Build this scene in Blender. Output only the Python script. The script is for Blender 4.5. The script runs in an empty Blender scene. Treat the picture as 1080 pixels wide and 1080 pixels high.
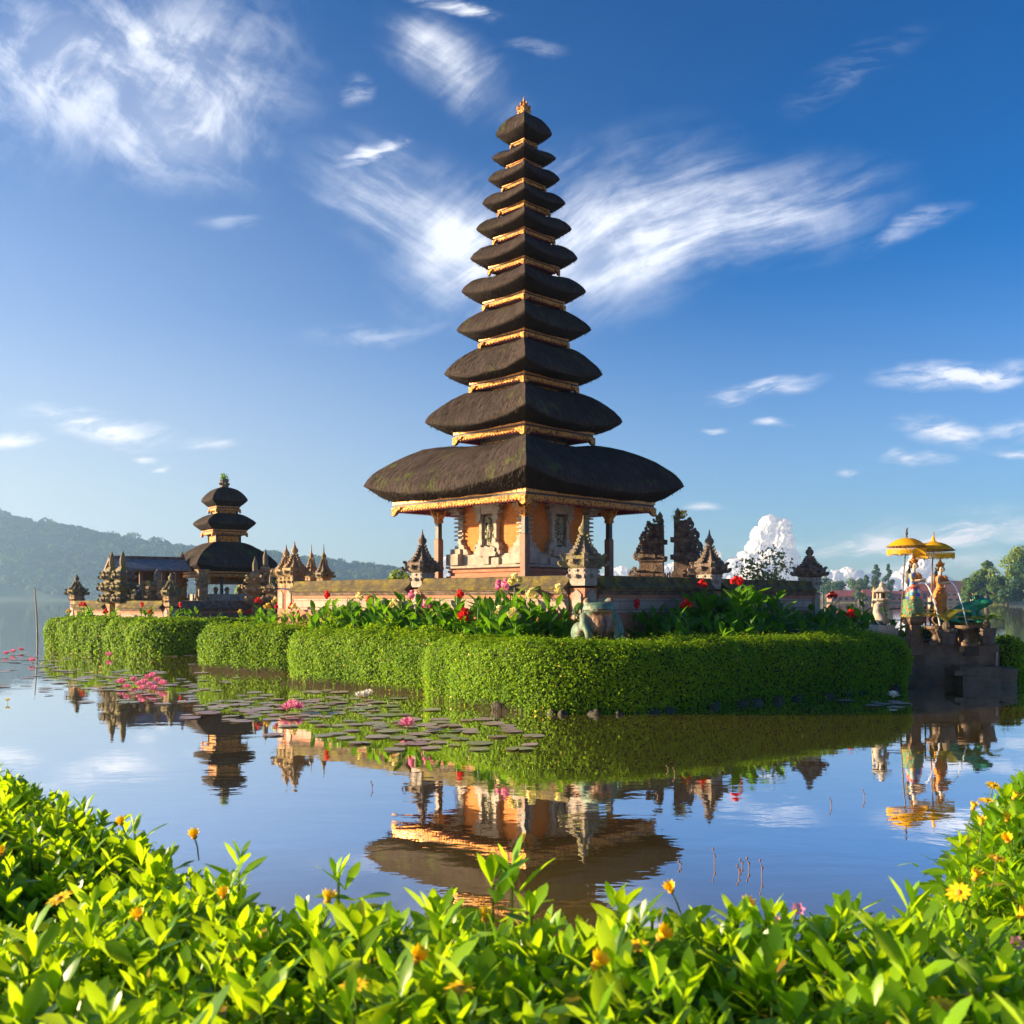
import bpy, bmesh, math, random
import numpy as np
from mathutils import Vector, Matrix, noise
R = math.radians
rnd = random.Random(7)
rng = np.random.default_rng(7)
sc = bpy.context.scene
col = sc.collection

# ------------------------------------------------------------------ camera
CAMH, FPX, HOR = 1.6, 1050.0, 632.0
cd = bpy.data.cameras.new('camera')
cam = bpy.data.objects.new('camera', cd)
col.objects.link(cam)
cam.location = (0, 0, CAMH)
cam.rotation_euler = (R(90), 0, 0)
cd.lens = 35.0
cd.sensor_width = 36.0
cd.shift_y = (HOR - 540) / 1080.0
cd.clip_start = 0.05
cd.clip_end = 30000
cd.dof.use_dof = True
cd.dof.focus_distance = 16.0
cd.dof.aperture_fstop = 13.0
sc.camera = cam

# ------------------------------------------------------------------ light
SUN_AZ = (-0.99, 0.03)
SUN_EL = 13.0
_l = math.hypot(*SUN_AZ)
sdir = Vector((SUN_AZ[0] / _l * math.cos(R(SUN_EL)), SUN_AZ[1] / _l * math.cos(R(SUN_EL)), math.sin(R(SUN_EL))))
sl = bpy.data.lights.new('sun', 'SUN')
sl.energy = 5.0
sl.angle = R(0.5)
sl.color = (1.0, 0.77, 0.46)
so = bpy.data.objects.new('sun', sl)
col.objects.link(so)
so.rotation_euler = (-sdir).to_track_quat('-Z', 'Y').to_euler()
so.location = (-60, 0, 60)
sc.view_settings.view_transform = 'Standard'
sc.view_settings.look = 'None'
sc.view_settings.gamma = 1.0
sc.view_settings.use_curve_mapping = False
sc.view_settings.exposure = 1.8
sc.cycles.use_denoising = True
sc.cycles.max_bounces = 8
sc.cycles.diffuse_bounces = 3
sc.cycles.transmission_bounces = 4
sc.cycles.volume_bounces = 1
sc.cycles.sample_clamp_indirect = 6.0


# ------------------------------------------------------------------ node helper
class NT:
    def __init__(s, tree):
        s.t = tree
        s.n = tree.nodes
        s.k = tree.links

    def new(s, typ, **kw):
        nd = s.n.new(typ)
        for a, v in kw.items():
            setattr(nd, a, v)
        return nd

    def set(s, inp, v):
        if hasattr(v, 'is_linked') or hasattr(v, 'links'):
            s.k.new(v, inp)
        else:
            inp.default_value = v

    def math(s, op, a, b=None, clamp=False):
        nd = s.new('ShaderNodeMath', operation=op, use_clamp=clamp)
        s.set(nd.inputs[0], a)
        if b is not None:
            s.set(nd.inputs[1], b)
        return nd.outputs[0]

    def mix(s, f, a, b, blend='MIX'):
        nd = s.new('ShaderNodeMix', data_type='RGBA', blend_type=blend)
        s.set(nd.inputs[0], f)
        s.set(nd.inputs[6], a)
        s.set(nd.inputs[7], b)
        return nd.outputs[2]

    def ramp(s, f, lo, hi, a=0.0, b=1.0, smooth=True):
        nd = s.new('ShaderNodeMapRange', interpolation_type='SMOOTHSTEP' if smooth else 'LINEAR')
        nd.clamp = True
        s.set(nd.inputs[0], f)
        for i, v in enumerate((lo, hi, a, b)):
            s.set(nd.inputs[1 + i], v)
        return nd.outputs[0]

    def noise(s, vec, scale, detail=4, rough=0.55, dist=0.0):
        nd = s.new('ShaderNodeTexNoise')
        if vec is not None:
            s.k.new(vec, nd.inputs['Vector'])
        nd.inputs['Scale'].default_value = scale
        nd.inputs['Detail'].default_value = detail
        nd.inputs['Roughness'].default_value = rough
        nd.inputs['Distortion'].default_value = dist
        return nd.outputs[0]

    def mapping(s, vec, loc=(0, 0, 0), rot=(0, 0, 0), scale=(1, 1, 1), typ='POINT'):
        nd = s.new('ShaderNodeMapping', vector_type=typ)
        s.k.new(vec, nd.inputs['Vector'])
        nd.inputs['Location'].default_value = loc
        nd.inputs['Rotation'].default_value = rot
        nd.inputs['Scale'].default_value = scale
        return nd.outputs[0]


def c4(c):
    return (c[0], c[1], c[2], 1.0)


# ------------------------------------------------------------------ world: sky and high clouds
def build_world():
    w = bpy.data.worlds.new('World')
    sc.world = w
    w.use_nodes = True
    nt = NT(w.node_tree)
    nt.n.clear()
    out = nt.new('ShaderNodeOutputWorld')
    bg = nt.new('ShaderNodeBackground')
    bg.inputs['Strength'].default_value = 0.060
    nt.k.new(bg.outputs[0], out.inputs[0])
    sky = nt.new('ShaderNodeTexSky', sky_type='NISHITA')
    sky.sun_disc = False
    sky.sun_elevation = R(SUN_EL)
    sky.sun_rotation = math.atan2(SUN_AZ[0], SUN_AZ[1])
    sky.altitude = 1200
    sky.air_density = 1.0
    sky.dust_density = 2.2
    sky.ozone_density = 3.5
    hsv = nt.new('ShaderNodeHueSaturation')
    hsv.inputs['Saturation'].default_value = 1.45
    hsv.inputs['Value'].default_value = 0.62
    gm = nt.new('ShaderNodeGamma')
    gm.inputs['Gamma'].default_value = 1.38
    nt.k.new(sky.outputs[0], gm.inputs['Color'])
    nt.k.new(gm.outputs[0], hsv.inputs['Color'])
    graded = nt.mix(1.0, hsv.outputs[0], c4((.62, .96, .98)), 'MULTIPLY')
    tc = nt.new('ShaderNodeTexCoord')
    sep = nt.new('ShaderNodeSeparateXYZ')
    nt.k.new(tc.outputs['Generated'], sep.inputs[0])
    yy = nt.math('MAXIMUM', sep.outputs[1], 0.06)
    u = nt.math('DIVIDE', sep.outputs[0], yy)
    v = nt.math('DIVIDE', sep.outputs[2], yy)
    cb = nt.new('ShaderNodeCombineXYZ')
    nt.k.new(u, cb.inputs[0])
    nt.k.new(v, cb.inputs[1])
    uv = cb.outputs[0]
    # slow warp of the coordinates so cloud edges wander
    wn = nt.new('ShaderNodeTexNoise')
    nt.k.new(uv, wn.inputs['Vector'])
    wn.inputs['Scale'].default_value = 9.0
    wn.inputs['Detail'].default_value = 4.0
    wsub = nt.new('ShaderNodeVectorMath', operation='SUBTRACT')
    nt.k.new(wn.outputs['Color'], wsub.inputs[0])
    wsub.inputs[1].default_value = (.5, .5, .5)
    wsc = nt.new('ShaderNodeVectorMath', operation='SCALE')
    nt.k.new(wsub.outputs[0], wsc.inputs[0])
    wsc.inputs['Scale'].default_value = 0.05
    wad = nt.new('ShaderNodeVectorMath', operation='ADD')
    nt.k.new(uv, wad.inputs[0])
    nt.k.new(wsc.outputs[0], wad.inputs[1])
    wuv = wad.outputs[0]

    def ell(cx, cy, a, b, rot, wgt, src):
        m = nt.mapping(src, ((cx - 540) / 1050, (632 - cy) / 1050, 0), (0, 0, R(rot)), (a / 1050, b / 1050, 1), 'TEXTURE')
        ln = nt.new('ShaderNodeVectorMath', operation='LENGTH')
        nt.k.new(m, ln.inputs[0])
        return nt.ramp(ln.outputs['Value'], 1.0, 0.0, 0.0, wgt)

    def union(lst, src):
        o = None
        for e in lst:
            x = ell(*e, src)
            o = x if o is None else nt.math('ADD', o, x)
        return o

    def wisp(n, msk, lo, hi, gain, veil):
        # fibres inside a soft-edged patch, plus a thin veil between them
        m1 = nt.math('MINIMUM', msk, 1.15)
        f = nt.math('MULTIPLY', m1, nt.ramp(n, lo, hi))
        v_ = nt.math('MULTIPLY', nt.math('MULTIPLY', m1, m1), veil)
        return nt.math('MINIMUM', nt.math('ADD', nt.math('MULTIPLY', f, gain), v_), .80)

    # gentler warp for the fibres themselves
    fsc = nt.new('ShaderNodeVectorMath', operation='SCALE')
    nt.k.new(wsub.outputs[0], fsc.inputs[0])
    fsc.inputs['Scale'].default_value = 0.016
    fad = nt.new('ShaderNodeVectorMath', operation='ADD')
    nt.k.new(uv, fad.inputs[0])
    nt.k.new(fsc.outputs[0], fad.inputs[1])
    fuv = fad.outputs[0]
    def fib(rot, sx, sy, loc, det=10, rough=.66, dist=.3):
        # noise drawn out along direction rot (degrees)
        return nt.noise(nt.mapping(fuv, loc, (0, 0, R(rot)), (1 / sx, 1 / sy, 1), 'TEXTURE'), 1.0, det, rough, dist)

    # soft mottled bank, upper left
    A = union([(120, 70, 250, 150, -12, .8), (225, 75, 150, 130, 10, .4), (190, 155, 140, 65, -12, .6), (10, 60, 170, 160, 0, .35)], wuv)
    nA1 = fib(-35, 9, 13, (3.1, 1.7, 0), 11, .62, .5)
    nA2 = fib(58, 9, 42, (1.1, 4.7, 0), 8, .64, .3)
    nA = nt.math('ADD', nt.math('MULTIPLY', nA1, .80), nt.math('MULTIPLY', nA2, .20))
    dA = wisp(nA, A, .40, .66, .70, .20)
    # streaked wings of cirrus in the middle
    B = union([(770, 228, 235, 78, 9, 1.0), (640, 215, 190, 100, 18, .6), (610, 285, 190, 85, 14, .9), (450, 225, 190, 75, -28, 1.0),
               (470, 280, 90, 90, 0, .5), (480, 75, 115, 52, -38, .95), (440, 45, 60, 35, -20, .5)], wuv)
    nB = nt.mix(nt.ramp(u, -.16, .02), fib(-30, 7, 34, (0, 0, 0)), nt.mix(nt.ramp(u, .02, .2), fib(38, 7, 36, (2, 1, 0)), fib(17, 6, 38, (5, 3, 0))))
    nB2 = nt.noise(fuv, 11.0, 8, .62, .3)
    nBB = nt.math('ADD', nt.math('MULTIPLY', nB, .62), nt.math('MULTIPLY', nB2, .38))
    dB = wisp(nBB, B, .40, .64, .58, .22)
    # small low streaks
    S = union([(110, 449, 110, 22, -6, 1.0), (215, 470, 45, 9, -4, .9), (8, 466, 45, 10, 0, .9), (800, 410, 85, 14, 4, .9), (1015, 392, 120, 20, 8, 1.0),
               (1000, 457, 70, 24, -6, .9), (968, 487, 45, 10, 0, 1.0), (1075, 450, 40, 18, 0, 1.0), (1066, 478, 30, 8, 0, .8), (394, 155, 52, 15, 18, .95),
               (372, 92, 26, 22, 40, .5), (480, 8, 62, 13, -12, .95), (965, 240, 75, 17, 24, .36), (900, 75, 110, 26, 30, .16), (565, 48, 45, 12, 0, .3),
               (240, 232, 50, 10, 8, .3), (158, 477, 20, 6, 0, .8), (172, 490, 16, 6, 0, .8), (818, 449, 24, 6, 0, .8), (760, 451, 22, 5, 0, .7),
               (893, 503, 18, 6, 0, .7), (735, 534, 30, 7, 6, .8), (400, 350, 110, 16, 4, .28), (1040, 560, 190, 26, 3, .75), (930, 572, 200, 14, 0, .8), (1000, 596, 160, 16, 0, .6)], wuv)
    nS = fib(8, 16, 58, (5, 2, 0), 9, .66, .35)
    dS = wisp(nS, S, .38, .66, .95, .16)
    front = nt.ramp(sep.outputs[1], 0.06, 0.25)
    dens = nt.math('MAXIMUM', nt.math('MAXIMUM', dA, dB), dS)
    # loose cirrus all over the rest of the dome so other views are not bare
    dome = nt.noise(nt.mapping(tc.outputs['Generated'], (0, 0, 0), (0, 0, .4), (2, 5, 7)), 1.0, 7, .6, .8)
    dD = nt.math('MULTIPLY', nt.ramp(dome, .58, .8), .5)
    dens = nt.mix(front, dD, dens)
    dens = nt.math('MULTIPLY', dens, nt.ramp(sep.outputs[2], -.01, .03))
    cc = nt.mix(nt.ramp(v, 0.0, .35), c4((6.6, 6.0, 5.7)), c4((6.2, 6.35, 6.7)))
    # thin bright veil of high haze spreading from the sun's side of the sky
    sdot = nt.new('ShaderNodeVectorMath', operation='DOT_PRODUCT')
    nt.k.new(tc.outputs['Generated'], sdot.inputs[0])
    sdot.inputs[1].default_value = (SUN_AZ[0], SUN_AZ[1], 0)
    veil = nt.math('MULTIPLY', nt.ramp(sdot.outputs['Value'], -.25, .75, 0, .74), nt.ramp(sep.outputs[2], .58, .05, .0, 1.0))
    lowv = nt.ramp(sep.outputs[2], .34, .0, 0, .46)
    veil = nt.math('MAXIMUM', veil, nt.math('ADD', nt.math('MULTIPLY', veil, .8), lowv))
    base = nt.mix(veil, graded, c4((3.5, 3.6, 3.7)))
    fin = nt.mix(dens, base, cc)
    nt.k.new(fin, bg.inputs['Color'])


build_world()


# ------------------------------------------------------------------ materials
def mat(name, c1, c2=None, scale=6.0, rough=.8, bump=0.0, bscale=30.0, metal=0.0, moss=None, moss_lo=.5, moss_hi=.65, moss_scale=2.5, spec=.5,
        streak=None, island=0.0, coords='Object', detail=6, stain=None):
    m = bpy.data.materials.new(name)
    m.use_nodes = True
    nt = NT(m.node_tree)
    bs = nt.n['Principled BSDF']
    tc = nt.new('ShaderNodeTexCoord')
    vec = tc.outputs[coords]
    if streak:
        vec = nt.mapping(vec, scale=streak)
    colr = c4(c1)
    if c2:
        n = nt.noise(vec, scale, detail, .6)
        colr = nt.mix(nt.ramp(n, .32, .68), c4(c1), c4(c2))
    if stain:
        n = nt.noise(nt.mapping(tc.outputs[coords], (9, 4, 2), (0, 0, 0), (1, 1, .4)), stain[1], 6, .65)
        colr = nt.mix(nt.ramp(n, .5, .72, 0, stain[2]), colr, c4(stain[0]))
    if moss:
        n = nt.noise(nt.mapping(tc.outputs[coords], (3, 1, 7)), moss_scale, 7, .68)
        colr = nt.mix(nt.ramp(n, moss_lo, moss_hi), colr, c4(moss))
    if island:
        g = nt.new('ShaderNodeNewGeometry')
        hs = nt.new('ShaderNodeHueSaturation')
        nt.set(hs.inputs['Color'], colr)
        nt.set(hs.inputs['Value'], nt.ramp(g.outputs['Random Per Island'], 0, 1, 1 - island, 1 + island, False))
        nt.set(hs.inputs['Hue'], nt.ramp(g.outputs['Random Per Island'], 0, 1, .5 - island * .05, .5 + island * .05, False))
        colr = hs.outputs[0]
    nt.set(bs.inputs['Base Color'], colr)
    bs.inputs['Roughness'].default_value = rough
    bs.inputs['Metallic'].default_value = metal
    bs.inputs['Specular IOR Level'].default_value = spec
    if bump:
        b = nt.new('ShaderNodeBump')
        b.inputs['Strength'].default_value = bump
        b.inputs['Distance'].default_value = .03
        nt.k.new(nt.noise(vec, bscale, 5, .6), b.inputs['Height'])
        nt.k.new(b.outputs[0], bs.inputs['Normal'])
    return m


def leaf_mat(name, c1, c2, trans, tcol, rough=.45, val=.35, nscale=1.5, spec=.4, dry=0.0):
    m = bpy.data.materials.new(name)
    m.use_nodes = True
    nt = NT(m.node_tree)
    bs = nt.n['Principled BSDF']
    out = nt.n['Material Output']
    g = nt.new('ShaderNodeNewGeometry')
    tc = nt.new('ShaderNodeTexCoord')
    n = nt.noise(tc.outputs['Object'], nscale, 3)
    f = nt.math('ADD', nt.math('MULTIPLY', nt.ramp(n, .35, .65), .5), nt.math('MULTIPLY', g.outputs['Random Per Island'], .5))
    base = nt.mix(f, c4(c1), c4(c2))
    hs = nt.new('ShaderNodeHueSaturation')
    nt.set(hs.inputs['Color'], base)
    nt.set(hs.inputs['Value'], nt.ramp(g.outputs['Random Per Island'], 0, 1, 1 - val, 1 + val, False))
    outc = hs.outputs[0]
    if dry:
        # a few yellowed and browned leaves, and small brown spots
        spot = nt.ramp(nt.noise(tc.outputs['Object'], 160, 3, .6), .68, .74, 0, .7)
        outc = nt.mix(spot, outc, c4((.16, .10, .02)))
        outc = nt.mix(nt.ramp(g.outputs['Random Per Island'], 1 - dry, 1 - dry + .004, 0, .85), outc, c4((.34, .17, .03)))
    nt.k.new(outc, bs.inputs['Base Color'])
    bs.inputs['Roughness'].default_value = rough
    bs.inputs['Specular IOR Level'].default_value = spec
    tr = nt.new('ShaderNodeBsdfTranslucent')
    tr.inputs['Color'].default_value = c4(tcol)
    ms = nt.new('ShaderNodeMixShader')
    ms.inputs[0].default_value = trans
    nt.k.new(bs.outputs[0], ms.inputs[1])
    nt.k.new(tr.outputs[0], ms.inputs[2])
    nt.k.new(ms.outputs[0], out.inputs['Surface'])
    return m


def carved_mat(name, c_hi, c_lo, scale, rough=.45, metal=.35, bump=.9):
    """gilded carving: raised gold scrolls over a dark ground"""
    m = bpy.data.materials.new(name)
    m.use_nodes = True
    nt = NT(m.node_tree)
    bs = nt.n['Principled BSDF']
    tc = nt.new('ShaderNodeTexCoord')
    vo = nt.new('ShaderNodeTexVoronoi', feature='SMOOTH_F1')
    vo.inputs['Scale'].default_value = scale
    vo.inputs['Smoothness'].default_value = .4
    nt.k.new(tc.outputs['Object'], vo.inputs['Vector'])
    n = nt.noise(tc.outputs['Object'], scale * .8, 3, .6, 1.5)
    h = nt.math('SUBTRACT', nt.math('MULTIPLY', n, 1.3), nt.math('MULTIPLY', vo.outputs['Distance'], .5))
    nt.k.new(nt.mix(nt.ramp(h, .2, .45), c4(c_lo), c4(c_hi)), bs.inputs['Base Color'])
    bs.inputs['Roughness'].default_value = rough
    bs.inputs['Metallic'].default_value = metal
    b = nt.new('ShaderNodeBump')
    b.inputs['Strength'].default_value = bump
    b.inputs['Distance'].default_value = .03
    nt.k.new(h, b.inputs['Height'])
    nt.k.new(b.outputs[0], bs.inputs['Normal'])
    return m


def brick_mat(name, c1, c2, mortar, scale):
    m = bpy.data.materials.new(name)
    m.use_nodes = True
    nt = NT(m.node_tree)
    bs = nt.n['Principled BSDF']
    tc = nt.new('ShaderNodeTexCoord')
    sp = nt.new('ShaderNodeSeparateXYZ')
    nt.k.new(tc.outputs['Object'], sp.inputs[0])
    cb = nt.new('ShaderNodeCombineXYZ')
    nt.k.new(nt.math('ADD', sp.outputs[0], sp.outputs[1]), cb.inputs[0])
    nt.k.new(sp.outputs[2], cb.inputs[1])
    br = nt.new('ShaderNodeTexBrick')
    nt.k.new(cb.outputs[0], br.inputs['Vector'])
    br.inputs['Color1'].default_value = c4(c1)
    br.inputs['Color2'].default_value = c4(c2)
    br.inputs['Mortar'].default_value = c4(mortar)
    br.inputs['Scale'].default_value = scale
    br.inputs['Mortar Size'].default_value = .012
    br.inputs['Row Height'].default_value = .18
    n = nt.noise(tc.outputs['Object'], 5, 6, .65)
    cc = nt.mix(nt.ramp(n, .45, .75, 0, .45), br.outputs['Color'], c4([x * .55 for x in c1]))
    nt.k.new(cc, bs.inputs['Base Color'])
    bs.inputs['Roughness'].default_value = .85
    b = nt.new('ShaderNodeBump')
    b.inputs['Strength'].default_value = .4
    b.inputs['Distance'].default_value = .01
    nt.k.new(nt.math('SUBTRACT', nt.noise(tc.outputs['Object'], 40, 4), br.outputs['Fac']), b.inputs['Height'])
    nt.k.new(b.outputs[0], bs.inputs['Normal'])
    return m


def thatch_mat(name, moss_amt):
    m = bpy.data.materials.new(name)
    m.use_nodes = True
    nt = NT(m.node_tree)
    bs = nt.n['Principled BSDF']
    tc = nt.new('ShaderNodeTexCoord')
    uv = tc.outputs['UV']
    ob = tc.outputs['Object']
    fib = nt.noise(nt.mapping(uv, scale=(34, 2.2, 1)), 1.0, 7, .7, .3)
    fine = nt.noise(nt.mapping(uv, scale=(110, 7, 1)), 1.0, 3, .6)
    big = nt.noise(ob, 1.1, 5, .6)
    f = nt.math('ADD', nt.math('MULTIPLY', fib, .6), nt.math('MULTIPLY', fine, .4))
    base = nt.mix(nt.ramp(f, .34, .66), c4((.014, .010, .010)), c4((.105, .074, .063)))
    base = nt.mix(nt.ramp(big, .4, .7, 0, .55), base, c4((.028, .021, .018)))
    sp = nt.new('ShaderNodeSeparateXYZ')
    nt.k.new(uv, sp.inputs[0])
    g = nt.noise(nt.mapping(ob, (4, 2, 9)), 1.6, 8, .7)
    g2 = nt.math('ADD', g, nt.math('MULTIPLY', nt.noise(nt.mapping(uv, scale=(5, .9, 1)), 1.0, 4), .35))
    mossf = nt.ramp(g2, .74 - moss_amt * .1, .9 - moss_amt * .06, 0, .8)
    base = nt.mix(mossf, base, c4((.085, .10, .028)))
    lich = nt.noise(ob, 26, 2, .5)
    base = nt.mix(nt.ramp(lich, .72, .76, 0, .6), base, c4((.22, .2, .15)))
    # the cut ends of the palm fibre (v below zero) are dark, with underside shade painted in too
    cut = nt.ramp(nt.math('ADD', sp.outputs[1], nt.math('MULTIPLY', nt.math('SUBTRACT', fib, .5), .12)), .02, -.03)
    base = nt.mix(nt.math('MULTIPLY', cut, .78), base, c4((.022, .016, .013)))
    nt.k.new(base, bs.inputs['Base Color'])
    bs.inputs['Roughness'].default_value = .95
    bs.inputs['Specular IOR Level'].default_value = .12
    b = nt.new('ShaderNodeBump')
    b.inputs['Strength'].default_value = .9
    b.inputs['Distance'].default_value = .05
    nt.k.new(f, b.inputs['Height'])
    nt.k.new(b.outputs[0], bs.inputs['Normal'])
    return m


M = {}
M['thatch'] = thatch_mat('thatch', .25)
M['thatch_mossy'] = thatch_mat('thatch_mossy', 1.2)
M['gold'] = carved_mat('gilded_carving', (.60, .24, .028), (.11, .028, .010), 20, .42, .3)
M['gold_plain'] = mat('gilded_line', (.62, .25, .03), (.30, .10, .018), 14, .38, .2, 40, .35)
M['dark_line'] = mat('dark_moulding', (.035, .018, .012), (.06, .03, .02), 12, .6)
M['soffit'] = mat('soffit_boards', (.07, .032, .018), (.13, .055, .03), 4, .7, .3, 20, streak=(1, 14, 1))
M['dark_wood'] = mat('dark_wood', (.028, .018, .013), (.06, .038, .026), 8, .5, .2, 40, streak=(8, 8, 1))
M['brown_wood'] = mat('brown_wood', (.14, .065, .035), (.24, .12, .065), 8, .6, .25, 40, streak=(8, 8, 1))
M['fringe'] = mat('pink_fringe', (.30, .03, .07), (.08, .015, .04), 30, .8)
M['stone'] = mat('grey_carved_stone', (.30, .24, .19), (.42, .34, .27), 5, .85, .5, 30, stain=((.13, .10, .075), 4, .7))
M['relief'] = carved_mat('relief_stone', (.34, .30, .20), (.06, .05, .035), 15, .8, 0, 1.0)
M['orange'] = brick_mat('orange_brick', (.60, .185, .028), (.50, .145, .022), (.36, .12, .03), 3.2)
M['red_brick'] = brick_mat('red_brick', (.36, .12, .06), (.44, .17, .09), (.25, .15, .10), 3.0)
M['moss_stone'] = mat('mossy_stone', (.11, .085, .065), (.25, .19, .13), 7, .95, .8, 24, moss=(.20, .165, .03), moss_lo=.46, moss_hi=.64, moss_scale=3.0)
M['dark_stone'] = mat('weathered_dark_stone', (.085, .06, .048), (.23, .16, .12), 7, .95, .9, 22, moss=(.12, .12, .04), moss_lo=.56, moss_hi=.72, stain=((.26, .10, .06), 3, .45))
M['gold_stone'] = mat('weathered_brown_stone', (.24, .14, .075), (.42, .28, .15), 8, .95, .9, 24, moss=(.15, .14, .03), moss_lo=.5, moss_hi=.66)
M['coping'] = mat('mossy_coping', (.065, .048, .026), (.14, .10, .035), 6, .95, .9, 40, moss=(.21, .155, .012), moss_lo=.47, moss_hi=.66, moss_scale=4.5, stain=((.04, .03, .022), 5, .85))
M['stucco'] = brick_mat('pale_stone_blocks', (.42, .30, .23), (.35, .25, .195), (.20, .14, .10), 1.15)
M['white_stone'] = mat('pale_stone', (.38, .31, .26), (.27, .21, .17), 8, .85, .5, 30, stain=((.08, .07, .045), 6, .7))
M['pavilion_roof'] = mat('grey_shingle', (.11, .10, .11), (.21, .20, .21), 9, .6, .5, 30, streak=(1, 1, 1), stain=((.40, .38, .38), 6, .5))
M['leaf_hedge'] = leaf_mat('hedge_leaves', (.065, .165, .005), (.19, .31, .008), .38, (.38, .58, .008), .6, .4, .8, .14, .012)
M['leaf_pale'] = leaf_mat('pale_shrub_leaves', (.12, .17, .04), (.22, .24, .06), .3, (.35, .4, .08), .6, .3)
M['leaf_hedge_dark'] = leaf_mat('hedge_leaves_dark', (.05, .115, .012), (.105, .19, .016), .28, (.2, .34, .02), .5, .4)
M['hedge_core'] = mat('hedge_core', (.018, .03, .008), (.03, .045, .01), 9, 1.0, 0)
M['canna'] = leaf_mat('canna_leaves', (.03, .115, .012), (.09, .22, .012), .36, (.22, .50, .01), .4, .35, 2.0, .3)
M['ground_cover'] = leaf_mat('ground_cover_leaves', (.055, .17, .005), (.215, .37, .008), .48, (.58, .83, .008), .32, .4, 5.0, .35, .035)
M['stem'] = leaf_mat('plant_stem', (.10, .17, .03), (.14, .19, .04), .2, (.2, .3, .04))
M['red_petal'] = leaf_mat('red_petals', (.70, .01, .015), (.80, .03, .02), .3, (.8, .03, .02))
M['yellow_petal'] = leaf_mat('yellow_petals', (.85, .58, .04), (.88, .68, .16), .3, (.9, .6, .05))
M['cream_petal'] = leaf_mat('cream_petals', (.82, .70, .24), (.85, .78, .42), .3, (.9, .75, .2))
M['pink_petal'] = leaf_mat('pink_petals', (.80, .16, .34), (.86, .34, .50), .3, (.9, .3, .45))
M['orange_petal'] = leaf_mat('orange_petals', (.92, .52, .006), (.95, .64, .012), .35, (.95, .6, .006))
M['white_petal'] = leaf_mat('white_petals', (.8, .76, .68), (.85, .82, .75), .3, (.8, .76, .6))
M['soil'] = mat('dark_soil', (.045, .03, .018), (.09, .065, .035), 5, 1.0, .6, 20, moss=(.06, .075, .02))
M['rock'] = mat('shore_rock', (.022, .017, .013), (.06, .048, .038), 6, .85, .7, 14, moss=(.07, .075, .025))
M['trunk'] = mat('bark', (.07, .05, .035), (.13, .10, .07), 9, .95, .6, 20)


# ------------------------------------------------------------------ mesh helpers
def at(px, py, d):
    return Vector(((px - 540) / FPX * d, d, CAMH + (HOR - py) / FPX * d))


def atz(px, z, d):
    return Vector(((px - 540) / FPX * d, d, z))


def tag(o, label=None, cat=None, group=None, kind=None):
    if label:
        o['label'] = label
    if cat:
        o['category'] = cat
    if group:
        o['group'] = group
    if kind:
        o['kind'] = kind
    return o


def empty(name, loc=(0, 0, 0), rz=0.0):
    o = bpy.data.objects.new(name, None)
    o.empty_display_size = .2
    col.objects.link(o)
    o.location = loc
    o.rotation_euler = (0, 0, rz)
    return o


KIDS = {}


def link(o, parent=None):
    col.objects.link(o)
    if parent is not None:
        o.parent = parent
        KIDS.setdefault(parent.name, []).append(o)
    return o


def copy_tree(o, parent=None):
    c = o.copy()
    link(c, parent)
    for ch in list(KIDS.get(o.name, [])):
        copy_tree(ch, c)
    return c


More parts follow.
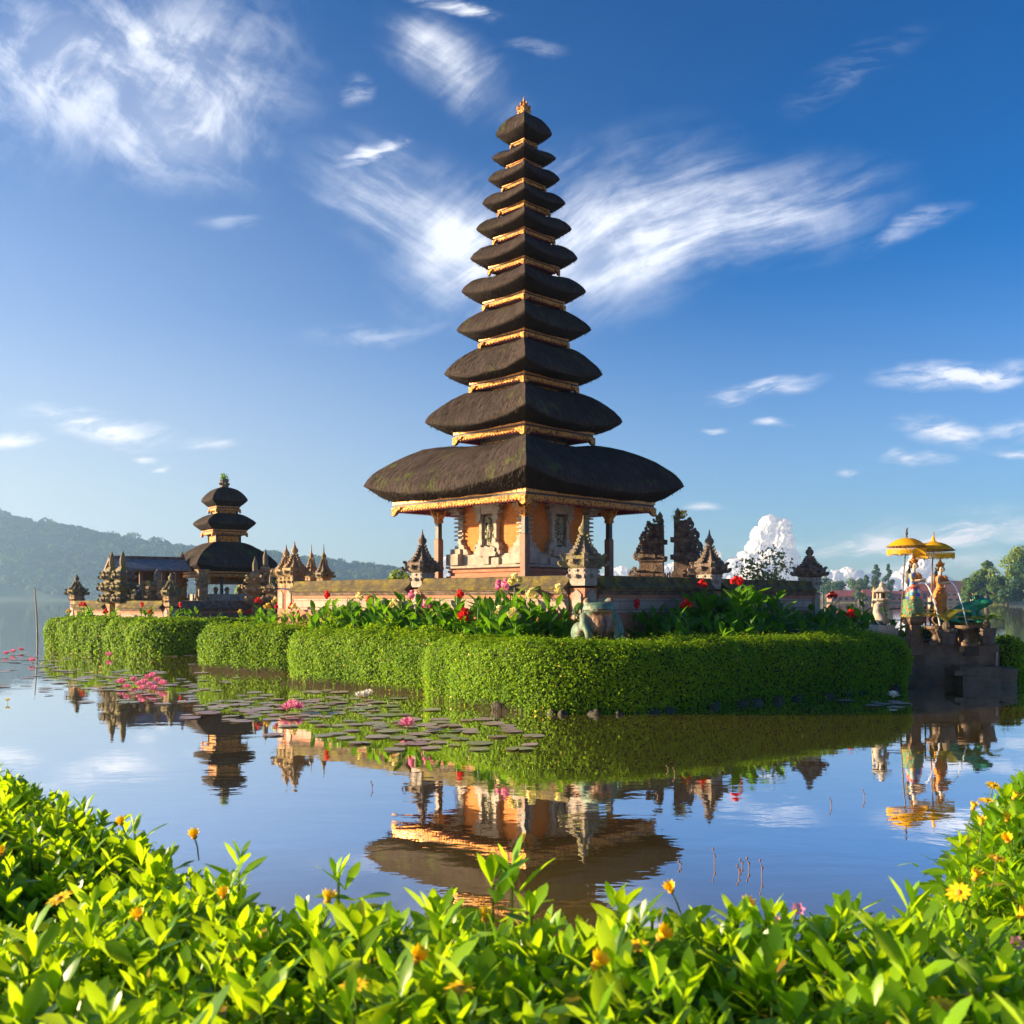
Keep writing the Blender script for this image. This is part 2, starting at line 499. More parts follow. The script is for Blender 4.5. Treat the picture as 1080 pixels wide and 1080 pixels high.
class MB:
    def __init__(s):
        s.v = []
        s.f = []
        s.uv = None

    def add(s, verts, faces):
        o = len(s.v)
        s.v.extend([tuple(p) for p in verts])
        s.f.extend([tuple(i + o for i in f) for f in faces])
        return s

    def box(s, c, size, rz=0.0, top=1.0):
        hx, hy, hz = size[0] / 2, size[1] / 2, size[2] / 2
        ca, sa = math.cos(rz), math.sin(rz)
        vs = []
        for z, k in ((-hz, 1.0), (hz, top)):
            for x, y in ((-hx, -hy), (hx, -hy), (hx, hy), (-hx, hy)):
                x, y = x * k, y * k
                vs.append((c[0] + x * ca - y * sa, c[1] + x * sa + y * ca, c[2] + z))
        return s.add(vs, [(3, 2, 1, 0), (4, 5, 6, 7), (0, 1, 5, 4), (1, 2, 6, 5), (2, 3, 7, 6), (3, 0, 4, 7)])

    def stack(s, prof, c=(0, 0), n=4, rz=0.0):
        """square (n=4, r = half side) or round loft through (z, r) pairs, closed top and bottom"""
        vs, fs = [], []
        for z, r in prof:
            for k in range(n):
                a = rz + 2 * math.pi * (k + .5) / n
                q = r * (math.sqrt(2) if n == 4 else 1)
                vs.append((c[0] + q * math.cos(a), c[1] + q * math.sin(a), z))
        m = len(prof)
        for j in range(m - 1):
            for k in range(n):
                k2 = (k + 1) % n
                fs.append((j * n + k, j * n + k2, (j + 1) * n + k2, (j + 1) * n + k))
        fs.append(tuple(range(n - 1, -1, -1)))
        fs.append(tuple((m - 1) * n + k for k in range(n)))
        return s.add(vs, fs)

    def tube(s, path, rad, n=8):
        path = [Vector(p) for p in path]
        if not hasattr(rad, '__len__'):
            rad = [rad] * len(path)
        vs, fs = [], []
        ref = Vector((0, 0, 1))
        for i, p in enumerate(path):
            t = (path[min(i + 1, len(path) - 1)] - path[max(i - 1, 0)]).normalized()
            if abs(t.dot(ref)) > .97:
                ref = Vector((1, .1, 0)).normalized()
            a = t.cross(ref).normalized()
            b = a.cross(t).normalized()
            for k in range(n):
                an = 2 * math.pi * k / n
                vs.append(p + (a * math.cos(an) + b * math.sin(an)) * rad[i])
        m = len(path)
        for j in range(m - 1):
            for k in range(n):
                k2 = (k + 1) % n
                fs.append((j * n + k, j * n + k2, (j + 1) * n + k2, (j + 1) * n + k))
        fs.append(tuple(range(n - 1, -1, -1)))
        fs.append(tuple((m - 1) * n + k for k in range(n)))
        return s.add(vs, fs)

    def ring(s, h, t, z0, z1):
        """square ring, outer half side h, wall thickness t"""
        vs = []
        for z in (z0, z1):
            for q in (h, h - t):
                vs += [(-q, -q, z), (q, -q, z), (q, q, z), (-q, q, z)]
        fs = []
        for k in range(4):
            k2 = (k + 1) % 4
            fs += [(k, k2, 8 + k2, 8 + k), (4 + k2, 4 + k, 12 + k, 12 + k2), (4 + k, 4 + k2, k2, k), (8 + k, 8 + k2, 12 + k2, 12 + k)]
        return s.add(vs, fs)

    def prism(s, poly, o, ux, uy, un, th):
        """polygon (2-D points) extruded th along un, centred"""
        o, ux, uy, un = Vector(o), Vector(ux), Vector(uy), Vector(un)
        n = len(poly)
        vs = [o + ux * p[0] + uy * p[1] - un * th / 2 for p in poly] + [o + ux * p[0] + uy * p[1] + un * th / 2 for p in poly]
        fs = [tuple(range(n - 1, -1, -1)), tuple(range(n, 2 * n))]
        for k in range(n):
            k2 = (k + 1) % n
            fs.append((k, k2, n + k2, n + k))
        return s.add(vs, fs)

    def ball(s, c, r, nu=10, nv=7, rot=None):
        if not hasattr(r, '__len__'):
            r = (r, r, r)
        vs, fs = [], []
        c = Vector(c)
        for j in range(nv + 1):
            ph = math.pi * j / nv
            for k in range(nu):
                th = 2 * math.pi * k / nu
                p = Vector((r[0] * math.sin(ph) * math.cos(th), r[1] * math.sin(ph) * math.sin(th), r[2] * math.cos(ph)))
                if rot is not None:
                    p = rot @ p
                vs.append(c + p)
        for j in range(nv):
            for k in range(nu):
                k2 = (k + 1) % nu
                fs.append((j * nu + k, (j + 1) * nu + k, (j + 1) * nu + k2, j * nu + k2))
        return s.add(vs, fs)

    def build(s, name, m, parent=None, smooth=False, loc=None, rz=0.0, remesh=None, sub=0, jitter=0.0, bevel=0.0):
        me = bpy.data.meshes.new(name)
        vs = s.v
        if jitter:
            vs = [tuple(Vector(p) + noise.noise_vector(Vector(p) * 9.0) * jitter) for p in vs]
        me.from_pydata(vs, [], s.f)
        me.validate()
        if s.uv is not None and len(s.uv) == len(s.v):
            ul = me.uv_layers.new(name='UVMap')
            li = np.empty(len(me.loops), dtype=np.int32)
            me.loops.foreach_get('vertex_index', li)
            ul.data.foreach_set('uv', np.asarray(s.uv, dtype=np.float32)[li].ravel())
        me.materials.append(m)
        if smooth:
            me.polygons.foreach_set('use_smooth', [True] * len(me.polygons))
        bm = bmesh.new()
        bm.from_mesh(me)
        bmesh.ops.recalc_face_normals(bm, faces=bm.faces)
        bm.to_mesh(me)
        bm.free()
        o = bpy.data.objects.new(name, me)
        link(o, parent)
        if loc is not None:
            o.location = loc
        o.rotation_euler = (0, 0, rz)
        if bevel:
            b = o.modifiers.new('bevel', 'BEVEL')
            b.width = bevel
            b.segments = 2
            b.limit_method = 'ANGLE'
        if remesh:
            r = o.modifiers.new('remesh', 'REMESH')
            r.mode = 'VOXEL'
            r.voxel_size = remesh
            r.use_smooth_shade = True
            q = o.modifiers.new('smooth', 'SMOOTH')
            q.iterations = 4
            q.factor = .5
        return o


def quads_object(name, V, F, m, parent=None, loc=None, smooth=False):
    """fast builder for big quad soups"""
    me = bpy.data.meshes.new(name)
    V = np.ascontiguousarray(V, dtype=np.float32)
    F = np.ascontiguousarray(F, dtype=np.int32)
    me.vertices.add(len(V))
    me.vertices.foreach_set('co', V.ravel())
    me.loops.add(F.size)
    me.loops.foreach_set('vertex_index', F.ravel())
    me.polygons.add(len(F))
    me.polygons.foreach_set('loop_start', np.arange(0, F.size, 4, dtype=np.int32))
    me.polygons.foreach_set('loop_total', np.full(len(F), 4, dtype=np.int32))
    if smooth:
        me.polygons.foreach_set('use_smooth', np.ones(len(F), dtype=bool))
    me.update(calc_edges=True)
    me.validate()
    me.materials.append(m)
    o = bpy.data.objects.new(name, me)
    link(o, parent)
    if loc is not None:
        o.location = loc
    return o


def nrm(a):
    return a / np.maximum(np.linalg.norm(a, axis=-1, keepdims=True), 1e-9)


def leaf_soup(P, N, size, aspect=.5, tilt=.9, fold=.12, r=None):
    """one folded diamond leaf at each point P, lying roughly across normal N"""
    r = r or rng
    n = len(P)
    N = nrm(N + r.normal(0, tilt, (n, 3)) * .55)
    T = nrm(np.cross(N, r.normal(0, 1, (n, 3))))
    B = np.cross(N, T)
    s = (size * (.65 + .7 * r.random(n)))[:, None]
    w = s * aspect
    V = np.stack([P - T * s * .5, P + B * w * .5 + N * s * fold, P + T * s * .5, P - B * w * .5 + N * s * fold], 1)
    return V.reshape(-1, 3), np.arange(4 * n).reshape(-1, 4)


def sphere_pts(n, r=None):
    r = r or rng
    return nrm(r.normal(0, 1, (n, 3)))


# ================================================================== SETTING
def fbm(x, y, s, o=4):
    return sum(noise.noise(Vector((x * s * 2 ** i, y * s * 2 ** i, 3.7 * i))) / 2 ** i for i in range(o))


def water_material():
    m = bpy.data.materials.new('lake_water')
    m.use_nodes = True
    nt = NT(m.node_tree)
    bs = nt.n['Principled BSDF']
    tc = nt.new('ShaderNodeTexCoord')
    ob = tc.outputs['Object']
    n0 = nt.noise(ob, .25, 4, .6)
    nt.k.new(nt.mix(nt.ramp(n0, .4, .65), c4((.22, .150, .034)), c4((.17, .120, .03))), bs.inputs['Base Color'])
    bs.inputs['Roughness'].default_value = .6
    bs.inputs['Specular IOR Level'].default_value = 0
    h = nt.math('ADD', nt.noise(nt.mapping(ob, scale=(.55, 1.0, 1)), 1.6, 4, .55, .3), nt.math('MULTIPLY', nt.noise(ob, 7.0, 3, .5), .12))
    calm = nt.noise(nt.mapping(ob, scale=(.05, .22, 1)), 1.0, 4, .6)
    b = nt.new('ShaderNodeBump')
    b.inputs['Distance'].default_value = .02
    nt.k.new(nt.ramp(calm, .35, .7, .05, .19), b.inputs['Strength'])
    nt.k.new(h, b.inputs['Height'])
    gl = nt.new('ShaderNodeBsdfGlossy')
    gl.inputs['Roughness'].default_value = .012
    gl.inputs['Color'].default_value = (.97, .98, 1, 1)
    nt.k.new(b.outputs[0], gl.inputs['Normal'])
    fr = nt.new('ShaderNodeFresnel')
    fr.inputs['IOR'].default_value = 1.333
    nt.k.new(b.outputs[0], fr.inputs['Normal'])
    ms = nt.new('ShaderNodeMixShader')
    nt.k.new(nt.math('MINIMUM', nt.math('MULTIPLY', fr.outputs[0], 3.6), .90), ms.inputs[0])
    nt.k.new(bs.outputs[0], ms.inputs[1])
    nt.k.new(gl.outputs[0], ms.inputs[2])
    nt.k.new(ms.outputs[0], nt.n['Material Output'].inputs['Surface'])
    return m


def build_setting():
    mw = water_material()
    L = 1735
    xs = [-L, -600, -120, -30, 30, 120, 600, L]
    V = [(x, y, 0) for y in xs for x in xs]
    F = [(j * 8 + i, j * 8 + i + 1, (j + 1) * 8 + i + 1, (j + 1) * 8 + i) for j in range(7) for i in range(7)]
    tag(quads_object('water', V, F, mw), kind='structure')
    # near bank under the ground cover
    EX = [-6, -3.5, -1.42, -.84, -.55, -.34, 0, .23, .44, .66, .85, 1.12, 1.5, 3.2, 6]
    EY = [3.9, 3.4, 2.78, 2.25, 1.85, 1.56, 1.5, 1.5, 1.52, 1.72, 1.98, 2.4, 2.95, 3.6, 4.2]
    gx = np.linspace(-6, 6, 97)
    gy = np.linspace(-3, 5, 81)
    V = []
    for y in gy:
        for x in gx:
            e = np.interp(x, EX, EY) - .16
            t = (e - y)
            z = .98 + .05 * fbm(x, y, 1.1) if t > .1 else .98 - (0.1 - t) * 3.4
            V.append((x, y, max(z, -.5)))
    nx = len(gx)
    F = [(j * nx + i, j * nx + i + 1, (j + 1) * nx + i + 1, (j + 1) * nx + i) for j in range(len(gy) - 1) for i in range(nx - 1)]
    tag(quads_object('bank', V, F, M['soil'], smooth=True), kind='structure')
    # the temple islets
    def islet(poly, z, name):
        mb = MB()
        n = len(poly)
        c = Vector((sum(p[0] for p in poly) / n, sum(p[1] for p in poly) / n))
        vs = []
        pts = []
        for i in range(n):
            a, b = Vector(poly[i]), Vector(poly[(i + 1) % n])
            k = max(1, int((b - a).length / .25))
            for q in range(k):
                p = a.lerp(b, q / k)
                pts.append(p)
        m = len(pts)
        for zz, kk in ((-.4, -.28), (.1, -.34), (z - .06, -.42), (z, -.5)):
            for p in pts:
                d = (p - c).normalized()
                w = fbm(p.x, p.y, 1.4, 3) * .14
                q = p + d * (kk + w)
                vs.append((q.x, q.y, zz))
        vs.append((c.x, c.y, z))
        fs = []
        for j in range(3):
            for k in range(m):
                k2 = (k + 1) % m
                fs.append((j * m + k, j * m + k2, (j + 1) * m + k2, (j + 1) * m + k))
        for k in range(m):
            fs.append((3 * m + k, 3 * m + (k + 1) % m, 4 * m))
        mb.add(vs, fs)
        tag(mb.build(name, M['soil'], smooth=True), kind='structure')
    islet([(-7.3, 23.2), (-4.9, 21.5), (-4.4, 19.8), (-3.6, 18.9), (-1.55, 17.2), (-1.3, 16.4), (-.1, 14.35), (.6, 13.95), (1.5, 14.0), (7.2, 18.3), (8.8, 20.0), (8.6, 25), (1, 31), (-7, 28)], .45, 'ground')
    islet([(-15.2, 32.4), (-11.7, 29.7), (-10, 28.3), (-7.4, 29.0), (-5.8, 31), (-5.5, 46), (-17, 46)], .5, 'ground')
    # raised floor of the walled court
    mb = MB()
    mb.add([(1.2, 18.0, 1.5), (6.6, 22.9, 1.5), (.55, 28.5, 1.5), (-4.9, 23.5, 1.5)], [(0, 1, 2, 3)])
    tag(mb.build('court_floor', M['red_brick']), kind='structure')


build_setting()


# far hills on the left with their forest, and the far shore
HILL = [(-80, 536), (0, 543), (22, 549), (60, 556), (100, 566), (150, 574), (200, 581), (240, 585), (290, 590), (340, 594), (385, 600), (420, 606), (450, 611), (520, 619), (600, 626), (680, 631)]
HK = 1.7
HD = 820.0 * HK


def hill_height(x, y):
    px = 540 + x / HD * FPX
    py = np.interp(px, [h[0] for h in HILL], [h[1] for h in HILL])
    crest = CAMH + (HOR - py) / FPX * HD
    t = (y - 700.0 * HK) / (HD - 700.0 * HK)
    if t < 0:
        return -1.0
    k = min(t, 1.0)
    s = k ** .8
    if t > 1:
        s = max(0.0, 1 - (t - 1) * .5)
    left = max(0.0, min(1.0, (x + 900 * HK) / (250.0 * HK)))
    base = crest * s * left
    return base - .8 + fbm(x / HK, y / HK, .011, 3) * 4.5 * HK * min(1, k * 3) * min(1.0, crest / 25)


def build_far():
    gx = np.linspace(-900 * HK, 150 * HK, 150)
    gy = np.linspace(690 * HK, 1010 * HK, 50)
    V = [(x, y, hill_height(x, y)) for y in gy for x in gx]
    nx = len(gx)
    F = [(j * nx + i, j * nx + i + 1, (j + 1) * nx + i + 1, (j + 1) * nx + i) for j in range(len(gy) - 1) for i in range(nx - 1)]
    m = mat('hill_slope', (.018, .040, .012), (.032, .06, .018), .03, 1.0)
    tag(quads_object('hills', V, F, m, smooth=True), kind='structure')
    fol = leaf_mat('far_forest', (.016, .044, .012), (.055, .10, .02), .2, (.1, .2, .02), .7, .35, .012, .1)
    P, N = [], []
    r = np.random.default_rng(3)
    cnt = 0
    while cnt < 3400:
        x = r.uniform(-900, 130) * HK
        y = (r.uniform(704, 850) if cnt < 2600 else r.uniform(806, 826)) * HK
        z = hill_height(x, y)
        if z < 1.2 and r.random() < .6:
            continue
        s = r.uniform(3.6, 8.5)
        if cnt > 3340:
            s *= 1.5
        n = int(30 + s * 3.6)
        u = sphere_pts(n, r)
        u[:, 2] = np.abs(u[:, 2]) * .9 - .25
        P.append(u * np.array([s, s, s * .95]) * (.75 + .3 * r.random((n, 1))) + np.array([x, y, z + s * .6]))
        N.append(u)
        cnt += 1
    V, F = leaf_soup(np.concatenate(P), np.concatenate(N), 3.7, .8, .5, .1, r)
    tag(quads_object('forest', V, F, fol), kind='stuff')
    # low far shore running behind everything
    mb = MB()
    pts = []
    for i in range(90):
        x = -120 + i * 9.0
        y0 = 455 + fbm(x, 0, .008) * 22 - max(0, x - 190) * .55
        pts.append((x, y0))
    vs = []
    for x, y in pts:
        vs += [(x, y, -.6), (x, y + 3, .9), (x, y + 40, 2.4 + fbm(x, 9, .02)), (x, y + 160, 6.0 + fbm(x, 3, .01) * 2), (x, y + 420, -1)]
    fs = []
    for i in range(len(pts) - 1):
        for k in range(4):
            fs.append((i * 5 + k, (i + 1) * 5 + k, (i + 1) * 5 + k + 1, i * 5 + k + 1))
    mb.add(vs, fs)
    tag(mb.build('far_shore', mat('shore_grass', (.06, .09, .02), (.16, .13, .05), .06, 1.0), smooth=True), kind='structure')


build_far()

TREEMATS = [leaf_mat('tree_green', (.035, .08, .014), (.085, .15, .022), .25, (.16, .28, .02), .6, .4, .12, .2),
            leaf_mat('tree_dark', (.02, .055, .02), (.05, .10, .028), .2, (.08, .18, .03), .6, .4, .12, .2),
            leaf_mat('tree_light', (.10, .16, .02), (.20, .25, .03), .3, (.3, .4, .03), .6, .35, .12, .2), M['leaf_pale']]


def tree(name, label, base, height, spread, kind=0, clumps=16, leaf=.55, per=120, shape='round', seed=1, group=None, cat='tree', trunk=.3):
    r = np.random.default_rng(seed)
    root = empty(name, base)
    tag(root, label, cat, group)
    P, N, tips = [], [], []
    for i in range(clumps):
        if shape == 'cone':
            t = (i + .5) / clumps
            a = r.uniform(0, 6.28)
            rr = spread * (1 - t) ** .8 * r.uniform(.25, .8)
            c = np.array([math.cos(a) * rr, math.sin(a) * rr, height * (.16 + .80 * t)])
            cr = spread * (.52 - .38 * t)
        elif shape == 'flat':
            a = r.uniform(0, 6.28)
            rr = spread * math.sqrt(r.random()) * .85
            c = np.array([math.cos(a) * rr, math.sin(a) * rr, height * (.08 + .88 * r.random() * (1 - .55 * (rr / spread) ** 2))])
            cr = spread * r.uniform(.2, .33)
        else:
            u = sphere_pts(1, r)[0] * r.random() ** .4
            c = np.array([u[0] * spread * .72, u[1] * spread * .72, height * (.6 + .30 * u[2])])
            cr = spread * r.uniform(.28, .45)
        tips.append(c)
        n = per
        u = sphere_pts(n, r)
        u[:, 2] *= .72
        P.append(c + u * cr * (.55 + .5 * r.random((n, 1))))
        N.append(u + np.array([0, 0, .4]))
    V, F = leaf_soup(np.concatenate(P), np.concatenate(N), leaf, .6, .6, .12, r)
    quads_object('crown', V, F, TREEMATS[kind], root)
    mb = MB()
    top = height * (.62 if shape != 'cone' else .93)
    mb.tube([(0, 0, -.5), (.1 * trunk, 0, height * .2), (0, .1 * trunk, height * .4), (0, 0, top)], [trunk * 1.25, trunk, trunk * .8, trunk * .25], 7)
    if shape != 'cone':
        for c in tips[::3]:
            s = Vector((0, 0, height * .3))
            e = Vector(c)
            mb.tube([s, s.lerp(e, .5) + Vector((0, 0, height * .03)), e], [trunk * .5, trunk * .3, trunk * .1], 5)
    mb.build('trunk', M['trunk'], root, smooth=True)
    return root


def far_trees():
    G = 'trees along the far shore'
    L = [  # px, py top, d, spread m, shape, kind, label
        (1062, 575, 300, 9.5, 'flat', 2, 'huge spreading bright green tree at the right edge of the lake'),
        (1040, 592, 292, 6.5, 'flat', 0, 'mid green lower tree leaning out under the huge spreading tree'),
        (1085, 590, 285, 8.5, 'flat', 1, 'dark green tree cut off by the right edge of the picture'),
        (1105, 578, 310, 9, 'flat', 0, 'tall green tree beyond the right edge beside the huge spreading tree'),
        (884, 610, 430, 6.5, 'round', 1, 'dark rounded tree just right of the corner pillar of the big wall'),
        (868, 606, 440, 6, 'round', 1, 'dark tree directly behind the corner pillar of the big wall'),
        (902, 608, 425, 6.5, 'round', 0, 'broad green tree behind the stone lantern on the far shore'),
        (924, 594, 440, 5.2, 'cone', 1, 'tall dark pointed conifer left of the yellow parasols'),
        (937, 593, 450, 4, 'cone', 1, 'slimmer dark conifer nearest the left yellow parasol'),
        (913, 606, 436, 4.6, 'cone', 1, 'shorter dark conifer at the left of the conifer clump'),
        (1008, 612, 440, 5.5, 'round', 1, 'dark low tree between the second statue and the red roofs'),
        (1022, 611, 450, 6, 'round', 0, 'rounded green tree over the red roofs left of the spreading tree'),
        (1034, 613, 430, 5, 'round', 1, 'small dark tree at the foot of the spreading tree'),
        (974, 611, 450, 5.0, 'round', 0, 'green tree seen between the two yellow parasol poles'),
        (987, 614, 445, 4.2, 'round', 1, 'small dark tree just left of the second statue'),
        (950, 622, 440, 2.6, 'cone', 1, 'small slim conifer beside the left parasol pole'),
        (906, 622, 398, 2.4, 'round', 0, 'small green shore tree between the two left red roofed houses'),
        (936, 621, 398, 2.6, 'round', 1, 'small dark shore bush just right of the stone lantern'),
        (957, 624, 396, 2.2, 'round', 0, 'low green bush beside the left parasol pole'),
        (1020, 626, 388, 2.4, 'round', 2, 'low bright bush at the waterline left of the spreading tree'),
        (856, 618, 450, 6, 'round', 0, 'low green tree partly hidden by the big wall'),
    ]
    for i, (px, py, d, sp, shp, k, lab) in enumerate(L):
        b = atz(px, .6, d)
        h = CAMH + (HOR - py) / FPX * d - .6
        tree('shore_tree', lab, b, h, sp, k, 26 if shp == 'flat' else 15, .8 if shp != 'flat' else .9, 150 if shp == 'flat' else 90, shp, 20 + i, G, trunk=.5)


far_trees()


def house(px, d, w, dep, h, roofh, wallm, roofm, label, z=.6, ry=0.0):
    b = atz(px, z, d)
    root = empty('lakeside_house', b, ry)
    tag(root, label, 'house', 'houses along the far shore')
    mb = MB().box((0, 0, h / 2), (w, dep, h))
    mb.build('wall', wallm, root)
    ov = .6
    rb = MB()
    y = dep / 2 + ov
    x = w / 2 + ov
    rb.add([(-x, -y, h - .05), (x, -y, h - .05), (x, y, h - .05), (-x, y, h - .05), (-x + dep * .3, 0, h + roofh), (x - dep * .3, 0, h + roofh)],
           [(0, 1, 5, 4), (1, 2, 5), (2, 3, 4, 5), (3, 0, 4), (3, 2, 1, 0)])
    rb.build('roof', roofm, root)
    n = max(2, int(w / 2.4))
    for i in range(n):
        xx = -w / 2 + (i + .5) * w / n
        wb = MB().box((xx, -dep / 2 - .03, h * .52), (w / n * .55, .1, h * .5))
        wb.build('window', M['dark_line'], root)


def far_houses():
    red = mat('red_roof_tiles', (.30, .07, .05), (.20, .05, .04), .5, .8)
    brown = mat('brown_roof_tiles', (.17, .07, .05), (.12, .05, .04), .5, .8)
    cream = mat('cream_wall', (.46, .30, .20), (.34, .22, .15), .4, .9)
    pink = mat('pink_wall', (.34, .17, .12), (.26, .12, .09), .4, .9)
    for a in ((890, 405, 12, 6, 2.2, 2.4, pink, red, 'long red roofed house left of the stone lantern'),
              (921, 410, 11, 6, 2.2, 2.8, cream, red, 'red roofed cream house behind the stone lantern'),
              (947, 412, 9, 6, 2.4, 2.0, pink, red, 'small red roofed house behind the left parasol pole'),
              (975, 405, 10, 7, 4.4, 3.0, pink, red, 'tall pink house between the two statues'),
              (1012, 400, 15, 8, 4.0, 4.4, cream, brown, 'brown roofed cream house right of the second statue'),
              (1034, 392, 7, 5, 2.6, 1.8, cream, red, 'little cream house above the green frog'),
              (1000, 385, 14, 4, 1.6, .8, cream, brown, 'low cream waterfront shed below the brown roofed house')):
        house(*a)
    house(1026, 470, 10, 6, 2.4, 2.4, cream, brown, 'brown roofed house up the slope under the dark trees', z=6.6)
    house(1040, 460, 6, 5, 2.4, 1.6, cream, red, 'pale house up the slope at the edge of the spreading tree', z=6.4)


far_houses()


# towering cumulus far beyond the lake (outside the haze)
def clouds():
    m = bpy.data.materials.new('cloud_white')
    m.use_nodes = True
    nt = NT(m.node_tree)
    nt.n.clear()
    out = nt.new('ShaderNodeOutputMaterial')
    di = nt.new('ShaderNodeBsdfDiffuse')
    di.inputs['Color'].default_value = (.92, .90, .90, 1)
    tl = nt.new('ShaderNodeBsdfTranslucent')
    tl.inputs['Color'].default_value = (.92, .90, .90, 1)
    mx = nt.new('ShaderNodeMixShader')
    mx.inputs[0].default_value = .35
    nt.k.new(di.outputs[0], mx.inputs[1])
    nt.k.new(tl.outputs[0], mx.inputs[2])
    # cloud edges thin out to nothing
    lw = nt.new('ShaderNodeLayerWeight')
    lw.inputs['Blend'].default_value = .5
    tc = nt.new('ShaderNodeTexCoord')
    n = nt.noise(tc.outputs['Object'], .004, 6, .7)
    e = nt.math('ADD', lw.outputs['Facing'], nt.math('MULTIPLY', nt.math('SUBTRACT', n, .5), .5))
    tp = nt.new('ShaderNodeBsdfTransparent')
    ms = nt.new('ShaderNodeMixShader')
    nt.k.new(nt.ramp(e, .22, .92), ms.inputs[0])
    nt.k.new(mx.outputs[0], ms.inputs[1])
    nt.k.new(tp.outputs[0], ms.inputs[2])
    nt.k.new(ms.outputs[0], out.inputs['Surface'])
    r = random.Random(5)
    def puff(lst, name, D=9000.0):
        s = D / FPX
        bm = bmesh.new()
        for px, py, rad in lst:
            c = at(px, py, D)
            mt = Matrix.Translation(c) @ Matrix.Diagonal((rad * s * 1.15, rad * s * 1.15, rad * s * 1.05, 1))
            bmesh.ops.create_icosphere(bm, subdivisions=3, radius=1, matrix=mt)
        me = bpy.data.meshes.new(name)
        bm.to_mesh(me)
        bm.free()
        me.materials.append(m)
        o = bpy.data.objects.new(name, me)
        link(o)
        md = o.modifiers.new('remesh', 'REMESH')
        md.mode = 'VOXEL'
        md.voxel_size = s * .9
        md.use_smooth_shade = True
        for sz, st in ((12, 3.6), (5, 3.0), (2.2, 1.5)):
            tx = bpy.data.textures.new('billow', 'CLOUDS')
            tx.noise_scale = sz * s
            tx.noise_depth = 2
            dp = o.modifiers.new('billow', 'DISPLACE')
            dp.texture = tx
            dp.texture_coords = 'GLOBAL'
            dp.strength = st * s
            dp.mid_level = .5
        tag(o, kind='stuff')
    A = [(812, 553, 10), (823, 556, 11), (806, 566, 13), (822, 572, 15), (800, 580, 13), (828, 586, 12), (812, 592, 18), (790, 594, 14), (776, 600, 13),
         (832, 602, 13), (760, 604, 11), (750, 610, 10), (846, 612, 9), (800, 612, 24), (770, 616, 14), (832, 598, 8), (838, 588, 5), (756, 586, 5), (752, 594, 6)]
    for x in range(735, 860, 9):
        A.append((x, 618, 10))
    puff(A, 'clouds')
    B = [(646, 607, 7), (655, 604, 7), (664, 607, 6), (672, 612, 7), (636, 613, 7), (700, 604, 8), (711, 600, 8), (720, 606, 8), (693, 611, 6),
         (472, 595, 8), (468, 606, 10), (478, 606, 9), (484, 612, 9)]
    B2 = [(865, 606, 6), (880, 608, 7), (894, 605, 8), (905, 610, 8), (918, 612, 7),
         (960, 606, 10), (970, 596, 11), (955, 618, 12), (982, 612, 12), (996, 616, 9), (948, 610, 7), (965, 584, 6)]
    for x in range(610, 740, 9):
        B.append((x, 622, 8))
    for x in range(440, 500, 9):
        B.append((x, 622, 8))
    for x in range(860, 1010, 10):
        B2.append((x, 622, 9))
    puff(B, 'clouds')
    puff(B2, 'clouds', 6200.0)


clouds()


# haze over the lake
def haze():
    mb = MB().box((0, 0, 69), (3500, 3500, 140))
    m = bpy.data.materials.new('haze_air')
    m.use_nodes = True
    nt = NT(m.node_tree)
    nt.n.clear()
    out = nt.new('ShaderNodeOutputMaterial')
    pv = nt.new('ShaderNodeVolumePrincipled')
    pv.inputs['Color'].default_value = (.44, .70, 1.0, 1)
    pv.inputs['Density'].default_value = HAZE_D
    pv.inputs['Anisotropy'].default_value = .6
    nt.k.new(pv.outputs[0], out.inputs['Volume'])
    o = mb.build('haze', m)
    tag(o, kind='stuff')


HAZE_D = .00031
haze()


# ================================================================== THE MERU TOWER
def roof_mesh(prof, ns=28, seed=0, amp=.02):
    """prof: list of (corner half-diagonal r, corner z, sag, inset weight). Returns MB with uv."""
    mb = MB()
    uv = []
    vs, fs = [], []
    cum = [0.0]
    for a, b in zip(prof, prof[1:]):
        cum.append(cum[-1] + math.hypot((a[0] - b[0]) * .707, a[1] - b[1]))
    m = len(prof)
    for k in range(4):
        base = len(vs)
        a = k * math.pi / 2
        ca, sa = math.cos(a), math.sin(a)
        for j, (r, z, sag) in enumerate(prof):
            h = r / math.sqrt(2)
            for i in range(ns + 1):
                s = -1 + 2 * i / ns
                w = 1 - abs(s) ** 2.4
                x, y = s * h, -h
                zz = z - sag * w
                # the corners of the thatch are softly rounded
                e = max(0.0, abs(s) - .7) / .3
                q = 1 - .026 * (1 - e * e) * min(1.0, sag * 4 / max(r, .1))
                p = Vector((x * q * ca - y * q * sa, x * q * sa + y * q * ca, zz))
                if 0 < j < m - 1 or True:
                    nn = noise.noise_vector(p * 1.7 + Vector((seed * 3.1, 0, 0))) * amp + noise.noise_vector(p * 6.3) * amp * .45
                    p = p + nn * (1.0 if j < m - 1 else .2)
                vs.append(p)
                uv.append((s * h + k * 11.3, cum[j] - cum[5]))
        w = ns + 1
        for j in range(m - 1):
            for i in range(ns):
                fs.append((base + j * w + i, base + j * w + i + 1, base + (j + 1) * w + i + 1, base + (j + 1) * w + i))
    # cap the inner loops
    mb.add(vs, fs)
    mb.uv = uv
    return mb


